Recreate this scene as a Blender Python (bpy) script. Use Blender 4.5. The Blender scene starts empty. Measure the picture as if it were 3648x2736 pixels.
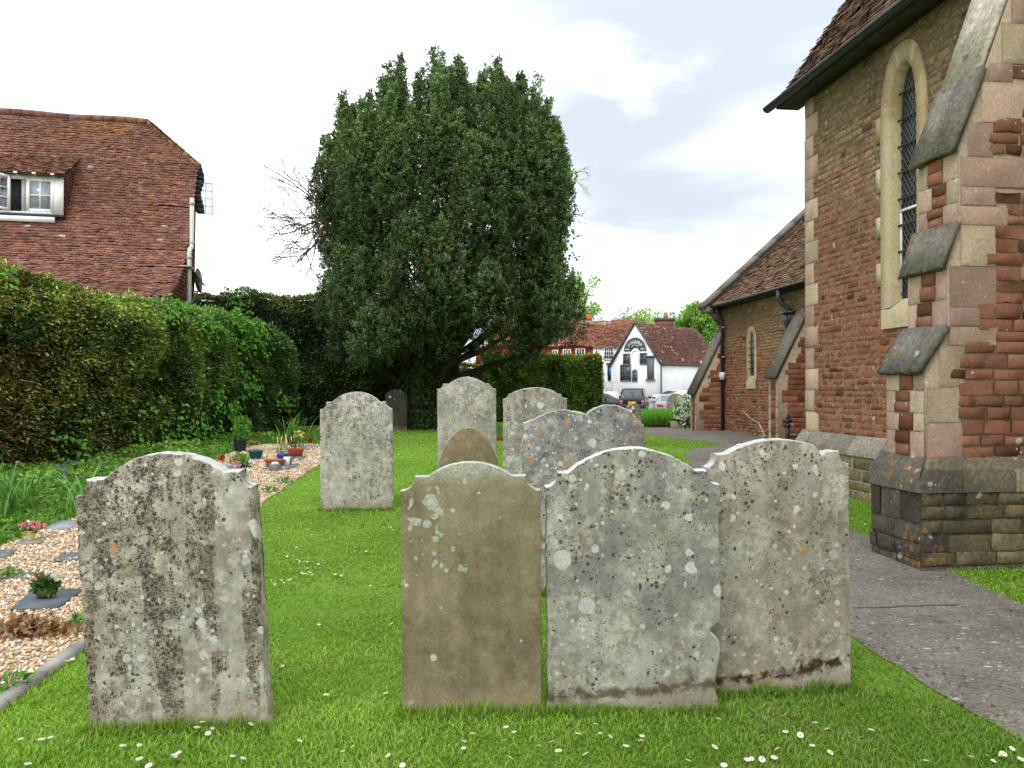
import bpy, math, random
import numpy as np
from mathutils import Vector, Matrix, Euler

random.seed(7)
RNG = np.random.default_rng(7)
sc = bpy.context.scene
COL = sc.collection
PI = math.pi
H = 1.55            # eye height
F = 796.4           # focal length in pixels of a 1024 wide frame
HZ = 390.0          # row of the horizon
SKYX, SKYY = 1.5, 2.6


def S(r, g, b):
    def c(x):
        x /= 255.0
        return x / 12.92 if x <= 0.04045 else ((x + 0.055) / 1.055) ** 2.4
    return (c(r), c(g), c(b))


def sst(a, b, x):
    t = np.clip((np.asarray(x, float) - a) / (b - a), 0, 1)
    return t * t * (3 - 2 * t)


def gz(y):
    """height of the terrain: a gentle swell that falls to the road"""
    return 0.38 * sst(6, 16, y) - 0.58 * sst(28, 46, y)


def G(px, py, dz=0.0):
    """ground point seen at a frame position of the photograph"""
    Y = 10.0
    for _ in range(60):
        Y = 0.5 * Y + 0.5 * (H - float(gz(Y)) - dz) * F / max(py - HZ, 0.5)
    return np.array([(px - 512) / F * Y, Y, float(gz(Y)) + dz])


def at(px, py, Y):
    return np.array([(px - 512) / F * Y, Y, H + (HZ - py) / F * Y])


def on_plane(px, py, p, n):
    d = np.array([(px - 512) / F, 1.0, (HZ - py) / F])
    o = np.array([0, 0, H])
    t = np.dot(np.asarray(p) - o, n) / np.dot(d, n)
    return o + d * t


def vnoise(p, scale=1.0, seed=0):
    """smooth value noise in 0..1 for an (n,3) array"""
    p = np.asarray(p, float) * scale + seed * 17.31
    i = np.floor(p).astype(np.int64)
    f = p - i
    f = f * f * (3 - 2 * f)

    def h(a, b, c):
        n = (a * 73856093) ^ (b * 19349663) ^ (c * 83492791)
        n = (n ^ (n >> 13)) * 1274126177
        n = n ^ (n >> 16)
        return (n & 0xFFFF) / 65535.0
    r = 0
    for dx in (0, 1):
        for dy in (0, 1):
            for dz in (0, 1):
                w = (f[:, 0] if dx else 1 - f[:, 0]) * (f[:, 1] if dy else 1 - f[:, 1]) * (f[:, 2] if dz else 1 - f[:, 2])
                r = r + w * h(i[:, 0] + dx, i[:, 1] + dy, i[:, 2] + dz)
    return r


def fbm(p, scale=1.0, seed=0, o=3):
    r, a, t = 0, 1.0, 0
    for k in range(o):
        r = r + a * vnoise(p, scale * 2 ** k, seed + k)
        t += a
        a *= 0.5
    return r / t


def in_poly(x, y, poly):
    inside = np.zeros(len(x), bool)
    n = len(poly)
    for i in range(n):
        x1, y1 = poly[i]
        x2, y2 = poly[(i + 1) % n]
        if y1 == y2:
            continue
        c = ((y1 > y) != (y2 > y)) & (x < (x2 - x1) * (y - y1) / (y2 - y1) + x1)
        inside ^= c
    return inside


# ------------------------------------------------------------------ mesh builder
ORG = {}


class MB:
    def __init__(self):
        self.v, self.f, self.c, self.n = [], [], [], 0

    def add(self, v, f, col=(0.5, 0.5, 0.5)):
        v = np.asarray(v, float).reshape(-1, 3)
        c = np.asarray(col, float)
        if c.ndim == 1:
            c = np.tile(c, (len(v), 1))
        self.v.append(v)
        self.c.append(c)
        if isinstance(f, np.ndarray):
            self.f.append(f + self.n)
        else:
            for q in f:
                self.f.append(np.asarray(q)[None, :] + self.n)
        self.n += len(v)
        return self

    def box(self, c, s, col=(0.5,) * 3, ax=None):
        """axis vectors ax (3,3); s full sizes"""
        ax = np.eye(3) if ax is None else np.asarray(ax, float)
        sg = np.array([[-1, -1, -1], [1, -1, -1], [1, 1, -1], [-1, 1, -1], [-1, -1, 1], [1, -1, 1], [1, 1, 1], [-1, 1, 1]]) * 0.5
        v = np.asarray(c, float) + (sg * np.asarray(s, float)) @ ax
        return self.add(v, np.array([[0, 3, 2, 1], [4, 5, 6, 7], [0, 1, 5, 4], [1, 2, 6, 5], [2, 3, 7, 6], [3, 0, 4, 7]]), col)

    def bar(self, a, b, w, h, col=(0.5,) * 3, up=(0, 0, 1)):
        a, b = np.asarray(a, float), np.asarray(b, float)
        d = b - a
        L = np.linalg.norm(d)
        d = d / L
        s = np.cross(d, up)
        s /= max(np.linalg.norm(s), 1e-6)
        u = np.cross(s, d)
        return self.box((a + b) / 2, (L, w, h), col, np.array([d, s, u]))

    def tube(self, pts, rad, n=8, col=(0.5,) * 3, cap=True):
        pts = np.asarray(pts, float)
        m = len(pts)
        rad = np.full(m, rad) if np.isscalar(rad) else np.asarray(rad, float)
        t = np.gradient(pts, axis=0)
        t /= np.maximum(np.linalg.norm(t, axis=1), 1e-9)[:, None]
        ref = np.array([0.31, 0.17, 0.93])
        if abs(np.dot(t[0], ref)) > 0.9:
            ref = np.array([0.9, -0.3, 0.1])
        vs = []
        for i in range(m):
            s = np.cross(t[i], ref)
            s /= max(np.linalg.norm(s), 1e-9)
            u = np.cross(s, t[i])
            a = np.linspace(0, 2 * PI, n, endpoint=False)
            vs.append(pts[i] + rad[i] * (np.cos(a)[:, None] * s + np.sin(a)[:, None] * u))
        k = np.arange(n)
        fs = []
        for i in range(m - 1):
            fs.append(np.stack([i * n + k, i * n + (k + 1) % n, (i + 1) * n + (k + 1) % n, (i + 1) * n + k], 1))
        base = self.n
        self.add(np.concatenate(vs), np.concatenate(fs), col)
        if cap:
            self.f.append((np.arange(n)[::-1] + base)[None, :])
            self.f.append((np.arange(n) + base + (m - 1) * n)[None, :])
        return self

    def lathe(self, prof, n=20, c=(0, 0, 0), col=(0.5,) * 3, sq=None, cap=True):
        """prof: (r, z); sq: (sx, sy) squash"""
        sx, sy = sq or (1, 1)
        a = np.linspace(0, 2 * PI, n, endpoint=False)
        vs = [np.stack([r * sx * np.cos(a), r * sy * np.sin(a), np.full(n, z)], 1) for r, z in prof]
        k = np.arange(n)
        fs = [np.stack([i * n + k, i * n + (k + 1) % n, (i + 1) * n + (k + 1) % n, (i + 1) * n + k], 1) for i in range(len(prof) - 1)]
        base = self.n
        self.add(np.concatenate(vs) + np.asarray(c, float), np.concatenate(fs), col)
        if cap:
            self.f.append((np.arange(n)[::-1] + base)[None, :])
            self.f.append((np.arange(n) + base + (len(prof) - 1) * n)[None, :])
        return self

    def prism(self, poly, o, ax, ay, ez, col=(0.5,) * 3, caps=True):
        """polygon (x,y) in plane o+ax*x+ay*y, extruded by vector ez"""
        o, ax, ay, ez = [np.asarray(q, float) for q in (o, ax, ay, ez)]
        p = np.array([o + ax * x + ay * y for x, y in poly])
        n = len(p)
        fs = [[i, (i + 1) % n, n + (i + 1) % n, n + i] for i in range(n)]
        if caps:
            fs += [list(range(n))[::-1], list(range(n, 2 * n))]
        return self.add(np.concatenate([p, p + ez]), fs, col)

    def quad(self, a, b, c, d, col=(0.5,) * 3):
        return self.add([a, b, c, d], np.array([[0, 1, 2, 3]]), col)

    def leaves(self, p, d, up, L, W, col, fold=0.25):
        """leaf shaped rhombs: base p, direction d, approximate face normal up"""
        n = len(d)
        p = np.broadcast_to(np.asarray(p, float), (n, 3))
        d = d / np.maximum(np.linalg.norm(d, axis=1), 1e-9)[:, None]
        s = np.cross(d, up)
        s /= np.maximum(np.linalg.norm(s, axis=1), 1e-9)[:, None]
        nn = np.cross(s, d)
        L = np.broadcast_to(L, n)[:, None]
        W = np.broadcast_to(W, n)[:, None]
        v = np.stack([p, p + d * L * 0.5 + s * W * 0.5 + nn * W * fold, p + d * L - nn * L * 0.12, p + d * L * 0.5 - s * W * 0.5 + nn * W * fold], 1).reshape(-1, 3)
        i = np.arange(n)[:, None] * 4
        f = np.concatenate([i + np.array([[0, 1, 2]]), i + np.array([[0, 2, 3]])])
        return self.add(v, f, np.repeat(np.broadcast_to(np.asarray(col, float), (n, 3)), 4, 0))

    def build(self, name, mat, parent=None, smooth=False, local=False, origin=None):
        me = bpy.data.meshes.new(name)
        V = np.concatenate(self.v) if self.v else np.zeros((0, 3))
        if parent is not None:
            org = np.zeros(3) if local else ORG[parent.name]
        else:
            org = np.zeros(3) if origin is None else np.asarray(origin, float)
        V = V - org
        C = np.concatenate(self.c)
        me.vertices.add(len(V))
        me.vertices.foreach_set('co', V.astype(np.float32).ravel())
        tot = np.concatenate([np.full(len(f), f.shape[1], np.int32) for f in self.f])
        idx = np.concatenate([f.ravel() for f in self.f]).astype(np.int32)
        me.loops.add(len(idx))
        me.loops.foreach_set('vertex_index', idx)
        me.polygons.add(len(tot))
        st = np.concatenate([[0], np.cumsum(tot)[:-1]]).astype(np.int32)
        me.polygons.foreach_set('loop_start', st)
        me.polygons.foreach_set('loop_total', tot)
        if smooth:
            me.polygons.foreach_set('use_smooth', np.ones(len(tot), bool))
        ca = me.color_attributes.new('Col', 'FLOAT_COLOR', 'POINT')
        ca.data.foreach_set('color', np.concatenate([C, np.ones((len(C), 1))], 1).astype(np.float32).ravel())
        me.update(calc_edges=True)
        me.validate()
        me.materials.append(mat)
        o = bpy.data.objects.new(name, me)
        COL.objects.link(o)
        if parent is not None:
            o.parent = parent
            ORG[o.name] = ORG[parent.name]
        else:
            o.location = org
            ORG[o.name] = org
        return o


def tag(o, label=None, cat=None, group=None, kind=None):
    if label:
        o['label'] = label
    if cat:
        o['category'] = cat
    if group:
        o['group'] = group
    if kind:
        o['kind'] = kind
    return o


def thing(name, label, cat, loc=(0, 0, 0), rz=0.0, group=None):
    o = bpy.data.objects.new(name, None)
    COL.objects.link(o)
    o.location = loc
    o.rotation_euler = (0, 0, rz)
    o.empty_display_size = 0.1
    ORG[o.name] = np.asarray(loc, float)
    return tag(o, label, cat, group)


def copy_tree(o, parent=None):
    c = o.copy()
    COL.objects.link(c)
    if parent is not None:
        c.parent = parent
    for ch in o.children:
        copy_tree(ch, c)
    return c


# ------------------------------------------------------------------ materials
class NT:
    def __init__(self, tree):
        self.t = tree
        tree.nodes.clear()

    def n(self, ty, **kw):
        nd = self.t.nodes.new(ty)
        for k, v in kw.items():
            setattr(nd, k, v)
        return nd

    def put(self, sock, v):
        if v is None:
            return
        if isinstance(v, bpy.types.NodeSocket):
            self.t.links.new(v, sock)
        else:
            if hasattr(sock, 'default_value') and sock.type == 'RGBA' and len(v) == 3:
                v = (*v, 1.0)
            sock.default_value = v

    def coord(self, out='Object'):
        return self.n('ShaderNodeTexCoord').outputs[out]

    def mapping(self, vec, scale=(1, 1, 1), loc=(0, 0, 0), rot=(0, 0, 0)):
        m = self.n('ShaderNodeMapping')
        self.put(m.inputs['Vector'], vec)
        m.inputs['Scale'].default_value = scale
        m.inputs['Location'].default_value = loc
        m.inputs['Rotation'].default_value = rot
        return m.outputs[0]

    def noise(self, vec, scale, detail=4, rough=0.55, dist=0.0, col=False):
        m = self.n('ShaderNodeTexNoise')
        self.put(m.inputs['Vector'], vec)
        m.inputs['Scale'].default_value = scale
        m.inputs['Detail'].default_value = detail
        m.inputs['Roughness'].default_value = rough
        m.inputs['Distortion'].default_value = dist
        return m.outputs['Color' if col else 'Fac']

    def vor(self, vec, scale, feature='F1'):
        m = self.n('ShaderNodeTexVoronoi', feature=feature)
        self.put(m.inputs['Vector'], vec)
        m.inputs['Scale'].default_value = scale
        return m.outputs['Distance'], m.outputs['Color']

    def math(self, op, a, b=None, c=None, clamp=False):
        m = self.n('ShaderNodeMath', operation=op, use_clamp=clamp)
        for i, x in enumerate((a, b, c)):
            self.put(m.inputs[i], x)
        return m.outputs[0]

    def mr(self, v, a, b, c=0.0, d=1.0):
        m = self.n('ShaderNodeMapRange', interpolation_type='SMOOTHSTEP')
        self.put(m.inputs[0], v)
        for i, x in enumerate((a, b, c, d)):
            self.put(m.inputs[i + 1], x)
        return m.outputs[0]

    def mix(self, f, a, b, blend='MIX'):
        m = self.n('ShaderNodeMix', data_type='RGBA', blend_type=blend)
        self.put(m.inputs[0], f)
        self.put(m.inputs[6], a)
        self.put(m.inputs[7], b)
        return m.outputs[2]

    def sep(self, v):
        m = self.n('ShaderNodeSeparateXYZ')
        self.put(m.inputs[0], v)
        return m.outputs

    def attr(self, name='Col'):
        return self.n('ShaderNodeAttribute', attribute_name=name).outputs['Color']

    def bump(self, h, strength=0.3, dist=0.01):
        b = self.n('ShaderNodeBump')
        b.inputs['Strength'].default_value = strength
        b.inputs['Distance'].default_value = dist
        self.put(b.inputs['Height'], h)
        return b.outputs[0]

    def out(self, col, rough=0.8, normal=None, spec=0.3, metal=0.0, emit=None):
        p = self.n('ShaderNodeBsdfPrincipled')
        self.put(p.inputs['Base Color'], col)
        self.put(p.inputs['Roughness'], rough)
        self.put(p.inputs['Specular IOR Level'], spec)
        self.put(p.inputs['Metallic'], metal)
        self.put(p.inputs['Normal'], normal)
        o = self.n('ShaderNodeOutputMaterial')
        self.t.links.new(p.outputs[0], o.inputs[0])
        return p


def newmat(name):
    m = bpy.data.materials.new(name)
    m.use_nodes = True
    return m, NT(m.node_tree)


def vmat(name, rough=0.85, ns=8.0, na=0.35, bs=40.0, bst=0.3, spec=0.25, metal=0.0, bd=0.01):
    """vertex colour broken up with noise, for most built surfaces"""
    m, t = newmat(name)
    co = t.coord()
    n1 = t.noise(co, ns, 5, 0.6)
    k = t.mr(n1, 0.3, 0.7, 1 - na, 1 + na)
    c = t.mix(1.0, t.attr(), k, 'MULTIPLY')
    nb = t.noise(co, bs, 5, 0.65)
    t.out(c, rough, t.bump(nb, bst, bd) if bst else None, spec, metal)
    return m


def leafmat(name, trans=0.3, rough=0.55, spec=0.25):
    m, t = newmat(name)
    a = t.attr()
    p = t.n('ShaderNodeBsdfPrincipled')
    t.put(p.inputs['Base Color'], a)
    p.inputs['Roughness'].default_value = rough
    p.inputs['Specular IOR Level'].default_value = spec
    tr = t.n('ShaderNodeBsdfTranslucent')
    t.put(tr.inputs[0], t.mix(1.0, a, (1.3, 1.5, 0.6), 'MULTIPLY'))
    mx = t.n('ShaderNodeMixShader')
    mx.inputs[0].default_value = trans
    t.t.links.new(p.outputs[0], mx.inputs[1])
    t.t.links.new(tr.outputs[0], mx.inputs[2])
    o = t.n('ShaderNodeOutputMaterial')
    t.t.links.new(mx.outputs[0], o.inputs[0])
    return m


def flat(name, col, rough=0.6, spec=0.4, metal=0.0):
    m, t = newmat(name)
    co = t.coord()
    k = t.mr(t.noise(co, 14.0, 4, 0.6), 0.3, 0.7, 0.85, 1.12)
    t.out(t.mix(1.0, col, k, 'MULTIPLY'), rough, None, spec, metal)
    return m


M = {}
M['stone'] = vmat('masonry_stone', 0.9, 9, 0.3, 45, 0.55, 0.15, bd=0.012)
M['ashlar'] = vmat('dressed_stone', 0.88, 6, 0.22, 60, 0.3, 0.2)
M['tile'] = vmat('clay_tile', 0.85, 5, 0.35, 50, 0.3, 0.25)
M['leaf'] = leafmat('leaf', 0.25)
M['needle'] = leafmat('needle_leaf', 0.12, 0.6, 0.2)
M['grassblade'] = leafmat('grass_blade', 0.35, 0.5, 0.25)
M['petal'] = leafmat('petal', 0.3, 0.6)
M['bark'] = vmat('bark', 0.95, 6, 0.4, 30, 0.8, 0.1, bd=0.03)
M['pot'] = vmat('pot', 0.65, 12, 0.25, 60, 0.15, 0.35)
M['slate'] = vmat('slate', 0.6, 10, 0.2, 60, 0.2, 0.4)
M['black_iron'] = vmat('black_iron', 0.45, 20, 0.25, 60, 0.15, 0.5)
M['white_paint'] = vmat('white_paint', 0.6, 3, 0.06, 40, 0.08, 0.3)
M['render'] = vmat('white_render', 0.85, 1.2, 0.05, 20, 0.15, 0.2)
M['paint'] = vmat('paint', 0.55, 6, 0.12, 40, 0.05, 0.35)
M['car'] = vmat('car_paint', 0.22, 4, 0.06, 10, 0.0, 0.6)
M['rubber'] = vmat('rubber', 0.85, 20, 0.2, 40, 0.1, 0.2)
M['lamp'] = vmat('lamp_plastic', 0.2, 8, 0.1, 10, 0.0, 0.5)
M['plain'] = vmat('plain', 0.75, 10, 0.15, 40, 0.1, 0.3)


def glassmat(name, col, rough=0.08):
    m, t = newmat(name)
    co = t.coord()
    k = t.mr(t.noise(co, 2.2, 3, 0.5), 0.35, 0.7, 0.6, 1.5)
    t.out(t.mix(1.0, col, k, 'MULTIPLY'), rough, None, 0.6)
    return m


M['glass'] = glassmat('window_glass', (0.03, 0.036, 0.042))
M['leaded'] = glassmat('leaded_glass', (0.018, 0.022, 0.028), 0.25)
M['carglass'] = glassmat('car_glass', (0.06, 0.07, 0.085), 0.05)

# ------------------------------------------------------------------ render settings, camera, light
sc.render.engine = 'CYCLES'
sc.view_settings.view_transform = 'Standard'
sc.view_settings.look = 'None'
sc.view_settings.exposure = 0
sc.view_settings.gamma = 1
sc.cycles.use_denoising = True
sc.cycles.max_bounces = 6
sc.cycles.diffuse_bounces = 3
sc.cycles.transparent_max_bounces = 8

cam = bpy.data.cameras.new('camera')
cam.lens = 28.0
cam.sensor_width = 36.0
cam.clip_end = 3000
co_ = bpy.data.objects.new('camera', cam)
COL.objects.link(co_)
co_.location = (0, 0, H)
co_.rotation_euler = (PI / 2 + math.atan((HZ - 384) / F), 0, 0)
sc.camera = co_

SUN_EL, SUN_AZ = math.radians(52), math.radians(215)   # azimuth clockwise from +Y: behind the viewer's left shoulder
sun = bpy.data.lights.new('sun', 'SUN')
sun.energy = 1.75
sun.angle = math.radians(24)
sun.color = (1.0, 0.96, 0.9)
so = bpy.data.objects.new('sun', sun)
COL.objects.link(so)
sd = Vector((math.sin(SUN_AZ) * math.cos(SUN_EL), math.cos(SUN_AZ) * math.cos(SUN_EL), math.sin(SUN_EL)))
so.rotation_euler = sd.to_track_quat('Z', 'Y').to_euler()
so.location = (0, 0, 30)

w = bpy.data.worlds.new('World')
sc.world = w
w.use_nodes = True
t = NT(w.node_tree)
sky = t.n('ShaderNodeTexSky', sky_type='NISHITA', sun_disc=False)
sky.sun_elevation = SUN_EL
sky.sun_rotation = SUN_AZ
dirv = t.coord('Generated')
sx, sy, sz = t.sep(dirv)
den = t.math('ADD', t.math('MAXIMUM', sz, 0.0), 0.42)
cmb = t.n('ShaderNodeCombineXYZ')
t.put(cmb.inputs[0], t.math('DIVIDE', sx, den))
t.put(cmb.inputs[1], t.math('MULTIPLY', t.math('DIVIDE', sy, den), 1.0))
t.put(cmb.inputs[2], 0.37)
cl = t.mapping(cmb.outputs[0], (0.9, 1.25, 1.0), (SKYX, SKYY, 0.0))
n1 = t.noise(cl, 1.3, 5, 0.48, 0.25)
n2 = t.noise(t.mapping(cl, (1, 1, 1), (5.2, 1.7, 3.0)), 2.6, 5, 0.5, 0.15)
grey = t.mr(n1, 0.35, 0.62)                       # thick grey bellies
thin = t.mr(n2, 0.58, 0.78)                       # thin places where blue shows
white = (17.5, 17.8, 18.2)
cloud = t.mix(grey, white, (5.7, 6.3, 6.95))
cloud = t.mix(t.mr(n2, 0.50, 0.70), cloud, t.mix(0.6, cloud, white))
blue = t.mix(1.0, sky.outputs[0], (2.0, 2.0, 2.0), 'MULTIPLY')
skyc = t.mix(t.math('MULTIPLY', thin, 0.22), cloud, blue)
zen = t.mr(sz, 0.25, 1.0, 1.0, 1.35)              # an overcast sky is brighter overhead
skyc = t.mix(1.0, skyc, zen, 'MULTIPLY')
bg = t.n('ShaderNodeBackground')
t.put(bg.inputs[0], skyc)
bg.inputs[1].default_value = 0.132
wo = t.n('ShaderNodeOutputWorld')
t.t.links.new(bg.outputs[0], wo.inputs[0])

# ================================================================== SETTING: terrain, path, gravel, road
def clip_strip(poly, y0, y1):
    def clip(P, yy, keep_above):
        out = []
        for i in range(len(P)):
            a, b = P[i], P[(i + 1) % len(P)]
            ia = (a[1] >= yy) if keep_above else (a[1] <= yy)
            ib = (b[1] >= yy) if keep_above else (b[1] <= yy)
            if ia:
                out.append(a)
            if ia != ib:
                k = (yy - a[1]) / (b[1] - a[1])
                out.append((a[0] + k * (b[0] - a[0]), yy))
        return out
    P = clip(poly, y0, True)
    return clip(P, y1, False) if P else P


def sheet(poly, off, step=0.5, col=(0.3,) * 3):
    mb = MB()
    ys = [p[1] for p in poly]
    y = min(ys)
    while y < max(ys) - 1e-6:
        P = clip_strip(poly, y, min(y + step, max(ys)))
        if len(P) >= 3:
            area = 0.5 * sum(P[i][0] * P[(i + 1) % len(P)][1] - P[(i + 1) % len(P)][0] * P[i][1] for i in range(len(P)))
            if area < 0:
                P = P[::-1]
            if abs(area) > 1e-5:
                mb.add([(a, b, float(gz(b)) + off) for a, b in P], [list(range(len(P)))], col)
        y += step
    return mb


def smooth_poly(P, amp=0.02, step=0.12, seed=3):
    out = []
    for i in range(len(P)):
        a, b = np.array(P[i]), np.array(P[(i + 1) % len(P)])
        m = max(1, int(np.linalg.norm(b - a) / step))
        m = min(m, 160)
        for k in range(m):
            out.append(a + (b - a) * k / m)
    out = np.array(out)
    q = np.concatenate([out, np.zeros((len(out), 1))], 1)
    out[:, 0] += (fbm(q, 3.0, seed) - 0.5) * amp * 3
    out[:, 1] += (fbm(q, 3.0, seed + 5) - 0.5) * amp * 3
    return [tuple(o) for o in out]


GRAVEL = [(-2.40, 1.5), (-2.50, 3.84), (-2.60, 4.9), (-2.85, 7.5), (-3.12, 10.2), (-3.2, 13.3), (-3.3, 16.4), (-4.4, 17.0), (-5.55, 16.9),
          (-5.25, 14.6), (-5.06, 13.0), (-5.0, 9.6), (-4.95, 7.7), (-4.95, 4.0), (-4.95, 1.5)]
PATH = [(2.5, 0.6), (2.24, 3.48), (2.12, 4.95), (2.25, 7.2), (2.45, 9.4), (2.75, 11.8), (3.2, 14.9), (3.75, 16.1), (4.62, 17.0), (4.3, 18.2), (3.55, 20.6),
        (2.5, 21.6), (0.4, 22.6), (-1.2, 23.2), (-1.2, 25.0), (1.6, 24.6), (3.0, 24.9), (3.9, 24.7), (5.1, 24.9), (6.3, 23.6), (6.6, 20.6), (7.3, 15.6), (7.6, 12.3), (4.45, 12.3),
        (3.72, 11.6), (3.52, 9.2), (3.66, 8.1), (3.78, 6.97), (3.67, 5.71), (3.62, 4.0), (3.8, 0.6)]
ROAD = [(-30, 40), (-30, 76), (60, 80), (60, 40), (12, 40), (9, 34), (7.6, 25.6), (5.9, 29.5), (4.3, 27.2), (3.9, 24.75), (3.0, 24.95), (2.6, 27), (3.7, 33), (3.9, 38), (2, 40)]

# ground
m, t = newmat('lawn_earth')
co = t.coord()
n1 = t.noise(co, 0.9, 6, 0.62)
n2 = t.noise(co, 6.0, 6, 0.65)
n3 = t.noise(co, 60.0, 5, 0.7)
c = t.mix(t.mr(n1, 0.35, 0.68), (0.125, 0.25, 0.022), (0.18, 0.32, 0.04))
c = t.mix(t.mr(n2, 0.55, 0.8), c, (0.19, 0.23, 0.07))
c = t.mix(1.0, c, t.mr(n3, 0.2, 0.8, 0.5, 1.45), 'MULTIPLY')
t.out(c, 0.95, t.bump(n3, 0.8, 0.03), 0.1)
M['ground'] = m
mb = MB()
xs = np.array([-900, -250, -90, -40, -15, -6, 0, 6, 15, 40, 90, 250, 900], float)
ys = np.concatenate([np.array([-60, -15, -4, 0, 2, 4]), np.arange(5, 50, 0.5), np.array([52, 60, 80, 120, 200, 400, 900, 2000])])
gx, gy = np.meshgrid(xs, ys)
V = np.stack([gx.ravel(), gy.ravel(), gz(gy.ravel())], 1)
nx, ny = len(xs), len(ys)
ii = (np.arange(ny - 1)[:, None] * nx + np.arange(nx - 1)[None, :]).ravel()
mb.add(V, np.stack([ii, ii + 1, ii + 1 + nx, ii + nx], 1), (0.1, 0.2, 0.03))
tag(mb.build('ground', M['ground'], smooth=True), kind='structure')

# asphalt path
m, t = newmat('path_asphalt')
co = t.coord()
n1 = t.noise(co, 1.3, 6, 0.6)
n2 = t.noise(co, 9.0, 6, 0.7)
d1, c1 = t.vor(co, 70.0)
r1 = t.sep(c1)
c = t.mix(t.mr(n1, 0.35, 0.7), (0.135, 0.124, 0.106), (0.185, 0.168, 0.142))
c = t.mix(t.mr(n2, 0.45, 0.75), c, (0.215, 0.192, 0.16))
agg = t.mr(r1[0], 0.0, 1.0, 0.74, 1.26)
c = t.mix(1.0, c, agg, 'MULTIPLY')
d2, c2 = t.vor(t.mapping(co, (1.0, 2.0, 1)), 5.0)
w2 = t.math('MULTIPLY', t.mr(d2, 0.10, 0.16, 1, 0), t.mr(t.sep(c2)[1], 0.55, 0.6))
c = t.mix(t.math('MULTIPLY', w2, t.mr(n2, 0.35, 0.5)), c, (0.42, 0.42, 0.40))
d3, c3 = t.vor(co, 26.0)
w3 = t.math('MULTIPLY', t.mr(d3, 0.15, 0.28, 1, 0), t.mr(t.sep(c3)[0], 0.78, 0.82))
c = t.mix(w3, c, (0.40, 0.39, 0.36))
moss = t.math('MULTIPLY', t.mr(t.noise(co, 0.9, 6, 0.7), 0.54, 0.68), t.mr(n2, 0.35, 0.6))
c = t.mix(t.math('MULTIPLY', moss, 0.75), c, (0.055, 0.06, 0.02))
hb = t.math('ADD', t.math('MULTIPLY', d1, 0.6), n2)
t.out(c, 0.92, t.bump(hb, 0.4, 0.008), 0.12)
M['path'] = m
PATHS = smooth_poly(PATH, 0.045, 0.12)
tag(sheet(PATHS, 0.006, 0.4).build('path', M['path']), kind='structure')
M['road'] = vmat('road_asphalt', 0.9, 2, 0.25, 90, 0.4, 0.2)
tag(sheet(ROAD, 0.010, 1.0, (0.19, 0.19, 0.19)).build('road', M['road']), kind='structure')
mb = MB()
a, b = G(633, 423), G(662, 424.5)
for k in range(1):
    mb.quad((2.95, 26.3, gz(26.3) + .02), (4.05, 26.2, gz(26.2) + .02), (4.05, 26.5, gz(26.5) + .02), (2.95, 26.6, gz(26.6) + .02), (0.7, 0.7, 0.68))
    mb.quad((2.95, 27.6, gz(27.6) + .02), (4.3, 27.6, gz(27.6) + .02), (4.3, 27.8, gz(27.8) + .02), (2.95, 27.8, gz(27.8) + .02), (0.7, 0.7, 0.68))
tag(mb.build('road_markings', M['plain']), kind='structure')
# weathered joint across the path near the buttress
mb = MB()
a, b = G(854, 608.5), G(957, 605.0)
pts = [a + (b - a) * k / 14 + np.array([0, RNG.normal() * .012, 0]) for k in range(15)]
for p, q in zip(pts[:-1], pts[1:]):
    mb.quad(p + [0, -.012, .011], q + [0, -.012, .011], q + [0, .012, .011], p + [0, .012, .011], (0.13, 0.12, 0.09))
tag(mb.build('path_joint', M['plain']), kind='structure')

# gravel bed and its pebbles
M['gravelbed'] = vmat('gravel_bed', 0.95, 30, 0.35, 90, 0.7, 0.15)
GRAVELS = smooth_poly(GRAVEL, 0.04, 0.2)
tag(sheet(GRAVELS, 0.006, 0.5, (0.44, 0.34, 0.22)).build('gravel_bed', M['gravelbed']), kind='structure')
n = 92000
Y = 2.6 * (17.0 / 2.6) ** (RNG.random(n) ** 1.15)
X = RNG.uniform(-5.6, -2.3, n)
k = in_poly(X, Y, GRAVELS) & (X / Y > -1.25)
X, Y = X[k], Y[k]
n = len(X)
q = np.stack([X, Y, 0 * X], 1)
k = RNG.random(n) < 1.25 - fbm(q, 1.1, 9) * 0.75
X, Y = X[k], Y[k]
n = len(X)
oc = np.array([[1, 0, 0], [0, 1, 0], [-1, 0, 0], [0, -1, 0], [0, 0, 1], [0, 0, -1]], float)
of = np.array([[0, 1, 4], [1, 2, 4], [2, 3, 4], [3, 0, 4], [1, 0, 5], [2, 1, 5], [3, 2, 5], [0, 3, 5]])
r = (0.0085 + 0.011 * RNG.random(n) ** 1.5) * (0.8 + Y * 0.035)
ang = RNG.uniform(0, 2 * PI, n)
sxy = np.stack([r * RNG.uniform(.8, 1.5, n), r * RNG.uniform(.6, 1.1, n), r * RNG.uniform(.45, .8, n)], 1)
v = oc[None] * sxy[:, None, :] * (1 + 0.3 * RNG.normal(size=(n, 6, 1)) * .5)
tilt = RNG.normal(size=(n, 2)) * 0.35
cx, sx_ = np.cos(ang)[:, None], np.sin(ang)[:, None]
vx = v[..., 0] * cx - v[..., 1] * sx_
vy = v[..., 0] * sx_ + v[..., 1] * cx
vz = v[..., 2] + vx * tilt[:, :1] + vy * tilt[:, 1:]
P = np.stack([X[:, None] + vx, Y[:, None] + vy, (gz(Y) + 0.008 + r * .35)[:, None] + vz], 2).reshape(-1, 3)
pal = np.array([S(222, 200, 166), S(208, 178, 138), S(230, 216, 192), S(194, 158, 118), S(184, 154, 124), S(216, 192, 154), S(240, 232, 216), S(204, 184, 156), S(170, 158, 144)])
cols = pal[RNG.integers(0, len(pal), n)] * RNG.uniform(0.75, 1.12, n)[:, None]
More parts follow.
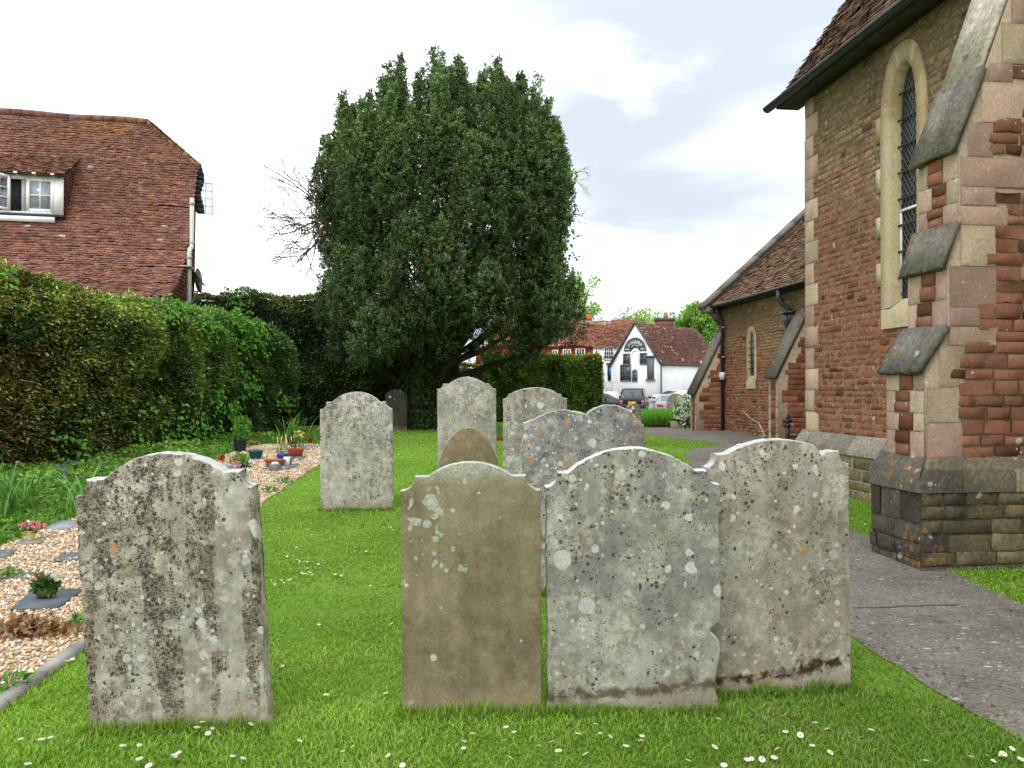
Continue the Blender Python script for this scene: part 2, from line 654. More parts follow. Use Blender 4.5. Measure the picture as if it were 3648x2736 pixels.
fi = (np.arange(n)[:, None, None] * 6 + of[None]).reshape(-1, 3)
M['pebble'] = vmat('pebble', 0.75, 60, 0.12, 90, 0.1, 0.3)
mb = MB()
mb.add(P, fi, np.repeat(cols, 6, 0))
tag(mb.build('gravel', M['pebble'], smooth=False), 'warm buff pea gravel of the memorial strip beside the hedge', 'gravel', kind='stuff')

# ------------------------------------------------------------------ grass
def blades(mb, X, Y, h, wd, lean, colb, colt, z0=0.0):
    n = len(X)
    a = RNG.uniform(0, 2 * PI, n)
    b = a + RNG.normal(size=n) * 0.8
    sx_, sy_ = np.cos(a) * wd * .5, np.sin(a) * wd * .5
    lx, ly = -np.sin(b) * lean * h, np.cos(b) * lean * h
    zz = gz(Y) + z0
    v = np.stack([np.stack([X - sx_, Y - sy_, zz], 1), np.stack([X + sx_, Y + sy_, zz], 1),
                  np.stack([X + lx * .45 + sx_ * .75, Y + ly * .45 + sy_ * .75, zz + h * .62], 1), np.stack([X + lx * .45 - sx_ * .75, Y + ly * .45 - sy_ * .75, zz + h * .62], 1),
                  np.stack([X + lx * 1.2, Y + ly * 1.2, zz + h], 1)], 1).reshape(-1, 3)
    i = np.arange(n)[:, None] * 5
    base = mb.n
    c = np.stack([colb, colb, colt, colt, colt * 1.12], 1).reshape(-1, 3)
    mb.add(v, i + np.array([[0, 1, 2, 3]]), c)
    mb.f.append(i + np.array([[3, 2, 4]]) + base)


def grass_cols(X, Y, n):
    q = np.stack([X, Y, 0 * X], 1)
    a = fbm(q, 0.8, 21)[:, None]
    b = fbm(q, 3.5, 25)[:, None]
    g1, g2, g3 = np.array([0.215, 0.370, 0.038]), np.array([0.315, 0.475, 0.068]), np.array([0.41, 0.46, 0.13])
    c = g1 + (g2 - g1) * np.clip((a - .3) * 2.5, 0, 1)
    c = c + (g3 - c) * np.clip((b - .56) * 3.0, 0, 1) * .6
    e = fbm(q, .45, 71)[:, None]
    c = c * (0.80 + .42 * np.clip((e - .3) * 2.2, 0, 1))
    c = c * RNG.uniform(0.68, 1.28, n)[:, None]
    dry = RNG.random(n) < 0.05
    c[dry] = np.array([0.36, 0.33, 0.15]) * RNG.uniform(.6, 1.1, dry.sum())[:, None]
    return c


N = 660000
u = RNG.random(N)
Y = 2.55 * (27.0 / 2.55) ** (u ** 1.25)
X = RNG.uniform(-1, 1, N) * (0.72 * Y + 1.3)
jx, jy = X + RNG.normal(size=N) * .04, Y + RNG.normal(size=N) * .05
ok = ~in_poly(jx, jy, PATHS) & ~in_poly(jx, jy, GRAVELS) & ~in_poly(jx, jy, ROAD) & (X > -5.4 - (Y > 17) * 2) & ~((X > 6) & (Y > 12))
worn = fbm(np.stack([X, Y, 0 * X], 1), 1.05, 83, 4)
ok &= ~((worn > .60) & (RNG.random(N) < .62))
X, Y = X[ok], Y[ok]
n = len(X)
q = np.stack([X, Y, 0 * X], 1)
h = (0.011 + 0.021 * RNG.random(n) ** 1.6) * (0.55 + 0.95 * fbm(q, 1.9, 5)) * (1 + Y * .012)
wd = (0.0026 + 0.0018 * RNG.random(n)) * (0.75 + Y * .22)
ct = grass_cols(X, Y, n)
mb = MB()
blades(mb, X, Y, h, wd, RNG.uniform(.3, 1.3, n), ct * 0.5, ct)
# low clover and daisy leaves between the blades, close to the viewer
n = 9000
Y = 2.6 * (9 / 2.6) ** (RNG.random(n) ** 1.3)
X = RNG.uniform(-0.7, 0.7, n) * Y
q = np.stack([X, Y, 0 * X], 1)
ok = ~in_poly(X, Y, PATHS) & ~in_poly(X, Y, GRAVELS) & (fbm(q, 1.3, 33) > 0.5) & (X > -4.5)
X, Y = X[ok], Y[ok]
n = len(X)
d = RNG.normal(size=(n, 3)) * [1, 1, .35]
p = np.stack([X, Y, gz(Y) + RNG.uniform(.012, .034, n)], 1)
cc = np.array([0.085, 0.20, 0.022]) * RNG.uniform(.6, 1.5, n)[:, None]
mb.leaves(p, d, np.tile([0, 0, 1.], (n, 1)), RNG.uniform(.012, .026, n), RNG.uniform(.009, .016, n), cc)
GRASS_MB = mb      # finished once the headstones stand: longer tufts gather round their feet

# ================================================================== HEADSTONES
def stonemat(name, b1, b2, seed=0.0, dark=0.5, streak=0.5, disc=0.5, patch=0.3, patchcol=(0.16, 0.165, 0.17), orange=0.15, top=1.4, low=1.0,
             soil=0.0, tool=0.0, blot=0.0, blotcol=(0.36, 0.40, 0.33), whitetop=0.5, fine=1.0, side=0.0, drk=(0.055, 0.05, 0.043)):
    """lichen grown limestone: mottled ground, grey patches, pale round lichens, black speckle running in vertical streaks"""
    m, t = newmat(name)
    co = t.coord()
    px, py, pz = t.sep(co)
    v = t.mapping(co, (1, 1, 1), (seed * 3.1, seed * 1.7, seed * 2.3))
    wob = t.noise(v, 22, 4, 0.6, col=True)
    mw = t.n('ShaderNodeVectorMath', operation='MULTIPLY_ADD')
    t.put(mw.inputs[0], wob)
    mw.inputs[1].default_value = (0.024, 0.024, 0.024)
    t.put(mw.inputs[2], v)
    vw3 = mw.outputs[0]
    ax_, ay_, az_ = t.sep(vw3)
    cb_ = t.n('ShaderNodeCombineXYZ')
    t.put(cb_.inputs[0], t.math('ADD', ax_, t.math('MULTIPLY', ay_, .6)))
    t.put(cb_.inputs[1], t.math('ADD', az_, t.math('MULTIPLY', ay_, .8)))
    vw = cb_.outputs[0]
    nA = t.noise(v, 3.2, 6, 0.62)
    nB = t.noise(v, 13, 6, 0.65)
    nC = t.noise(v, 75, 5, 0.7)
    nD = t.noise(t.mapping(v, (9, 9, 0.9)), 1.0, 5, 0.6)
    c = t.mix(t.mr(nA, 0.35, 0.66), b1, b2)
    c = t.mix(t.mr(nB, 0.45, 0.75, 0, 0.55), c, t.mix(1.0, c, (0.66, 0.62, 0.55), 'MULTIPLY'))
    c = t.mix(t.mr(t.noise(t.mapping(v, (14, 14, 1.1)), 1.0, 6, 0.65), 0.45, 0.72, 0, 0.5), c, t.mix(1.0, c, (0.70, 0.66, 0.60), 'MULTIPLY'))
    c = t.mix(1.0, c, t.mr(t.noise(v, 9.0, 9, 0.75), 0.32, 0.68, 0.80, 1.18), 'MULTIPLY')
    # crusty small lichens: cells of many shades
    dv, cv = t.vor(vw, 30)
    rv = t.sep(cv)
    shade = t.mr(rv[1], 0, 1, 0.66, 1.28)
    cover = t.mr(t.noise(v, 5.0, 5, 0.6), 0.36, 0.60)
    c = t.mix(t.math('MULTIPLY', cover, 0.75 * fine), c, t.mix(1.0, c, shade, 'MULTIPLY'))
    # grey algae patches
    if patch:
        pm = t.math('ADD', t.mr(t.noise(v, 4.2, 8, 0.70), 0.43, 0.60), t.mr(nD, 0.55, 0.7, 0, 0.5), clamp=True)
        pm = t.math('MULTIPLY', pm, t.mr(t.math('ADD', pz, t.math('MULTIPLY', nA, 0.6)), low * 0.45, low * 1.15, 0.12, 1.0))
        pm = t.math('MULTIPLY', pm, t.mr(nC, 0.25, 0.6, 0.5, 1.0))
        c = t.mix(t.math('MULTIPLY', pm, patch), c, patchcol)
    # black speckle, denser in streaks and near the top
    if dark:
        ds, cs = t.vor(vw, 55)
        dens = t.math('ADD', t.mr(nD, 0.47, 0.62, 0, streak * 1.25), t.mr(t.math('ADD', pz, t.math('MULTIPLY', nB, 0.5)), low * 0.55, top, 0, 0.42))
        dens = t.math('ADD', dens, t.mr(t.noise(v, 7.0, 5, 0.6), 0.48, 0.72, 0, 0.6))
        if side:
            dens = t.math('ADD', dens, t.mr(px, -0.35, 0.35, 0.30 * side, -0.45 * side))
        dens = t.math('MULTIPLY', t.math('MULTIPLY', dens, dark), t.mr(t.noise(v, 11.0, 5, 0.62), 0.36, 0.64, 0.12, 1.7))
        sp = t.math('LESS_THAN', t.sep(cs)[0], t.math('MULTIPLY', dens, 0.50))
        spm = t.math('MULTIPLY', sp, t.mr(t.math('SUBTRACT', ds, t.mr(t.sep(cs)[2], 0, 1, .16, .5)), -.05, .08, 1, 0))
        ds2, cs2 = t.vor(vw, 120)
        sp2 = t.math('MULTIPLY', t.math('LESS_THAN', t.sep(cs2)[0], t.math('MULTIPLY', dens, 0.55)), t.mr(ds2, 0.35, 0.6, 1, 0))
        hz = t.math('MULTIPLY', t.mr(dens, 0.3, 1.1, 0, 0.8), t.mr(nC, 0.35, 0.65, 0.4, 1))
        c = t.mix(hz, c, t.mix(1.0, c, (0.46, 0.38, 0.28), 'MULTIPLY'))
        c = t.mix(t.math('MULTIPLY', sp2, 0.85), c, drk)
        c = t.mix(t.math('MULTIPLY', spm, 0.92), c, drk)
    # pale lichen discs in two sizes
    if disc:
        for scale, lim, kk in ((8.0, 0.16, 0.9), (18.0, 0.22, 0.8), (40.0, 0.26, 0.75)):
            dd, cd = t.vor(vw, scale)
            r = t.sep(cd)
            rad = t.math('MULTIPLY', t.mr(r[2], 0, 1, 0.10, 0.34), 1.0)
            on = t.math('LESS_THAN', r[0], lim * disc)
            e = t.math('SUBTRACT', dd, rad)
            mk = t.math('MULTIPLY', on, t.mr(e, -0.02, 0.05, 1, 0))
            mk = t.math('MULTIPLY', mk, t.mr(nC, 0.2, 0.55, 0.55, 1.0))
            tint = t.mix(r[1], (0.60, 0.59, 0.56), (0.45, 0.455, 0.43))
            c = t.mix(t.math('MULTIPLY', mk, kk), c, tint)
    if blot:
        dd, cd = t.vor(vw, 16.0)
        r = t.sep(cd)
        ex = t.math('MULTIPLY', t.math('ADD', px, 0.215), 1.5)
        ez = t.math('MULTIPLY', t.math('SUBTRACT', pz, 0.98), 0.85)
        rad_ = t.math('SQRT', t.math('ADD', t.math('MULTIPLY', ex, ex), t.math('MULTIPLY', ez, ez)))
        near = t.mr(t.math('ADD', rad_, t.math('MULTIPLY', nB, 0.10)), 0.10, 0.30, 0.95, 0.02)
        on = t.math('LESS_THAN', r[0], t.math('MULTIPLY', near, blot))
        mk = t.math('MULTIPLY', on, t.mr(t.math('SUBTRACT', dd, t.mr(r[2], 0, 1, 0.25, 0.75)), -0.02, 0.05, 1, 0))
        dd2, cd2 = t.vor(vw, 34.0)
        r2 = t.sep(cd2)
        on2 = t.math('LESS_THAN', r2[0], t.math('MULTIPLY', t.mr(rad_, 0.15, 0.55, 1.0, 0.05), 0.30 * blot))
        mk2 = t.math('MULTIPLY', on2, t.mr(t.math('SUBTRACT', dd2, t.mr(r2[2], 0, 1, 0.15, 0.4)), -0.02, 0.04, 1, 0))
        topm = t.math('MULTIPLY', t.mr(t.math('ADD', pz, t.math('MULTIPLY', nB, 0.16)), 1.16, 1.26), 0.8)
        mk = t.math('MAXIMUM', t.math('MAXIMUM', mk, mk2), topm)
        c = t.mix(t.math('MULTIPLY', mk, 0.8), c, t.mix(1.0, blotcol, t.mr(nC, 0.3, 0.7, 0.75, 1.2), 'MULTIPLY'))
    if orange:
        do, cc_ = t.vor(vw, 15)
        r = t.sep(cc_)
        mk = t.math('MULTIPLY', t.math('LESS_THAN', r[0], 0.16 * orange), t.mr(t.math('SUBTRACT', do, t.mr(r[2], 0, 1, 0.1, 0.32)), -0.03, 0.06, 1, 0))
        mk = t.math('MULTIPLY', mk, t.mr(nC, 0.3, 0.55))
        c = t.mix(t.math('MULTIPLY', mk, 0.85), c, (0.42, 0.22, 0.055))
    # warm weathered foot, and soil splash
    c = t.mix(t.mr(t.math('ADD', pz, t.math('MULTIPLY', nB, 0.12)), 0.06, 0.24, 0.55, 0.0), c, (0.30, 0.235, 0.15))
    if soil:
        lev = t.math('ADD', t.math('MULTIPLY', px, 0.12), t.math('MULTIPLY', t.noise(v, 5, 5, 0.65), 0.22))
        e = t.math('ABSOLUTE', t.math('SUBTRACT', pz, t.math('ADD', lev, 0.0)))
        mk = t.math('MULTIPLY', t.mr(e, 0.012, 0.042, 1, 0), t.mr(nB, 0.38, 0.52))
        c = t.mix(t.math('MULTIPLY', mk, soil), c, (0.055, 0.034, 0.014))
    geo = t.n('ShaderNodeNewGeometry')
    nz = t.sep(geo.outputs['Normal'])[2]
    c = t.mix(t.math('MULTIPLY', t.mr(nz, 0.25, 0.7), t.math('MULTIPLY', t.mr(nB, 0.3, 0.5), whitetop)), c, (0.57, 0.57, 0.555))
    c = t.mix(1.0, c, t.mr(nC, 0.2, 0.8, 0.80, 1.2), 'MULTIPLY')
    hgt = t.math('ADD', t.math('MULTIPLY', nC, 0.6), t.math('MULTIPLY', nB, 0.8))
    if tool:
        wv = t.n('ShaderNodeTexWave', wave_type='BANDS', bands_direction='Z')
        t.put(wv.inputs['Vector'], v)
        wv.inputs['Scale'].default_value = 62.0
        wv.inputs['Distortion'].default_value = 2.2
        wv.inputs['Detail'].default_value = 3
        wv.inputs['Detail Scale'].default_value = 2.0
        hgt = t.math('ADD', hgt, t.math('MULTIPLY', wv.outputs['Fac'], .5 * tool))
        c = t.mix(1.0, c, t.mr(wv.outputs['Fac'], 0, 1, 1 - .13 * tool, 1 + .08 * tool), 'MULTIPLY')
    t.out(c, 0.92, t.bump(hgt, 0.55, 0.008), 0.15)
    return m


def arc(x0, z0, x1, z1, rise, n=40):
    """circular arc from (x0,z0) to (x1,z1) bulging up by rise"""
    w_ = abs(x1 - x0)
    R = (w_ * w_ / 4 + rise * rise) / (2 * rise)
    cx, cz = (x0 + x1) / 2, (z0 + z1) / 2 + rise - R
    a0 = math.atan2(z0 - cz, x0 - cx)
    a1 = math.atan2(z1 - cz, x1 - cx)
    return [(cx + R * math.cos(a0 + (a1 - a0) * k / n), cz + R * math.sin(a0 + (a1 - a0) * k / n)) for k in range(n + 1)]


def shoulder(wd, h, flat, corner, arch, outer):
    """outline with arched head, small flats and hollowed corners; flat/corner are drops below the apex, arch/outer fractions of half width"""
    hw = wd / 2
    xa, xo = hw * arch, hw * outer
    L = [(-hw, -0.25), (-hw, h - corner)]
    for k in range(1, 11):                       # hollow quarter
        a = k / 10 * PI / 2
        L.append((-hw + (hw - xo) * math.sin(a) ** 1.0 * 1.0, h - corner + (corner - flat) * (1 - math.cos(a))))
    L.append((-xa - 0.004, h - flat))
    L += arc(-xa, h - flat, xa, h - flat, flat, 60)
    L.append((xa + 0.004, h - flat))
    for k in range(10, 0, -1):
        a = k / 10 * PI / 2
        L.append((hw - (hw - xo) * math.sin(a), h - corner + (corner - flat) * (1 - math.cos(a))))
    L += [(hw, h - corner), (hw, -0.25)]
    return L


def pointed(wd, h, spring):
    hw = wd / 2
    L = [(-hw, -0.25), (-hw, spring)]
    for k in range(1, 25):
        u_ = k / 24
        L.append((-hw * math.cos(u_ * PI / 2 * .94) , spring + (h - spring) * math.sin(u_ * PI / 2 * 0.94) ** 1.05 / math.sin(PI / 2 * .94) ** 1.05))
    L = L[:-1] + [(0, h)]
    R = [(-x, z) for x, z in L[:-1]][::-1]
    return L + R


def resample(L, step=0.008):
    out = []
    for i in range(len(L)):
        a, b = np.array(L[i]), np.array(L[(i + 1) % len(L)])
        d = np.linalg.norm(b - a)
        m = max(1, int(round(d / step)))
        for k in range(m):
            out.append(a + (b - a) * k / m)
    return np.array(out)


def headstone(label, out, X, Yf, th, mat, yaw=0.0, lean=0.0, pitch=0.0, rough=0.004, bev=0.009, step=0.008, seed=1, z=None, group=None, chip=None):
    P = resample(out, step)
    if chip:
        P = chip(P)
    n = len(P)
    q = np.stack([P[:, 0], P[:, 1], np.full(n, seed * 1.3)], 1)
    tn = np.roll(P, -2, 0) - np.roll(P, 2, 0)
    tn /= np.maximum(np.linalg.norm(tn, axis=1), 1e-9)[:, None]
    nm = np.stack([-tn[:, 1], tn[:, 0]], 1)     # points outward for a clockwise outline
    cen = P.mean(0)
    if np.sum((P - cen) * nm) < 0:
        nm = -nm
    j = (fbm(q, 9, seed) - .5) * rough * 2.4 + (fbm(q, 45, seed + 3) - .5) * rough * 1.6
    P = P + nm * j[:, None]
    rings = []
    for y, ins in ((-th / 2, bev), (-th / 2 + bev * .35, bev * .28), (-th / 2 + bev * 1.2, 0), (0, -0.001), (th / 2 - bev * 1.2, 0), (th / 2 - bev * .35, bev * .28), (th / 2, bev)):
        jj = (fbm(np.concatenate([q[:, :2], np.full((n, 1), y * 9 + seed)], 1), 14, seed + 8) - .5) * rough * 1.2
        PP = P - nm * (ins + jj)[:, None]
        rings.append(np.stack([PP[:, 0], np.full(n, y), PP[:, 1]], 1))
    mb = MB()
    k = np.arange(n)
    fs = [np.stack([i * n + k, i * n + (k + 1) % n, (i + 1) * n + (k + 1) % n, (i + 1) * n + k], 1) for i in range(len(rings) - 1)]
    mb.add(np.concatenate(rings), np.concatenate(fs), (0.4, 0.4, 0.38))
    mb.f.append(k[None, ::-1])
    mb.f.append((k + (len(rings) - 1) * n)[None, :])
    o = mb.build('headstone', mat, None, smooth=False)
    me = o.data
    import bmesh
    bm = bmesh.new()
    bm.from_mesh(me)
    bmesh.ops.triangulate(bm, faces=[f for f in bm.faces if len(f.verts) > 4])
    bmesh.ops.recalc_face_normals(bm, faces=bm.faces)
    bm.to_mesh(me)
    bm.free()
    sm = np.ones(len(me.polygons), bool)
    me.polygons.foreach_set('use_smooth', sm)
    me.set_sharp_from_angle(angle=math.radians(38))
    zz = float(gz(Yf)) if z is None else z
    o.location = (X, Yf + th / 2, zz)
    o.rotation_euler = (pitch, lean, yaw)
    ORG[o.name] = np.array([X, Yf + th / 2, zz])
    FEET.append((X, Yf + th / 2, out[0][0], out[-1][0], th, yaw))
    return tag(o, label, 'headstone', group)


FEET = []
R_ = math.radians


def px2x(px, Y):
    return (px - 512) / F * Y


# colours a little lighter than they look in the shade of a cloudy sky
mA = stonemat('limestone_streaked', (0.44, 0.415, 0.36), (0.37, 0.33, 0.265), 1, dark=1.4, streak=1.0, disc=0.9, patch=0.4, patchcol=(0.20, 0.195, 0.185), orange=0.1, top=1.3, low=0.75, whitetop=0.85, side=1.0)
mB = stonemat('olive_sandstone', (0.250, 0.208, 0.130), (0.185, 0.150, 0.096), 2, dark=0.0, disc=0.05, patch=0.45, patchcol=(0.19, 0.17, 0.09), orange=0.0, blot=1.0, whitetop=0.55, fine=0.35)
mC = stonemat('limestone_tooled', (0.42, 0.405, 0.35), (0.32, 0.295, 0.24), 3, dark=0.45, streak=0.4, disc=0.9, patch=0.8, patchcol=(0.175, 0.173, 0.168), orange=0.2, top=1.5, low=0.85, soil=0.75, tool=0.45, whitetop=1.0)
mD = stonemat('limestone_warm', (0.41, 0.385, 0.325), (0.315, 0.275, 0.215), 4, dark=0.40, streak=0.55, disc=0.55, patch=0.45, patchcol=(0.22, 0.215, 0.20), orange=0.22, top=1.6, low=1.05, soil=1.0, whitetop=0.75)
mE = stonemat('limestone_speckled', (0.48, 0.455, 0.405), (0.40, 0.375, 0.32), 5, dark=0.62, streak=0.7, disc=0.7, patch=0.3, orange=0.1, top=1.6, low=0.9, whitetop=0.8)
mF = stonemat('limestone_pale', (0.50, 0.475, 0.42), (0.41, 0.38, 0.315), 6, dark=0.42, streak=0.3, disc=0.7, patch=0.6, patchcol=(0.19, 0.185, 0.17), orange=0.1, top=1.6, low=1.35, whitetop=0.9)
mG = stonemat('olive_smooth_stone', (0.25, 0.205, 0.115), (0.20, 0.16, 0.09), 7, dark=0.0, disc=0.10, patch=0.3, patchcol=(0.19, 0.19, 0.11), orange=0.1, whitetop=0.25, fine=0.4)
mH = stonemat('limestone_crusted', (0.44, 0.42, 0.365), (0.35, 0.325, 0.265), 8, dark=0.6, streak=0.5, disc=0.95, patch=0.75, patchcol=(0.18, 0.18, 0.165), orange=0.4, top=1.3, low=0.9, whitetop=0.7)
mI = stonemat('limestone_mottled', (0.38, 0.365, 0.335), (0.28, 0.265, 0.23), 9, dark=0.55, streak=0.3, disc=1.5, patch=0.85, patchcol=(0.15, 0.15, 0.145), orange=1.1, top=1.5, low=0.8, whitetop=0.55)


def chip_c(P):
    """the broken piece on the right edge of the tooled stone"""
    x, z_ = P[:, 0].copy(), P[:, 1]
    e = x > 0.40
    d = 0.055 * np.exp(-((z_ - 0.385) / 0.035) ** 2) + 0.022 * np.exp(-((z_ - 0.16) / 0.1) ** 2) + 0.012 * np.exp(-((z_ - 0.08) / 0.06) ** 2)
    x[e] -= d[e]
    return np.stack([x, z_], 1)


def chip_d(P):
    x, z_ = P[:, 0].copy(), P[:, 1].copy()
    z_ -= 0.035 * np.exp(-((x - 0.235) / 0.025) ** 2) * (z_ > 0.9)
    return np.stack([x, z_], 1)


headstone('large grey headstone with black lichen streaks standing alone at left beside the gravel', shoulder(0.80, 1.265, 0.10, 0.172, 0.67, 0.86), px2x(190, 3.66) - .045, 3.66, 0.11, mA, yaw=R_(3), lean=R_(-3.2), pitch=R_(1.5), rough=0.006, seed=1)
headstone('plain olive brown headstone with pale green lichen at its top left corner', shoulder(0.67, 1.205, 0.067, 0.136, 0.60, 0.79), px2x(472, 3.83), 3.83, 0.075, mB, lean=R_(-0.4), pitch=R_(0.8), rough=0.0022, bev=0.006, seed=2)
headstone('broad grey headstone with fine horizontal tooling and a white lichened arched top', shoulder(0.838, 1.27, 0.11, 0.182, 0.73, 0.86), px2x(634.5, 3.85), 3.85, 0.10, mC, lean=R_(-0.7), pitch=R_(0.6), rough=0.0055, seed=3, chip=chip_c)
headstone('pale warm grey headstone with a dark soil band at its foot, beside the asphalt path', shoulder(0.765, 1.30, 0.07, 0.135, 0.72, 0.86), 1.372, 4.09, 0.09, mD, yaw=R_(7), lean=R_(-0.8), pitch=R_(0.7), rough=0.004, seed=4, chip=chip_d)
headstone('pale headstone with black speckling standing alone by the far end of the gravel', shoulder(0.86, 1.42, 0.12, 0.205, 0.66, 0.82), px2x(357, 9.55), 9.55, 0.11, mE, lean=R_(-0.6), rough=0.006, seed=5, yaw=R_(4), step=.015)
headstone('tallest pale headstone with a weathered dark head in front of the yew trunk', shoulder(0.85, 1.52, 0.10, 0.175, 0.60, 0.80), px2x(467.3, 11.5), 11.5, 0.11, mF, lean=R_(-0.5), rough=0.005, seed=6, step=.015)
headstone('small olive headstone with a plain pointed arch behind the olive shouldered stone', pointed(0.585, 1.225, 0.62), px2x(468, 6.7), 6.75, 0.08, mG, rough=0.002, seed=7, bev=.006)
headstone('crusted grey headstone with arched top half hidden behind the double humped stone', shoulder(0.775, 1.47, 0.08, 0.137, 0.74, 0.82), px2x(535.5, 9.6), 9.6, 0.11, mH, lean=R_(-0.4), rough=0.007, seed=8, step=.012)


def double_out():
    w_, h = 0.925, 1.437
    L = [(-w_ / 2, -0.25), (-w_ / 2, h - .155)]
    L += [(-.455, h - .14), (-.40, h - .125), (-.33, h - .095), (-.27, h - .062), (-.20, h - .045), (-.14, h - .04), (-.07, h - .048), (-.01, h - .062), (.025, h - .072)]
    L += [(.05, h - .052), (.09, h - .026), (.14, h - .006), (.19, h), (.25, h - .006), (.31, h - .022), (.36, h - .05), (.40, h - .09), (.43, h - .125), (w_ / 2, h - .15), (w_ / 2, -0.25)]
    return L


headstone('wide double humped headstone mottled with pale lichen and orange spots', double_out(), px2x(583.3, 6.05), 6.05, 0.11, mI, rough=0.010, seed=9)
headstone('rounded grey headstone in long grass in front of the silver saloon', arc(-.31, .62, .31, .62, .30, 30)[:0] + [(-.31, -.25), (-.31, .66)] + arc(-.31, .66, .31, .66, .26, 30) + [(.31, .66), (.31, -.25)], px2x(676.5, 26.6), 26.6, 0.12, mH, rough=0.008, seed=10, z=0.52, step=.03)
headstone('dim headstone standing in the shade beside the yew trunk', shoulder(0.62, 1.2, 0.10, 0.15, 0.7, 0.85), px2x(396, 22.6), 22.6, 0.1, stonemat('shaded_stone', (0.075, 0.068, 0.05), (0.05, 0.05, 0.035), 13, dark=0.3, disc=0.2, whitetop=0.1), rough=0.006, seed=11, step=.03)  # stone colour darkened, so the yew's shade is put into it
headstone('little eroded brown headstone with a cross shaped patch of lichen on its head', [(-.17, -.25), (-.17, .55), (-.20, .60), (-.19, .70), (-.13, .80), (-.05, .87), (.03, .89), (.10, .86), (.16, .78), (.185, .66), (.17, .58), (.19, .52), (.18, -.25)],
          px2x(633, 17.2), 17.2, 0.14, stonemat('brown_eroded_stone', (0.30, 0.24, 0.16), (0.24, 0.19, 0.12), 12, dark=0.5, disc=0.9, orange=0.4, patch=0.4, low=.4, top=1.0), rough=0.014, seed=12, step=.02)
# the lichen mark and the card belonging to the little stone
mb = MB()
x0, y0 = px2x(633, 17.2), 17.2
for sx_, sz_ in ((.09, .03), (.032, .10)):
    mb.box((x0 + .005, y0 - .006 - sz_ * .02, .38 + .77), (sx_, .012, sz_), (0.62, 0.63, 0.6))
o = mb.build('cross_patch', M['plain'], None, origin=(0, 0, 0))
hs = [q for q in bpy.data.objects if q.get('label', '').startswith('little eroded')][0]
o.parent = hs
o.matrix_parent_inverse = Matrix.Translation(-Vector(hs.location))
mb = MB().box(at(626.0 + 2.4, 414.5, 16.95), (0.155, 0.012, 0.20), (0.68, 0.64, 0.52))
mb.bar(at(628.4, 417, 16.965), at(628.4, 417, 16.965) - [0, 0, .62], .02, .02, (0.3, 0.25, 0.18))
tag(mb.build('memorial_card', M['plain'], None, origin=G(628, 430)), 'small cream card on a stick leaning before the little eroded headstone', 'memorial card')

# longer tufts round the feet of the stones
for (fx, fy, xl, xr, th, yaw) in FEET:
    if fy > 14:
        continue
    n = int(2600 / (1 + fy * .15))
    s_ = RNG.uniform(xl - .03, xr + .03, n)
    side = RNG.random(n) < 0.75
    d_ = np.where(side, -th / 2 - np.abs(RNG.normal(size=n)) * .035 - .004, th / 2 + np.abs(RNG.normal(size=n)) * .03)
    c_, s2 = math.cos(yaw), math.sin(yaw)
    X = fx + s_ * c_ - d_ * s2
    Y = fy + s_ * s2 + d_ * c_
    lump = fbm(np.stack([X, Y, 0 * X], 1), 7, 3)
    h = (0.02 + 0.055 * RNG.random(n) ** 1.6) * (0.35 + 1.2 * lump)
    wd = np.full(n, 0.0042) * (0.8 + fy * .1)
    ct = grass_cols(X, Y, n) * .8
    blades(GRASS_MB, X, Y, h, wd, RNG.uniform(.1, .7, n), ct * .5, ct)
tag(GRASS_MB.build('grass', M['grassblade'], smooth=False), 'short mown churchyard grass', 'grass', kind='stuff')

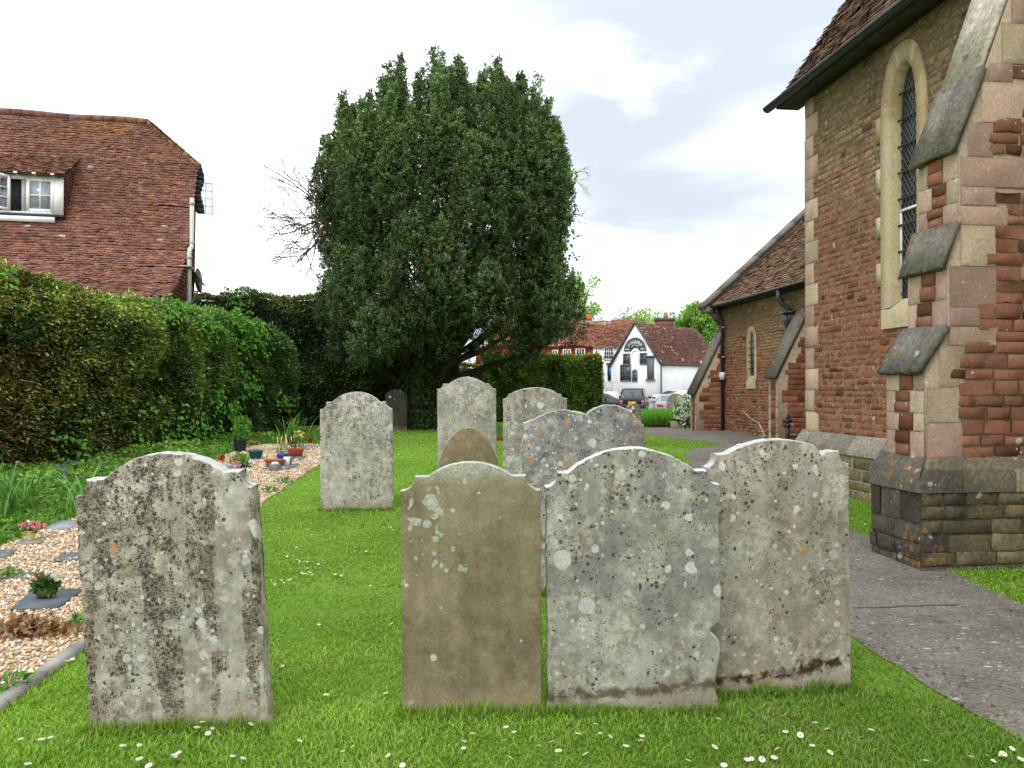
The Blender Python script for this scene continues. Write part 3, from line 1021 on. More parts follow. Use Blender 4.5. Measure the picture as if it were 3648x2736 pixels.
# ================================================================== masonry and tile generators (each face of wall is one mesh)
def masonry(mb, o, sa, ta, na, rows, colfn, lmin=0.14, lmax=0.42, joint=0.012, proud=0.022, rough=0.006):
    """rows: list of (t0, t1, [(s0, s1), ...]); blocks with bulging, uneven faces"""
    o, sa, ta, na = [np.asarray(q, float) for q in (o, sa, ta, na)]
    R = []
    for t0, t1, iv in rows:
        for s0, s1 in iv:
            s = s0
            while s < s1 - 0.02:
                l = random.uniform(lmin, lmax) * (0.7 + 0.6 * (t1 - t0) / 0.12)
                e = s + l
                if s1 - e < lmin * 0.7:
                    e = s1
                R.append((s, min(e, s1), t0, t1))
                s = e
    if not R:
        return mb
    R = np.array(R)
    n = len(R)
    gs = np.array([0, .06, .5, .94, 1.0])
    gt = np.array([0, .10, .90, 1.0])
    GS, GT = np.meshgrid(gs, gt)
    GS, GT = GS.ravel(), GT.ravel()
    edge = ((GS == 0) | (GS == 1) | (GT == 0) | (GT == 1))
    w_ = (R[:, 1] - R[:, 0] - joint)[:, None]
    h_ = (R[:, 3] - R[:, 2] - joint)[:, None]
    s = R[:, :1] + joint / 2 + w_ * GS
    t_ = R[:, 2:3] + joint / 2 + h_ * GT
    jit = min(rough * .5, .0042)
    s = s + RNG.normal(size=s.shape) * jit
    t_ = t_ + RNG.normal(size=t_.shape) * jit
    d = np.where(edge, -0.006, 1.0)
    pr = proud * RNG.uniform(0.35, 1.35, (n, 1))
    d = np.where(edge, -0.001, pr + RNG.normal(size=s.shape) * rough * .8)
    P = o + s[..., None] * sa + t_[..., None] * ta + d[..., None] * na
    cen = o + ((R[:, 0] + R[:, 1]) / 2)[:, None] * sa + ((R[:, 2] + R[:, 3]) / 2)[:, None] * ta
    c = colfn(cen, (R[:, 0] + R[:, 1]) / 2, (R[:, 2] + R[:, 3]) / 2)
    k = np.arange(3)[:, None] * 5 + np.arange(4)[None, :]
    q = np.stack([k, k + 1, k + 6, k + 5], -1).reshape(-1, 4)
    f = (np.arange(n)[:, None, None] * 20 + q[None]).reshape(-1, 4)
    cc = np.repeat(c, 20, 0).reshape(n, 20, 3)
    cc = cc * np.where(edge, 0.86, 1.0)[None, :, None] * RNG.uniform(.82, 1.18, (n, 20, 1))
    if np.dot(np.cross(sa, ta), na) < 0:
        f = f[:, ::-1]
    return mb.add(P.reshape(-1, 3), f, cc.reshape(-1, 3))


def subtract(iv, holes):
    out = [iv]
    for a, b in holes:
        nx_ = []
        for s0, s1 in out:
            if b <= s0 or a >= s1:
                nx_.append((s0, s1))
            else:
                if a > s0:
                    nx_.append((s0, a))
                if b < s1:
                    nx_.append((b, s1))
        out = nx_
    return [(a, b) for a, b in out if b - a > 0.03]


def courses(z0, z1, lo=0.085, hi=0.135):
    z, out = z0, []
    while z < z1 - 0.01:
        h = random.uniform(lo, hi)
        if z1 - (z + h) < lo * 0.8:
            h = z1 - z
        out.append((z, z + h))
        z += h
    return out


def tiles(mb, o, sa, ta, na, s0, s1, tl, tw, th, colfn, pred=None, lift=0.022, jit=0.006, sag=0.0):
    """plain tiles in overlapping courses: s along the eaves, t up the slope"""
    o, sa, ta, na = [np.asarray(q, float) for q in (o, sa, ta, na)]
    ns, nt = int((s1 - s0) / tw) + 1, int(tl / th) + 1
    I, J = np.meshgrid(np.arange(ns), np.arange(nt))
    I, J = I.ravel(), J.ravel()
    s = s0 + (I + 0.5 * (J % 2)) * tw
    t_ = J * th
    k = (s + tw <= s1 + tw * .5) & (t_ + th <= tl + th * .5)
    if pred is not None:
        k &= pred(s + tw / 2, t_ + th / 2)
    s, t_ = s[k], t_[k]
    n = len(s)
    e = RNG.normal(size=(n, 6)) * jit
    a0, a1 = s + 0.003, np.minimum(s + tw - 0.003, s1)
    tb, tt = t_ - 0.01 + e[:, 0] * 1.2, t_ + th * 1.06
    l0, l1 = lift + e[:, 1], lift + e[:, 2]
    if sag:
        q = np.stack([s * .45, t_ * .6, 0 * s], 1)
        sg = (fbm(q, 1.0, 4) - .5) * sag
        l0, l1 = l0 + sg, l1 + sg
        lt = sg * 1.0
    else:
        lt = 0 * s

    def pt(a, b, c):
        return o + a[:, None] * sa + b[:, None] * ta + c[:, None] * na
    V = np.stack([pt(a0, tb, l0), pt(a1, tb + e[:, 3], l1), pt(a1, tt, lt + 0.004), pt(a0, tt, lt + 0.004), pt(a0, tb, l0 - 0.018), pt(a1, tb + e[:, 3], l1 - 0.018)], 1).reshape(-1, 3)
    i = np.arange(n)[:, None] * 6
    f = np.concatenate([i + np.array([[0, 1, 2, 3]]), i + np.array([[4, 5, 1, 0]])])
    if np.dot(np.cross(sa, ta), na) < 0:
        f = f[:, ::-1]
    c = colfn(o + s[:, None] * sa + t_[:, None] * ta, s, t_)
    cc = np.repeat(c, 6, 0).reshape(n, 6, 3)
    cc[:, 4:, :] *= 0.45
    return mb.add(V, f, cc.reshape(-1, 3))


# stone with white lichen flecks
def lichmat(name, fleck=0.25, orange=0.0, dark=0.0, ns=16, na=.37, bd=.012):
    m, t = newmat(name)
    co = t.coord()
    nB = t.noise(co, ns, 7, 0.68)
    nC = t.noise(co, 60, 5, 0.7)
    c = t.mix(1.0, t.attr(), t.mr(nB, 0.25, 0.75, 1 - na, 1 + na), 'MULTIPLY')
    c = t.mix(t.mr(t.noise(co, 2.1, 5, 0.6), 0.5, 0.75, 0, 0.45), c, t.mix(1.0, c, (0.72, 0.68, 0.6), 'MULTIPLY'))
    cl = t.mr(t.noise(co, 2.6, 5, 0.6), 0.46, 0.66)
    for sc_, lim in ((9, .35), (24, .4)):
        d, cv = t.vor(co, sc_)
        r = t.sep(cv)
        mk = t.math('MULTIPLY', t.math('LESS_THAN', r[0], t.math('MULTIPLY', cl, lim * fleck * 2)), t.mr(t.math('SUBTRACT', d, t.mr(r[2], 0, 1, .06, .30)), -.04, .06, 1, 0))
        mk = t.math('MULTIPLY', mk, t.mr(nC, .3, .52))
        c = t.mix(t.math('MULTIPLY', mk, .85), c, (.52, .51, .49))
    if orange:
        d, cv = t.vor(co, 10)
        r = t.sep(cv)
        mk = t.math('MULTIPLY', t.math('LESS_THAN', r[1], t.math('MULTIPLY', t.mr(t.noise(co, 2.4, 4, .6), .48, .60), .75 * orange)), t.mr(t.math('SUBTRACT', d, t.mr(r[2], 0, 1, .15, .42)), -.04, .08, 1, 0))
        c = t.mix(t.math('MULTIPLY', mk, t.mr(nC, .32, .5, 0, .8)), c, (.30, .165, .035))
    if dark:
        c = t.mix(t.mr(t.noise(co, 3.3, 6, .7), .42, .66, 0, dark), c, (.05, .048, .043))
    h = t.math('ADD', t.math('MULTIPLY', nB, 1.0), t.math('MULTIPLY', nC, .7))
    t.out(c, .92, t.bump(h, .75, bd), .12)
    return m


M['ironstone'] = lichmat('ironstone_rubble', .34, 0, 0, 30, .42, .012)
M['quoin'] = lichmat('quoin_ashlar', .22, .0, .10, 38, .22, .006)
M['plinthstone'] = lichmat('plinth_stone', .5, 1.3, .45, 26, .42, .016)
M['capstone'] = lichmat('weathering_slab', .95, .25, .30, 22, .4, .012)

RED = np.array([S(150, 98, 74), S(142, 92, 70), S(160, 108, 82), S(134, 88, 70), S(146, 104, 80), S(128, 88, 72), S(154, 112, 88)])
OLV = np.array([S(148, 132, 98), S(138, 120, 90), S(156, 138, 104), S(130, 112, 88), S(142, 118, 90), S(132, 124, 98)])
MIX = np.array([S(140, 106, 82), S(128, 98, 80), S(150, 112, 84), S(132, 92, 70)])


def ironcol(zlo, zhi, seed=1, dk=0.03):
    def f(p, s, t_):
        n = len(p)
        k = sst(zlo, zhi, t_ + (fbm(p, .9, seed) - .5) * 2.4 + RNG.normal(size=n) * .28)
        a = RED[RNG.integers(0, len(RED), n)]
        b = OLV[RNG.integers(0, len(OLV), n)]
        c = a * (1 - k)[:, None] + b * k[:, None]
        j = RNG.random(n) < .16
        c[j] = MIX[RNG.integers(0, len(MIX), j.sum())]
        c = .5 * c + .5 * (RED.mean(0) * (1 - k)[:, None] + OLV.mean(0) * k[:, None]) * np.array([.97, .97, 1.0])
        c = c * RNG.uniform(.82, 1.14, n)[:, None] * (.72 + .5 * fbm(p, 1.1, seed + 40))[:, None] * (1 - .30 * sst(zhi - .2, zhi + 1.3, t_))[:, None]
        j = RNG.random(n) < dk
        c[j] *= .45
        return c
    return f


PINK = np.array([S(176, 150, 134), S(170, 142, 128), S(182, 166, 140), S(164, 138, 126), S(186, 162, 142), S(172, 156, 132)])
BUFF = np.array([S(188, 170, 134), S(180, 162, 126), S(192, 178, 146), S(174, 154, 118)])


def quoincol(pal=PINK, v=.12):
    return lambda p, s, t_: pal[RNG.integers(0, len(pal), len(p))] * RNG.uniform(1 - v, 1 + v, len(p))[:, None]


# ================================================================== THE CHURCH
CD = np.array([-0.1270, 0.9919, 0.0])       # along the nave wall, away from the viewer
CN = np.array([0.9919, 0.1270, 0.0])        # into the building
CZ = np.array([0.0, 0.0, 1.0])
CO = np.array([5.884, -0.10, 0.0])


def W(u, v, z):
    return CO + u * CD + v * CN + z * CZ


def Wp(pts):
    return np.array([W(*p) for p in pts])


church = thing('church', 'red brown ironstone church with buttresses, lancet windows and tiled roofs at right', 'church', W(7.5, .3, 0))
MORT = S(146, 118, 92)
MORT2 = S(190, 180, 160)
NL, EAV = 12.0, 5.92


def lancet(wd, z0, zs, za, n=12):
    """outline of the opening from bottom left round to bottom right, (x, z)"""
    hw = wd / 2
    L = [(-hw, z0)]
    for k in range(n + 1):
        a = k / n * PI / 2
        L.append((-hw * math.cos(a) ** 0.8 if k < n else 0.0, zs + (za - zs) * math.sin(a) ** 1.0))
    R = [(-x, z) for x, z in L[:-1]][::-1]
    return L + R


def lancet_window(name, v, u0, wd, z0, zs, za, band, parent, depth=0.12, bars=7, lattice=0.1, white=None, longs=True, barr=0.012):
    """window thing-part: dressed surround with splayed reveal, leaded glass and iron bars"""
    inn = lancet(wd, z0, zs, za)
    out = lancet(wd + 2 * band, z0 - .02, zs, za + band * 1.25)
    mb = MB()
    na = -CN
    pf = 0.030
    n = len(inn)

    def p3(x, z, d):
        return W(u0 + x, v, z) + na * d
    I = np.array([p3(x, z, pf - .012) for x, z in inn])
    O = np.array([p3(x, z, pf) for x, z in out])
    Ob = np.array([p3(x, z, -.02) for x, z in out])
    inn2 = lancet(wd * .86, z0 + .10, zs, za - .03)
    Rv = np.array([p3(x, z, -depth) for x, z in inn2])
    k = np.arange(n - 1)
    cc = np.array([BUFF[random.randrange(4)] * random.uniform(.9, 1.08) for _ in range(n)])
    mb.add(np.concatenate([O, I, Rv, Ob]), np.concatenate([np.stack([k, k + n, k + n + 1, k + 1], 1), np.stack([k + n, k + 2 * n, k + 2 * n + 1, k + n + 1], 1), np.stack([k + 3 * n, k, k + 1, k + 3 * n + 1], 1)]),
           np.concatenate([cc, cc * .95, cc * .85, cc * .7]))
    # sloping sill
    hw = wd / 2 + band
    zb = z0 - .26
    sl = [p3(-hw, zb, pf), p3(hw, zb, pf), p3(hw, z0 - .02, pf), p3(wd / 2, z0 - .02, pf), p3(-wd / 2, z0 - .02, pf), p3(-hw, z0 - .02, pf), p3(-wd * .43, z0 + .10, -depth), p3(wd * .43, z0 + .10, -depth)]
    mb.add(sl, [[0, 1, 2, 3, 4, 5], [4, 3, 7, 6]], BUFF[2] * 1.0)
    if longs:
        z, i = z0 - .02, 0
        while z < zs - .1:
            h = random.uniform(.26, .36)
            for sgn in (-1, 1):
                if (i + (sgn > 0)) % 2 == 0:
                    x = sgn * (hw + .055)
                    mb.box(W(u0 + x, v, z + h / 2) + na * .006, (.11, .04, h - .012), BUFF[random.randrange(4)] * random.uniform(.85, 1.0), np.array([CD, CN, CZ]))
            z += h
            i += 1
    sur = mb.build(name, M['quoin'], parent)
    mb = MB()
    g = [p3(x, z, -depth + .012) for x, z in inn2]
    mb.add(g, [list(range(len(g)))], (0.03, 0.034, 0.04))
    gl = mb.build('glass', M['leaded'], sur)
    mb = MB()
    ww = wd * .86

    def halfw(z):
        if z <= zs:
            return ww / 2
        q = (z - zs) / (za - .03 - zs)
        return ww / 2 * max(0.0, math.cos(math.asin(min(1, q)))) ** .8
    d0 = -depth + .02
    zz = z0 + .16
    k = -40
    while lattice and k < 80:                    # diamond leads
        for sg in (-1, 1):
            a, b = [], None
            for q in np.linspace(-ww / 2, ww / 2, 7):
                z = z0 + k * lattice + sg * q * 1.5
                if z0 + .16 < z < za - .06 and abs(q) <= halfw(z) + 1e-6:
                    a.append((q, z))
            if len(a) > 1:
                mb.bar(p3(*a[0], d0), p3(*a[-1], d0), .010, .006, (0.10, 0.105, 0.11), up=CN)
        k += 1
    for i in range(bars):
        z = z0 + .22 + (za - .12 - z0 - .22) * (i + .4) / bars
        hwid = halfw(z) + .035
        mb.tube([p3(-hwid, z, d0 + .03), p3(hwid, z, d0 + .03)], barr, 6, (0.03, 0.03, 0.03))
    mb.build('bars', M['black_iron'], sur)
    if white:
        mb = MB()
        zt = white
        for x in (-ww / 2 + .015, ww / 2 - .015):
            mb.bar(p3(x, z0 + .17, d0 + .012), p3(x, zt, d0 + .012), .024, .02, (.75, .75, .74), up=CN)
        mb.bar(p3(-ww / 2, zt, d0 + .014), p3(ww / 2, zt, d0 + .014), .03, .022, (.75, .75, .74), up=CN)
        mb.build('casement', M['white_paint'], sur)
    return lambda z: halfw(z) / .86 + band * .75, zb, za + band * 1.1


def wallface(mb, v, ua, ub, z0, z1, holes, colfn, cz=(.062, .102), mort=MORT, lm=(.09, .28), quo=None, proud=.005):
    """rubble face on plane v (facing -CN), holes: list of (u, halfwidth function, z low, z high)"""
    rows = []
    for a, b in courses(z0, z1, *cz):
        zc = (a + b) / 2
        hs = []
        for (hu, hw, lo, hi) in holes:
            if lo < zc < hi:
                w_ = hw(zc)
                hs.append((hu - w_, hu + w_))
        iv = subtract((ua, ub), hs)
        if quo:
            qs = quo(zc)
            iv2 = []
            for s0, s1 in iv:
                iv2 += subtract((s0, s1), qs)
            iv = iv2
        rows.append((a, b, iv))
        for s0, s1 in subtract((ua, ub), hs):
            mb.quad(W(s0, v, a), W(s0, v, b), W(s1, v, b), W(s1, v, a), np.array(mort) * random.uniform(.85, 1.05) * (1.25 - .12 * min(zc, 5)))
    masonry(mb, W(0, v, 0), CD, CZ, -CN, rows, colfn, *lm, proud=proud)


# ---- nave
nw = lancet_window('window', 0, 9.62, .50, 2.56, 4.80, 5.45, .19, church, bars=8, lattice=.11, white=3.72)
lf_nave = [(9.62, nw[0], nw[1], nw[2])]
random.seed(11)
mb = MB()


def quoin_far(z):
    return [(11.64 if int(z / .31) % 2 else 11.76, 12.2)]


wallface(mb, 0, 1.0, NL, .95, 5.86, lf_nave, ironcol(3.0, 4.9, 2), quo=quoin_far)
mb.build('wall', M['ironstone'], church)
mb = MB()
z = .95
while z < 5.8:
    i = int((z + .1) / .31)
    a = 11.64 if i % 2 else 11.76
    zz = (i + 1) * .31
    masonry(mb, W(0, 0, 0), CD, CZ, -CN, [(z, min(zz, 5.86), [(a, 12.015)])], quoincol(), .5, .9, joint=.005, proud=.016, rough=.002)
    z = zz
# the slim far buttress seen edge on beyond the corner
mb.prism([(-.0, 0.2), (.07, .2), (.07, 5.0), (-.0, 5.25)], W(NL, 0.02, 0), CD, CZ, CN * .6, PINK[0])
mb.build('quoins', M['quoin'], church)
# hidden walls: far gable and the south side close the building
mb = MB()
mb.prism([(0.02, -.3), (8.4, -.3), (8.4, EAV), (4.2, EAV + 5.75), (0.02, EAV)], W(NL - .02, 0, 0), CN, CZ, -CD * .3, RED[1])
mb.prism([(0.02, -.3), (8.4, -.3), (8.4, EAV), (4.2, EAV + 5.75), (0.02, EAV)], W(1.0, 0, 0), CN, CZ, CD * .3, RED[1])
mb.box(W(6.5, 8.3, 2.8), (11, .3, 6.2), RED[2], np.array([CD, CN, CZ]))
mb.build('gable_wall', M['ironstone'], church)
# plinth of the nave
mb = MB()
PV = -.13
rows = [(a, b, [(1.0, NL + .1)]) for a, b in courses(-.1, .74, .12, .2)]
for a, b, iv in rows:
    mb.quad(W(1, PV, a), W(1, PV, b), W(NL + .1, PV, b), W(NL + .1, PV, a), np.array(MORT2) * .8)


def plinthcol(p, s, t_):
    n = len(p)
    pal = np.array([S(128, 116, 86), S(140, 104, 78), S(118, 108, 84), S(146, 128, 96), S(150, 98, 72), S(134, 122, 98)])
    return pal[RNG.integers(0, len(pal), n)] * RNG.uniform(.75, 1.15, n)[:, None]


masonry(mb, W(0, PV, 0), CD, CZ, -CN, rows, plinthcol, .2, .42, proud=.008)
u = 1.0
while u < NL + .1:
    e = min(u + random.uniform(.45, .75), NL + .13)
    c = np.array(S(150, 143, 132)) * random.uniform(.8, 1.1)
    P = Wp([(u + .004, PV - .02, .70), (e - .004, PV - .02, .70), (e - .004, PV - .02, .755), (u + .004, PV - .02, .755), (u + .004, .01, .965), (e - .004, .01, .965)])
    mb.add(P, [[0, 3, 2, 1], [3, 4, 5, 2]], c)
    u = e
mb.prism([(PV - .02, -.1), (.3, -.1), (.3, .95), (.01, .96), (PV - .02, .75)], W(NL + .13, 0, 0), CN, CZ, CD * -.02, S(150, 143, 132))
mb.build('plinth', M['plinthstone'], church)

# nave roof
PITCH = R_(55.5)
TA = CN * math.cos(PITCH) + CZ * math.sin(PITCH)
NA = -CN * math.sin(PITCH) + CZ * math.cos(PITCH)
TPAL = np.array([S(120, 88, 74), S(108, 82, 72), S(132, 94, 76), S(98, 80, 72), S(124, 100, 86), S(112, 92, 80)])


def rooftcol(pal, moss=.3, mosscol=S(120, 104, 62), seed=3, v=.22):
    def f(p, s, t_):
        n = len(p)
        c = pal[RNG.integers(0, len(pal), n)] * RNG.uniform(1 - v, 1 + v, n)[:, None]
        k = np.clip((fbm(p, .55, seed) - .42) * 3.2, 0, 1) * moss
        k = k * RNG.uniform(.3, 1.2, n)
        k = np.clip(k, 0, 1)[:, None]
        return c * (1 - k) + np.array(mosscol) * k
    return f


mb = MB()
tl = 4.5 / math.cos(PITCH)
oR = W(0, -.30, EAV - .03)
mb.quad(oR + CD * 1, oR + CD * (NL + .36), oR + CD * (NL + .36) + TA * tl, oR + CD * 1 + TA * tl, (.06, .045, .04))
tiles(mb, oR, CD, TA, NA, 1.0, NL + .38, tl, .165, .105, rooftcol(TPAL, .4), lift=.03, jit=.008)
oB = W(0, 8.7, EAV - .03)
mb.quad(oB + CD * 1, oB + CD * (NL + .36), W(NL + .36, 4.2, EAV - .03 + 4.5 * math.tan(PITCH)), W(1, 4.2, EAV - .03 + 4.5 * math.tan(PITCH)), (.12, .08, .07))
# dark underside boards at the eaves and verge
mb.prism([(-.30, EAV - .045), (.06, EAV - .045), (.06, EAV - .10), (-.30, EAV - .10)], W(1.0, 0, 0), CN, CZ, CD * (NL + .33 - 1), (.035, .03, .028))
mb.build('roof', M['tile'], church)
mb = MB()
gp = [W(1.0, -.36, EAV - .075), W(5, -.36, EAV - .075), W(NL + .5, -.36, EAV - .075)]
for i in range(12):
    pass
a = np.linspace(PI, 2 * PI, 9)
mb.prism([(.075 * math.cos(q), .075 * math.sin(q)) for q in a] + [(.06 * math.cos(q), .06 * math.sin(q)) for q in a[::-1]], W(1.0, -.365, EAV - .03), CN, CZ, CD * (NL - .5), (.022, .024, .028))
mb.build('gutter', M['black_iron'], church)

# ---- the great stepped buttress
U0, U1 = 7.255, 7.805
prof = [(-1.384, .90), (-1.384, 1.74), (-1.165, 2.08), (-1.165, 2.66), (-1.055, 3.00), (-1.055, 3.70), (-.594, 4.955), (-.39, 5.50), (0, 5.75), (0, .90)]
CORE = S(178, 160, 138)


def vout(z):
    pts = [(.9, -1.384), (1.74, -1.384), (2.08, -1.165), (2.66, -1.165), (3.0, -1.055), (3.70, -1.055), (4.955, -.594), (5.5, -.39), (5.75, 0)]
    return float(np.interp(z, [p[0] for p in pts], [p[1] for p in pts]))


mb = MB()
mb.prism(prof, W(U0, 0, 0), CN, CZ, CD * (U1 - U0), CORE)
random.seed(5)
rows, qrows = [], []
zq, k = .955, 0
QW = []
while zq < 5.6:
    h = random.choice([.17, .26, .31, .36])
    QW.append((zq, zq + h, random.choice([.30, .44, .52, .62]) if k % 2 else random.choice([.22, .27, .32])))
    zq += h
    k += 1


def qw(z):
    for a, b, w_ in QW:
        if a <= z < b:
            return w_
    return .3


for a, b in courses(.955, 5.5, .085, .14):
    zc = (a + b) / 2
    s0 = vout(b) + qw(zc)
    if -.0 - s0 > .05:
        rows.append((a, b, [(s0, -.0)]))
masonry(mb, W(U0 - .013, 0, 0), CN, CZ, -CD, rows, (lambda p, s, t_: ironcol(6.5, 8.0, 6, .07)(p, s, t_) * np.array([.94, 1.0, 1.06])), .11, .30, joint=.013, proud=.007, rough=.009)
for a, b, w_ in QW:
    s0 = max(vout(a + .01), vout(b - .01)) if b > 1.7 else -1.384
    if -.02 - s0 > .1:
        masonry(mb, W(U0 - .011, 0, 0), CN, CZ, -CD, [(a, min(b, 5.5), [(s0 + .004, min(s0 + w_ + .03, 0))])], quoincol(PINK, .14), .9, 1.2, joint=.004, proud=.006, rough=.002)
# outer faces: two strips of ashlar with rubble between
for (v_, z0, z1) in ((-1.384, .955, 1.70), (-1.165, 2.10, 2.62), (-1.055, 3.02, 3.66)):
    z = z0
    k = 0
    while z < z1 - .02:
        h = min(random.uniform(.15, .26), z1 - z)
        if z1 - z - h < .08:
            h = z1 - z
        wl, wr = (.15, .20) if k % 2 else (.20, .14)
        masonry(mb, W(0, v_ - .011, 0), CD, CZ, -CN, [(z, z + h, [(U0, U0 + wl), (U1 - wr, U1)])], quoincol(PINK, .14), .9, 1.2, joint=.004, proud=.006, rough=.002)
        rr = [(z, z + h * .5, [(U0 + wl, U1 - wr)]), (z + h * .5, z + h, [(U0 + wl, U1 - wr)])] if h > .17 else [(z, z + h, [(U0 + wl, U1 - wr)])]
        masonry(mb, W(0, v_ - .013, 0), CD, CZ, -CN, rr, ironcol(6.5, 8, 4, .22), .12, .3, joint=.012, proud=.016, rough=.007)
        z += h
        k += 1
butt = mb.build('buttress', M['quoin'], church)


def cap(zb, zt, vb, vt, name='weathering_slab', ov=.03, thick=.085, parent=butt, u0=U0, u1=U1, col=S(112, 108, 102), z2=None):
    d = np.array([vt - vb, zt - zb])
    L = np.linalg.norm(d)
    d /= L
    nn = np.array([-d[1], d[0]])
    a = np.array([vb, zb]) - d * .03
    b = np.array([vt, zt])
    pts = [a - nn * .0, a + nn * thick, b + nn * thick, b]
    pts = [tuple(p) for p in pts]
    mb = MB()
    # subdivide along the width for a worn edge
    m = 7
    us = np.linspace(u0 - ov, u1 + ov, m)
    V, C = [], []
    for i, u in enumerate(us):
        for (v_, z_) in pts:
            j = RNG.normal(size=2) * .006
            V.append(W(u, v_ + j[0], z_ + j[1]))
            C.append(np.array(col) * RNG.uniform(.75, 1.2))
    f = []
    for i in range(m - 1):
        for q in range(4):
            f.append([i * 4 + q, i * 4 + (q + 1) % 4, (i + 1) * 4 + (q + 1) % 4, (i + 1) * 4 + q])
    f += [[3, 2, 1, 0], [(m - 1) * 4 + q for q in range(4)]]
    mb.add(V, f, C)
    return mb.build(name, M['capstone'], parent)


cap(1.71, 2.09, -1.42, -1.165, col=S(112, 108, 100), thick=.06)
cap(2.63, 3.01, -1.20, -1.055, col=S(114, 109, 100), thick=.052)
cap(3.66, 4.38, -1.09, -.80, col=S(118, 112, 102), thick=.05)
cap(4.36, 5.62, -.812, -.34, col=S(186, 176, 160), thick=.045, ov=.0)
# plinth of the buttress
mb = MB()
PU0, PU1, PV0 = U0 - .10, U1 + .09, -1.50
mb.prism([(PV0 + .014, -.2), (PV0 + .014, .80), (-1.384, .965), (0.05, .965), (0.05, -.2)], W(PU0 + .012, 0, 0), CN, CZ, CD * (PU1 - PU0 - .012), S(120, 110, 92))


def buttplinth(p, s, t_):
    n = len(p)
    dk = sst(-.95, -1.2, s + RNG.normal(size=n) * .12)[:, None]
    a = np.array([S(116, 109, 84), S(124, 112, 88), S(106, 98, 76), S(130, 121, 94), S(104, 92, 74)])[RNG.integers(0, 5, n)]
    b = np.array([S(92, 84, 72), S(106, 94, 76), S(82, 74, 66)])[RNG.integers(0, 3, n)]
    return (a * (1 - dk) + b * dk) * RNG.uniform(.8, 1.15, n)[:, None]


rows = [(a, b, [(PV0 + .005, -.0)]) for a, b in courses(-.08, .68, .10, .155)]
masonry(mb, W(PU0, 0, 0), CN, CZ, -CD, rows, buttplinth, .14, .36, joint=.010, proud=.009, rough=.012)
rows = [(a, b, [(PU0, PU1)]) for a, b in courses(-.08, .68, .14, .2)]
masonry(mb, W(0, PV0, 0), CD, CZ, -CN, rows, lambda p, s, t_: np.array(S(86, 79, 70)) * RNG.uniform(.75, 1.25, len(p))[:, None], .13, .26, joint=.010, proud=.008, rough=.010)
# chamfered top course
s = PV0
k = 0
segs = [(-1.505, -1.12), (-1.12, -.62), (-.62, -.02)]
for a, b in segs:
    c = np.array([S(98, 92, 82), S(112, 104, 90), S(146, 137, 112)][k])
    P = [W(PU0 - .02, a + .003, .67), W(PU0 - .02, b - .003, .67), W(PU0 - .02, b - .003, .82), W(PU0 - .02, a + .003, .82), W(U0 - .006, max(a + .003, -1.39), .975), W(U0 - .006, b - .003, .975)]
    mb.add(P, [[0, 1, 2, 3], [3, 2, 5, 4]], c)
    k += 1
c = np.array(S(104, 99, 90))
P = [W(PU0 - .02, PV0 - .02, .67), W(PU1, PV0 - .02, .67), W(PU1, PV0 - .02, .82), W(PU0 - .02, PV0 - .02, .82), W(U0 - .006, -1.39, .975), W(PU1, -1.39, .975)]
mb.add(P, [[1, 0, 3, 2], [2, 3, 4, 5]], c)
mb.quad(W(PU0 - .02, PV0 - .02, .67), W(PU0 - .02, -1.5, .67), W(PU0 - .02, -1.5, .82), W(PU0 - .02, PV0 - .02, .82), c)
# rough footing
mb.box(W(PU0 + .34, PV0 + .74, -.06), (.74, 1.50, .16), S(84, 77, 64), np.array([CD, CN, CZ]))
mb.build('buttress_plinth', M['plinthstone'], church)

# ---- chancel
CV, CU0, CU1, CE = 3.2, 12.0, 23.40, 4.0
cw = lancet_window('window', CV, 21.06, .34, 1.84, 2.72, 3.08, .13, church, depth=.04, bars=5, lattice=0, longs=False)
random.seed(21)
mb = MB()
wallface(mb, CV, CU0, CU1, .25, CE, [(21.06, cw[0], cw[1], cw[2])], ironcol(2.5, 3.6, 9), proud=.006)
mb.build('wall', M['ironstone'], church, ).__setitem__('label', 'lower chancel wall of red ironstone')
CP = R_(42)
TA2 = CN * math.cos(CP) + CZ * math.sin(CP)
NA2 = -CN * math.sin(CP) + CZ * math.cos(CP)
mb = MB()
mb.prism([(CV + .02, -.2), (10.2, -.2), (10.2, CE), (6.7, CE + 3.15), (CV + .02, CE)], W(CU1 - .02, 0, 0), CN, CZ, -CD * .35, RED[3])
mb.box(W(18, 10.1, 2), (11, .2, 4.4), RED[2], np.array([CD, CN, CZ]))
mb.build('gable_wall', M['ironstone'], church)
mb = MB()
oR = W(0, CV - .30, CE - .02)
tl2 = 3.8 / math.cos(CP)
mb.quad(oR + CD * 12, oR + CD * CU1, oR + CD * CU1 + TA2 * tl2, oR + CD * 12 + TA2 * tl2, (.06, .045, .04))
CPAL = np.array([S(142, 104, 84), S(130, 96, 82), S(150, 112, 88), S(116, 92, 80), S(136, 112, 90), S(126, 98, 84)])
tiles(mb, oR, CD, TA2, NA2, 12.0, CU1 - .02, tl2, .17, .11, rooftcol(CPAL, .95, S(126, 114, 70), 13), lift=.03, jit=.009, sag=.05)
mb.quad(W(12, 10.5, CE - .02), W(CU1, 10.5, CE - .02), W(CU1, 6.7, CE + 3.4), W(12, 6.7, CE + 3.4), (.12, .08, .07))
mb.prism([(CV - .28, CE - .03), (CV + .05, CE - .03), (CV + .05, CE - .09), (CV - .28, CE - .09)], W(12, 0, 0), CN, CZ, CD * (CU1 - 12), (.03, .028, .026))
mb.build('roof', M['tile'], church)
mb = MB()       # raised coping of the far gable, with kneeler
a = W(CU1 - .1, CV - .46, CE - .02 - .16)
L = 3.95 / math.cos(CP)
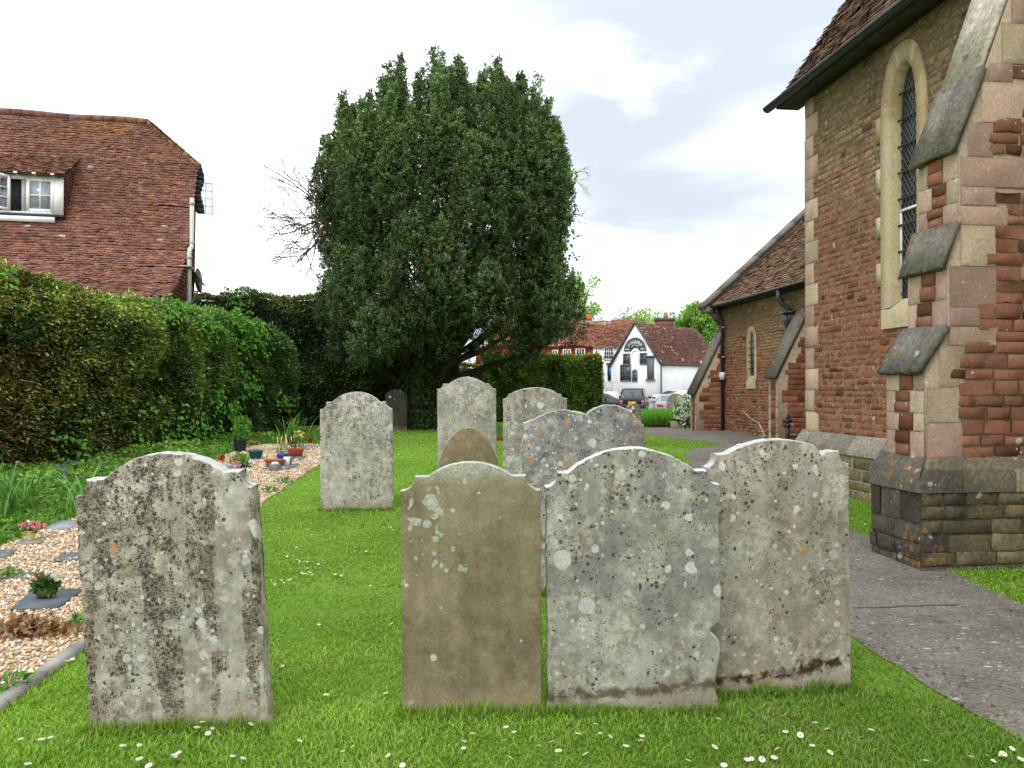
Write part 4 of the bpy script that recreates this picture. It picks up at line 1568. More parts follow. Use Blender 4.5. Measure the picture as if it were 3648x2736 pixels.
for k in range(7):
    p, q = a + TA2 * (L * k / 7 + .01), a + TA2 * (L * (k + 1) / 7 - .01)
    mb.bar(p + NA2 * .17, q + NA2 * .17, .42, .11, np.array(S(128, 120, 112)) * random.uniform(.85, 1.1), up=NA2)
mb.bar(a - TA2 * .0 + NA2 * .05, a + TA2 * L + NA2 * .05, .32, .14, S(112, 108, 104), up=NA2)
mb.box(W(CU1 - .1, CV - .36, CE - .1), (.36, .30, .2), S(140, 130, 118), np.array([CD, CN, CZ]))
mb.prism([(CV - .0, 3.45), (CV - .30, 3.80), (CV - .30, CE - .1), (CV - .0, CE - .1)], W(CU1 - .0, 0, 0), CN, CZ, -CD * .22, S(128, 116, 102))
mb.build('gable_coping', M['quoin'], church)
a = np.linspace(PI, 2 * PI, 7)
mb = MB()
mb.prism([(.055 * math.cos(q), .055 * math.sin(q)) for q in a] + [(.045 * math.cos(q), .045 * math.sin(q)) for q in a[::-1]], W(12, CV - .36, CE - .02), CN, CZ, CD * (CU1 - .35 - 12), (.022, .024, .028))
mb.build('gutter', M['black_iron'], church)
# hopper head and rainwater pipes
mb = MB()
u = 18.75
pp = [W(u, CV - .36, CE - .09), W(u, CV - .36, CE - .28), W(u - .03, CV - .30, CE - .40), W(u - .10, CV - .17, CE - .52), W(u - .13, CV - .13, CE - .62)]
mb.tube(pp, .055, 8, (.02, .021, .024))
mb.add(Wp([(u - .33, CV - .27, 3.36), (u + .09, CV - .27, 3.36), (u + .09, CV - .0, 3.36), (u - .33, CV - .0, 3.36), (u - .26, CV - .22, 3.12), (u + .02, CV - .22, 3.12), (u + .02, CV - .0, 3.12), (u - .26, CV - .0, 3.12),
           (u - .17, CV - .16, 2.88), (u - .07, CV - .16, 2.88), (u - .07, CV, 2.88), (u - .17, CV, 2.88)]),
       [[0, 1, 2, 3], [0, 4, 5, 1], [1, 5, 6, 2], [3, 7, 4, 0], [4, 8, 9, 5], [5, 9, 10, 6], [7, 11, 8, 4]], (.018, .019, .022))
mb.box(W(u - .12, CV - .15, 3.37), (.46, .32, .05), (.018, .019, .022), np.array([CD, CN, CZ]))
mb.tube([W(u - .12, CV - .09, 2.95), W(u - .12, CV - .09, .45)], .05, 8, (.02, .021, .024))
mb.build('downpipe', M['black_iron'], church)
mb = MB()
mb.tube([W(22.78, CV - .30, CE - .10), W(22.80, CV - .20, CE - .3), W(22.84, CV - .10, CE - .45), W(22.84, CV - .09, .42)], .045, 8, (.025, .026, .03))
for zz in (3.35, 2.5):
    mb.box(W(22.84, CV - .07, zz), (.12, .1, .05), (.3, .3, .3), np.array([CD, CN, CZ]))
dp = mb.build('downpipe', M['black_iron'], church)
MB().box(W(22.84, CV - .12, 1.95), (.24, .12, .22), (.62, .62, .6), np.array([CD, CN, CZ])).build('junction_box', M['white_paint'], dp)


def small_buttress(u0, u1, v0, zb, zt, seed):
    random.seed(seed)
    mb = MB()
    mb.prism([(v0, .2), (v0, zb), (CV, zt), (CV, .2)], W(u0, 0, 0), CN, CZ, CD * (u1 - u0), S(168, 150, 126))
    rows = []
    for a, b in courses(.25, zt, .10, .15):
        vv = v0 if b < zb else v0 + (b - zb) / (zt - zb) * (CV - v0)
        q = .20 if int(a / .3) % 2 else .06
        if CV - vv - q > .08:
            rows.append((a, b, [(vv + q, CV)]))
    masonry(mb, W(u0 - .012, 0, 0), CN, CZ, -CD, rows, ironcol(4, 6, seed, .08), .16, .36, proud=.006)
    masonry(mb, W(0, v0 - .012, 0), CD, CZ, -CN, [(a, b, [(u0 + .13, u1 - .13)]) for a, b in courses(.25, zb, .1, .15)], ironcol(4, 6, seed, .1), .12, .3, proud=.006)
    k = 0
    for a, b in courses(.25, zb, .26, .34):
        for (x0, x1) in ((u0, u0 + .13), (u1 - .13, u1)):
            masonry(mb, W(0, v0 - .012, 0), CD, CZ, -CN, [(a, b, [(x0, x1)])], quoincol(PINK), .9, 1.2, joint=.005, proud=.008, rough=.002)
        k += 1
    o = mb.build('buttress', M['ironstone'], church)
    cap(zb - .02, zt - .02, v0 - .05, CV + .0, parent=o, u0=u0, u1=u1, thick=.07, col=S(118, 112, 102), ov=.03)


small_buttress(17.95, 18.45, 2.45, 1.86, 3.42, 31)
small_buttress(22.90, 23.38, 2.36, 1.46, 3.24, 32)

# black iron post and rail by the nave corner
P = G(787, 440)
p0 = at(787.5, 438, 16.6)
ir = thing('iron_gate_post', 'black iron post with a fleur-de-lis finial and a low rail by the nave corner', 'gate post', (p0[0], p0[1], float(gz(16.6))))
z0 = float(gz(16.6))
mb = MB()
mb.tube([(p0[0], p0[1], z0 - .05), (p0[0], p0[1], z0 + .44)], .042, 8, (.016, .016, .018))
mb.build('post', M['black_iron'], ir)
mb = MB()
zc = z0 + .46
pr = [(-.018, 0), (-.02, .06), (-.085, .05), (-.095, .10), (-.06, .13), (-.03, .10), (-.045, .17), (0, .25), (.045, .17), (.03, .10), (.06, .13), (.095, .10), (.085, .05), (.02, .06), (.018, 0)]
mb.prism(pr, (p0[0], p0[1] - .02, zc - .03), (1, 0, 0), (0, 0, 1), (0, .04, 0), (.016, .016, .018))
mb.tube([(p0[0], p0[1], zc - .06), (p0[0], p0[1], zc - .0)], .06, 8, (.016, .016, .018))
mb.build('finial', M['black_iron'], ir)
mb = MB()
mb.bar((p0[0], p0[1], z0 + .21), (p0[0] + 1.9, p0[1] + .25, z0 + .21), .04, .06, (.016, .016, .018))
mb.bar((p0[0] + 1.85, p0[1] + .24, z0 - .05), (p0[0] + 1.85, p0[1] + .24, z0 + .3), .05, .05, (.016, .016, .018), up=(1, 0, 0))
mb.build('rail', M['black_iron'], ir)
# dry creeper stems at the foot of the chancel wall
mb = MB()
random.seed(3)
for q in range(7):
    u = 20.6 - q * .28
    pts = []
    x, z = u, float(gz(20)) + .02
    dv = random.uniform(.08, .3)
    for k in range(9):
        pts.append(W(x, CV - dv - random.uniform(0, .05), z))
        x -= random.uniform(.05, .26)
        z += random.uniform(-.05, .12) if q % 2 else random.uniform(-.02, .03)
        z = max(z, .37)
    mb.tube(pts, np.linspace(.022, .008, 9), 5, np.array(S(158, 138, 116)) * random.uniform(.6, 1.1))
mb.tube([W(21.4, CV - .12, 1.0), W(20.9, CV - .14, .82), W(20.3, CV - .16, .70), W(19.9, CV - .25, .55), W(19.2, CV - .5, .42), W(18.9, CV - .7, .40)], [.012, .016, .02, .022, .02, .012], 6, S(176, 158, 138))
tag(mb.build('creeper_stems', M['bark'], None, origin=W(20.3, CV - .2, .38)), 'bare dry creeper stems lying at the foot of the church wall', 'creeper')

M['skyglass'] = glassmat('painted_sky_glass', (0.26, 0.29, 0.32))  # base colour lightened to stand for sky reflected in the dormer panes

# ================================================================== THE TILED HOUSE AT LEFT
HE = np.array([0.9755, 0.2198, 0.0])       # along the ridge, to the right
HF = np.array([0.2198, -0.9755, 0.0])      # towards the viewer
HQ = np.array([-9.6, 24.3, 0.0])


HB = np.array([0.39, -0.92, 0.0])           # the house is out of square: its end wall slants away behind the eaves


def HP(e, s, z):
    return HQ + e * HE + (s * HF if s > 0 else s * HB) + z * CZ


house = thing('tiled_house', 'house with a long brown red tiled roof and a white dormer window behind the hedge', 'house', HP(-4, 1, .3))
HPAL = np.array([S(130, 90, 76), S(120, 86, 78), S(138, 94, 76), S(108, 82, 78), S(134, 98, 84), S(142, 96, 74), S(114, 90, 88), S(124, 82, 70)])
# cross section of the front slope, from ridge to eaves: steep, then a long flare
SEC = [(-.92, 9.90), (0, 8.42), (.9, 6.93), (1.76, 5.50), (2.4, 4.92), (3.2, 4.38), (4.4, 3.88), (5.6, 3.45)]


def housecol(p, s, t_):
    n = len(p)
    c = (.5 * HPAL[RNG.integers(0, len(HPAL), n)] + .5 * HPAL.mean(0)) * np.array([1.10, 1.07, 1.02]) * RNG.uniform(.84, 1.14, n)[:, None]
    k = fbm(p, .5, 31)
    c = c * (0.72 + .56 * k)[:, None]
    j = RNG.random(n) < .018
    c[j] = np.array(S(164, 104, 74)) * RNG.uniform(.8, 1.1, j.sum())[:, None]
    j = RNG.random(n) < .005
    c[j] = np.array(S(164, 154, 146))
    lich = np.clip((fbm(p, 1.1, 37) - .5) * 5, 0, 1) * sst(8.7, 9.9, p[:, 2] + 0) * sst(-4.5, -1.0, (p - HQ) @ HE)
    c = c * (1 - .75 * lich[:, None]) + np.array(S(178, 130, 50)) * .75 * lich[:, None]
    return c


random.seed(8)
mb = MB()
e_l = -9.5
for i in range(len(SEC) - 1):
    (s0, z0), (s1, z1) = SEC[i], SEC[i + 1]
    d = np.array([s1 - s0, z1 - z0])
    L = np.linalg.norm(d)
    ta = -(HF * d[0] + CZ * d[1]) / L          # up the slope
    na = np.cross(HE, ta)
    o = HP(0, s1, z1)
    hip = (i == 0)

    def pred(s, t_, s0=s0, z0=z0, L=L, hip=hip):
        k = np.ones(len(s), bool)
        if hip:
            k &= s < -1.45 * (t_ / L) + .02
        zt = z1 + t_ / L * (z0 - z1)
        ss = s1 + t_ / L * (s0 - s1)
        # dormer leaves a hole
        k &= ~((s < -3.42) & (s > -6.6) & (zt > 6.45) & (zt < 8.0) & (ss > .6))
        return k
    x_l = e_l
    dk_ = -na * .07
    mb.quad(o + HE * x_l + dk_, o + HE * .0 + dk_, HP(-1.45 if hip else 0, s0, z0) + dk_, HP(x_l, s0, z0) + dk_, (.07, .045, .036))
    tiles(mb, o, HE, ta, na, x_l, 0.02, L, .168, .104, housecol, pred, lift=.03, jit=.010, sag=.12)
# half hip facing right and the hidden rear slope
a, b, c = HP(0, 0, 8.42), HP(0, -1.84, 8.42), HP(-1.45, -.92, 9.90)
mb.add([a, b, c], [[0, 1, 2]], (.09, .055, .045))
na = np.cross(b - a, c - a)
na /= np.linalg.norm(na)
ta = np.cross(na, (b - a) / np.linalg.norm(b - a))
Lh = np.dot(c - a, ta)
tiles(mb, a + HE * .06 - CZ * .05, (b - a) / np.linalg.norm(b - a), ta, na, -.05, 1.9, Lh, .168, .104, housecol, lambda s, t_: (s > .92 * t_ / Lh - .1) & (s < 1.84 - .92 * t_ / Lh + .1), lift=.03, jit=.01)
mb.quad(HP(0, -1.84, 8.42), HP(0, -4.6, 4.2), HP(e_l, -4.6, 4.2), HP(e_l, -1.84, 8.42), (.12, .07, .055))
mb.quad(HP(-1.45, -.92, 9.9), HP(0, -1.84, 8.42), HP(e_l, -1.84, 8.42), HP(e_l, -.92, 9.9), (.12, .07, .055))
# ridge and hip tiles
for k in range(26):
    e0 = -1.45 - k * .32
    mb.tube([HP(e0, -.92, 9.92 + .02 * math.sin(k * .7)), HP(e0 - .30, -.92, 9.92 + .02 * math.sin(k * .7 + .5))], .115, 8, HPAL[k % 8] * random.uniform(.8, 1.15) + np.array([.03, .02, 0]) * (k < 5))
for k in range(7):
    p = HP(-1.45, -.92, 9.92) * (1 - k / 7) + HP(.03, 0, 8.40) * (k / 7)
    q = HP(-1.45, -.92, 9.92) * (1 - (k + 1.05) / 7) + HP(.03, 0, 8.40) * ((k + 1.05) / 7)
    mb.tube([p, q], .095, 7, np.array(S(134, 104, 74)) * random.uniform(.75, 1.1))
mb.build('roof', M['tile'], house)

# end wall, hung with tiles
mb = MB()
poly = [(0, .2), (0, 8.35)] + [(s, z - .06) for s, z in SEC[2:]] + [(5.55, .2)]
mb.prism(poly, HP(-.14, 0, 0), HF, CZ, -HE * .2, S(96, 56, 44))
mb.prism([(-4.6, .2), (-4.6, 4.2), (-1.84, 8.35), (0, 8.35), (0, .2)], HP(-.14, 0, 0), HB, CZ, -HE * .2, S(96, 56, 44))


def hung(p, s, t_):
    n = len(p)
    return np.array([S(152, 92, 70), S(140, 86, 68), S(160, 100, 76), S(132, 82, 68)])[RNG.integers(0, 4, n)] * RNG.uniform(.75, 1.15, n)[:, None]


ss = np.array([p[0] for p in SEC])
zs = np.array([p[1] for p in SEC])
tiles(mb, HP(-.13, 0, 2.2), HF, CZ, HE, 0, 5.6, 6.0, .168, .115, hung, lambda s, t_: (t_ + 2.35 < np.interp(s, ss, zs) - .02) & ((s > -1.8) | (t_ + 2.35 < 8.3 + (s + 1.84) * 1.5)), lift=.03, jit=.006)
# a short canopy at the side door and dark barge under the hip
mb.add([HP(-.1, .55, 5.15), HP(.28, .55, 4.72), HP(.28, -.6, 4.72), HP(-.1, -.6, 5.15)], [[0, 1, 2, 3]], (.05, .042, .04))
for k in range(10):
    z_ = 8.3 - k * .14
    mb.box(HP(.02 + .05 * math.sin(k * .9), -.05, z_), (.2, .3, .13), np.array([.05, .045, .05]) * random.uniform(.6, 1.3), np.array([HE, HF, CZ]))
mb.build('end_wall', M['tile'], house)
mb = MB()
mb.box(HP(-4.7, 5.2, 1.6), (9.3, .3, 3.4), S(150, 80, 60), np.array([HE, HF, CZ]))
mb.build('front_wall', M['tile'], house)
# soil vent pipe with its swan neck
PC = S(204, 200, 190)
mb = MB()
mb.tube([HP(.11, 1.72, 7.02), HP(.11, 1.72, 5.72), HP(.11, 1.80, 5.58), HP(.11, 2.02, 5.52), HP(.11, 2.12, 5.40), HP(.11, 2.13, 5.1), HP(.11, 2.2, 1.0)], .062, 10, PC)
for z_, s_ in ((6.9, 1.72), (5.78, 1.72), (5.3, 2.12), (5.0, 2.13)):
    mb.tube([HP(.11, s_, z_), HP(.11, s_, z_ - .09)], .074, 10, np.array(PC) * .72)
mb.box(HP(.04, 2.14, 4.98), (.3, .5, .03), (.5, .5, .48), np.array([HE, HF, CZ]))
mb.build('vent_pipe', M['white_paint'], house)
mb = MB()
mb.tube([HP(.0, 1.7, 4.3), HP(.12, 1.7, 1.2)], .04, 8, (.78, .78, .76))
mb.bar(HP(.05, 1.2, 3.95), HP(.38, .7, 3.85), .03, .06, (.75, .75, .73))
mb.bar(HP(.38, .7, 3.85), HP(.38, .68, 3.55), .03, .05, (.75, .75, .73))
mb.build('waste_pipe', M['white_paint'], house)
# dish
mb = MB()
pr = [(0.27 * math.sin(a), .07 * (1 - math.cos(a)) / (1 - math.cos(1.2)) * 1.0) for a in np.linspace(0.02, 1.2, 6)]
pr = [(r / .2516 * .25, z) for r, z in pr]
n_ = 16
V = []
ctr = HP(.02, .35, 4.85)
dn = HE * .8 + CZ * .12 - HF * .55
dn /= np.linalg.norm(dn)
d1 = np.cross(dn, CZ)
d1 /= np.linalg.norm(d1)
d2 = np.cross(d1, dn)
for r, z_ in pr:
    for a in np.linspace(0, 2 * PI, n_, endpoint=False):
        V.append(ctr + d1 * r * 1.0 * math.cos(a) + d2 * r * 1.5 * math.sin(a) + dn * z_)
fs = [[i * n_ + k, i * n_ + (k + 1) % n_, (i + 1) * n_ + (k + 1) % n_, (i + 1) * n_ + k] for i in range(5) for k in range(n_)]
mb.add(V, fs, S(196, 194, 186))
mb.tube([HP(-.05, .5, 4.5), HP(.15, .45, 4.5), ctr], .025, 6, (.05, .05, .05))
mb.tube([ctr - CZ * .32, HP(.60, .1, 4.42), HP(.70, .02, 4.5)], .014, 6, (.12, .12, .12))
mb.box(HP(.70, .02, 4.52), (.10, .07, .07), (.06, .06, .06))
mb.build('satellite_dish', M['plain'], house)
mb = MB()
mb.tube([HP(.16, 2.05, 4.45), HP(.22, 2.0, 4.2), HP(.2, 2.2, 3.98), HP(.12, 2.5, 3.9)], .02, 6, (.03, .03, .03))
mb.lathe([(.03, -.05), (.1, -.03), (.07, .06), (.02, .08)], 10, HP(.12, 2.6, 3.92), (.035, .035, .035))
mb.build('wall_lamp', M['black_iron'], house)
# casement of the end wall, standing open


def casement(mbf, mbg, p, ax, ay, w_, h_, nx, ny, fr, col, bar=.02, th=.03):
    nn = np.cross(ax, ay)
    A = np.array([ax, ay, nn])
    for x in (fr / 2, w_ - fr / 2):
        mbf.box(p + ax * x + ay * h_ / 2, (fr, h_, th), col, A)
    for y in (fr / 2, h_ - fr / 2):
        mbf.box(p + ax * w_ / 2 + ay * y, (w_ - 2 * fr, fr, th), col, A)
    for i in range(1, nx):
        mbf.box(p + ax * (fr + (w_ - 2 * fr) * i / nx) + ay * h_ / 2, (bar, h_ - 2 * fr, th * .7), col, A)
    for j in range(1, ny):
        mbf.box(p + ax * w_ / 2 + ay * (fr + (h_ - 2 * fr) * j / ny), (w_ - 2 * fr, bar, th * .62), col, A)
    if mbg is not None:
        mbg.box(p + ax * w_ / 2 + ay * h_ / 2, (w_ - fr, h_ - fr, .006), (.03, .036, .042), A)


m, t = newmat('clear_pane')
p = t.n('ShaderNodeBsdfTransparent')
p.inputs[0].default_value = (.86, .9, .92, 1)
g = t.n('ShaderNodeBsdfGlossy')
g.inputs['Roughness'].default_value = .05
mx = t.n('ShaderNodeMixShader')
mx.inputs[0].default_value = .18
t.t.links.new(p.outputs[0], mx.inputs[1])
t.t.links.new(g.outputs[0], mx.inputs[2])
o_ = t.n('ShaderNodeOutputMaterial')
t.t.links.new(mx.outputs[0], o_.inputs[0])
M['clear'] = m
mf, mg = MB(), MB()
cax = HE * .94 - HF * .34
casement(mf, mg, HP(.02, -.15, 6.98), cax, CZ, .42, .98, 2, 4, .022, S(190, 196, 200), .014, .02)
f = mf.build('window', M['white_paint'], house)
mg.build('pane', M['clear'], f)

# dormer
random.seed(4)
DE0, DE1, DS = -6.4, -3.33, 1.32
dz0, dz1 = 6.44, 7.54
mb = MB()
dl = math.hypot(1.75, 1.02)
ta = (-HF * 1.75 + CZ * 1.02) / dl
na = np.cross(HE, ta)
o = HP(0, DS + .16, dz1 + .02)
mb.quad(o + HE * DE0, o + HE * (DE1 + .05), o + HE * (DE1 + .05) + ta * dl, o + HE * DE0 + ta * dl, (.07, .045, .036))
tiles(mb, o, HE, ta, na, DE0, DE1 + .08, dl, .168, .10, lambda p, s, t_: housecol(p, s, t_) * .85 + np.array([.01, .008, .0]), lift=.03, jit=.009, sag=.06)
mb.prism([(DS + .16, dz1 + .0), (DS + .16, dz1 - .05), (DS - .0, dz1 - .0), (DS - 0, dz1 + .06)], HP(DE0, 0, 0), HF, CZ, HE * (DE1 + .06 - DE0), (.06, .045, .035))
# cheek
mb.add([HP(DE1, DS, dz0 - .2), HP(DE1, DS, dz1), HP(DE1, -.35, dz1 + 1.0), HP(DE1, .1, 8.2)], [[0, 1, 2, 3]], S(92, 58, 48))
tiles(mb, HP(DE1 + .01, DS, dz0 - .1), -HF, CZ, HE, 0, 1.5, 2.2, .15, .10, lambda p, s, t_: housecol(p, s, t_) * .8, lambda s, t_: (t_ > 1.6 * s - .1) & (t_ < 1.16 + .55 * s), lift=.02)
dr = mb.build('dormer', M['tile'], house)
mb = MB()
A = np.array([HE, HF, CZ])
wc = (.88, .88, .88)
mb.box(HP(DE1 - .16, DS - .02, (dz0 + dz1) / 2), (.30, .08, dz1 - dz0), wc, A)        # corner board
mb.box(HP((DE0 + DE1 - .3) / 2, DS - .02, dz1 - .07), (DE1 - .31 - DE0, .08, .14), wc, A)
mb.box(HP((DE0 + DE1 - .3) / 2, DS - .02, dz0 + .03), (DE1 - .31 - DE0, .10, .06), wc, A)
mb.box(HP((DE0 + DE1 - .2) / 2, DS + .10, dz0 - .16), (DE1 - .2 - DE0, .06, .15), wc, A)   # white apron board
mb.box(HP((DE0 + DE1) / 2, DS + .04, dz0 - .045), (DE1 - DE0, .16, .07), (.05, .05, .055), A)
for k in range(7):
    mb.box(HP(DE1 - .25 - k * .46, DS + .08, dz1 + .0), (.09, .2, .05), wc, A)
mb.box(HP(-3.54, DS - .02, (dz0 + dz1) / 2), (.12, .07, dz1 - dz0), wc, A)
wf = mb.build('window_frame', M['white_paint'], dr)
mf, mg = MB(), MB()
casement(mf, mg, HP(-4.28, DS + .0, dz0 + .06), HE, CZ, .70, .94, 2, 2, .085, wc, .03, .05)
mf.build('window', M['white_paint'], dr)
mg.build('pane', M['skyglass'], dr)
mf, mg = MB(), MB()
MB().box(HP(-4.83, DS - .12, dz0 + .52), (.95, .03, .95), (.02, .02, .024), A).build('opening', M['plain'], dr)
mb = MB()
mb.box(HP(-4.36, DS - .1, dz0 + .52), (.1, .15, .95), (.45, .45, .44), A)
mb.build('reveal', M['white_paint'], dr)
cax = -HE * .62 + HF * .78
casement(mf, mg, HP(-4.66, DS + .06, dz0 + .05), cax, CZ, .60, .98, 2, 3, .075, wc, .03, .045)
mf.build('open_casement', M['white_paint'], dr)
mg.build('pane', M['clear'], dr)

# ================================================================== WHITE GABLED BUILDING and its wing across the road
ROOFR = np.array([S(142, 92, 74), S(136, 90, 76), S(148, 98, 78), S(130, 86, 74), S(140, 94, 80)])
GR = np.array([13.1, 70.0, 0])
GA = np.array([-.7071, .7071, 0])
GB = np.array([.7071, .7071, 0])
GN = -GB                                     # outward of the gable
gw, ge, ga_ = 5.52, 3.87, 7.62
zg = -.22


def GP(t_, z, d=0.0):
    return GR + GA * t_ + CZ * z + GN * d


def gpt(cx, cy):
    """gable coordinates under a point of the enlarged crop"""
    p = on_plane((1950 + cx / 3.687) / 3.5625, (1100 + cy / 3.687) / 3.5625, GR, GN)
    return float(np.dot(p - GR, GA)), float(p[2])


wb = thing('gabled_shop', 'white rendered gabled shop with a dark half round sign across the road', 'shop', (11.2, 71.9, zg))
mb = MB()
mb.prism([(0, zg), (0, ge), (gw / 2, ga_ - .05), (gw, ge), (gw, zg)], GR, GA, CZ, GB * 10.0, (.90, .90, .89))
mb.build('wall', M['render'], wb)


def rcol(pal, spot=.03, spotc=S(196, 170, 120)):
    def f(p, s, t_):
        n = len(p)
        c = pal[RNG.integers(0, len(pal), n)] * RNG.uniform(.78, 1.2, n)[:, None] * (0.75 + .5 * fbm(p, .35, 41))[:, None]
        j = RNG.random(n) < spot * (fbm(p, .5, 44) > .5) * 2.5
        c[j] = np.array(spotc) * .9
        return c
    return f


mb = MB()
rise = ga_ - ge
sl = math.hypot(gw / 2, rise)
GP2 = np.array([S(112, 74, 64), S(104, 72, 66), S(124, 80, 64), S(96, 68, 62)])
for sgn, o, col in ((1, GR - GA * .12 + CZ * (ge - .1), GP2), (-1, GR + GA * (gw + .12) + CZ * (ge - .1), ROOFR)):
    ta = (GA * sgn * gw / 2 + CZ * rise) / sl
    na = np.cross(GB, ta) * (-1 if sgn > 0 else 1)
    if na[2] < 0:
        na = -na
    o = o - GB * .12
    oq = o - na * .08
    mb.quad(oq, oq + GB * 10.2, oq + GB * 10.2 + ta * (sl + .15), oq + ta * (sl + .15), (.07, .045, .04))
    tiles(mb, o + na * .03, GB, ta, na, 0, 10.25, sl + .14, .24, .17, rcol(col), lift=.05, jit=.02, sag=.12)
    mb.bar(o - GB * .02 + na * .02, o - GB * .02 + ta * (sl + .15) + na * .02, .08, .16, S(90, 84, 78), up=na)
mb.build('roof', M['tile'], wb)
rf = bpy.data.objects['roof'] if False else None
# lean-to at the right end
mb = MB()
o = GR + GB * 6.3 - GA * 2.4 + CZ * 2.55
ta = (GA * 2.3 + CZ * 1.9)
tl_ = np.linalg.norm(ta)
ta = ta / tl_
na = np.cross(GB, ta)
na = na if na[2] > 0 else -na
mb.quad(o, o + GB * 6, o + GB * 6 + ta * tl_, o + ta * tl_, (.07, .045, .04))
tiles(mb, o, GB, ta, na, 0, 6, tl_, .24, .17, rcol(ROOFR), lift=.05, jit=.02)
mb.prism([(-2.3, zg), (-2.3, 2.6), (0, 4.3), (0, zg)], GR + GB * 6.4, GA, CZ, GB * 5.6, (.78, .78, .77))
mb.build('lean_to', M['tile'], wb)

DK = S(98, 104, 110)


def gwin(name, c0, c1, nx, ny, arch=0.0, frame=DK, fr=.1, bar=.05, glasscol=(.05, .06, .06)):
    (t0, z1), (t1, z0) = gpt(*c0), gpt(*c1)
    ta_, tb_ = max(t0, t1), min(t0, t1)
    w_, h_ = ta_ - tb_, z1 - z0
    mf = MB()
    p = GP(ta_, z0, .06)
    casement(mf, None, p, -GA, CZ, w_, h_, nx, ny, fr, frame, bar, .1)
    if arch:
        pts = [(w_ * k / 8, arch * math.sin(k / 8 * PI)) for k in range(9)]
        mf.prism(pts, GP(ta_, z1, .03), -GA, CZ, GN * .06, frame)
    o = mf.build(name, M['paint'], wb)
    MB().box(GP((ta_ + tb_) / 2, (z0 + z1) / 2, .04), (w_ * .96, .02, h_ * .96), glasscol, np.array([GA, GN, CZ])).build('pane', M['glass'], o)
    return o


gwin('window', (1000, 590), (1092, 735), 4, 2)
gwin('window', (1220, 580), (1314, 730), 4, 2)
gwin('window', (962, 735), (1102, 955), 5, 3)
gwin('window', (1120, 815), (1186, 958), 3, 3, arch=.14)
(t0, z1), (t1, z0) = gpt(1318, 632), gpt(1404, 935)
mb = MB()
mb.box(GP((t0 + t1) / 2, (z0 + z1) / 2, .05), (abs(t0 - t1), .1, z1 - z0), DK, np.array([GA, GN, CZ]))
mb.box(GP((t0 + t1) / 2, z1 + .04, .10), (abs(t0 - t1) + .3, .2, .09), (.10, .10, .11), np.array([GA, GN, CZ]))
mb.box(GP((t0 + t1) / 2, z0, .10), (abs(t0 - t1) + .3, .2, .09), (.12, .12, .13), np.array([GA, GN, CZ]))
mb.build('boarded_hatch', M['paint'], wb)
# blind arch in the middle
(t0, z1), (t1, z0) = gpt(1115, 555), gpt(1195, 725)
mb = MB()
hw = abs(t0 - t1) / 2 + .04
pts = [(-hw, z0)] + [(-hw * math.cos(a), z1 - .25 + .3 * math.sin(a)) for a in np.linspace(0, PI, 9)] + [(hw, z0)]
inn = [(x * .86, z - (.0 if z == z0 else .05)) for x, z in pts]
o = GP((t0 + t1) / 2, 0, .0)
for k in range(len(pts) - 1):
    a, b, c, d = pts[k], pts[k + 1], inn[k + 1], inn[k]
    mb.add([o + GA * q[0] + CZ * q[1] + GN * .06 for q in (a, b, c, d)] + [o + GA * q[0] + CZ * q[1] for q in (a, b, c, d)], [[0, 1, 2, 3], [0, 4, 5, 1], [3, 2, 6, 7]], (.72, .72, .72))
mb.build('blind_arch', M['render'], wb)
# signboard
(tl_, zl), (tr_, zr) = gpt(1018, 552), gpt(1305, 552)
tc, zc = (tl_ + tr_) / 2, (zl + zr) / 2
hw = abs(tl_ - tr_) / 2
ht = gpt(1155, 382)[1] - zc
mb = MB()
outp = [(hw * math.cos(a), ht * math.sin(a)) for a in np.linspace(0, PI, 25)]
inp = [(.36 * hw * math.cos(a), .26 * ht * math.sin(a)) for a in np.linspace(PI, 0, 13)]
mb.prism(outp + inp, GP(tc, zc, .04), -GA, CZ, GN * .05, S(78, 76, 80))
sg = mb.build('sign_board', M['paint'], wb)
mb = MB()
P = [GP(tc, zc, .1) - GA * (hw * 1.02 * math.cos(a)) + CZ * ht * 1.03 * math.sin(a) for a in np.linspace(0, PI, 25)]
mb.tube(P, .035, 5, S(196, 200, 206))
mb.build('rim', M['paint'], sg)


def glyphs(txt, size):
    cu = bpy.data.curves.new('t', 'FONT')
    cu.body = txt
    cu.size = size
    cu.extrude = .01
    cu.align_x = 'CENTER'
    o = bpy.data.objects.new('t', cu)
    COL.objects.link(o)
    bpy.context.view_layer.update()
    me = o.evaluated_get(bpy.context.evaluated_depsgraph_get()).to_mesh()
    v = np.array([q.co[:] for q in me.vertices])
    f = [list(q.vertices) for q in me.polygons]
    bpy.data.objects.remove(o)
    return v, f


def put_text(mb, txt, size, org, ax, ay, nn, col, bold=1.0):
    v, f = glyphs(txt, size)
    if len(v):
        mb.add(org + v[:, :1] * ax * bold + v[:, 1:2] * ay + v[:, 2:3] * nn, f, col)


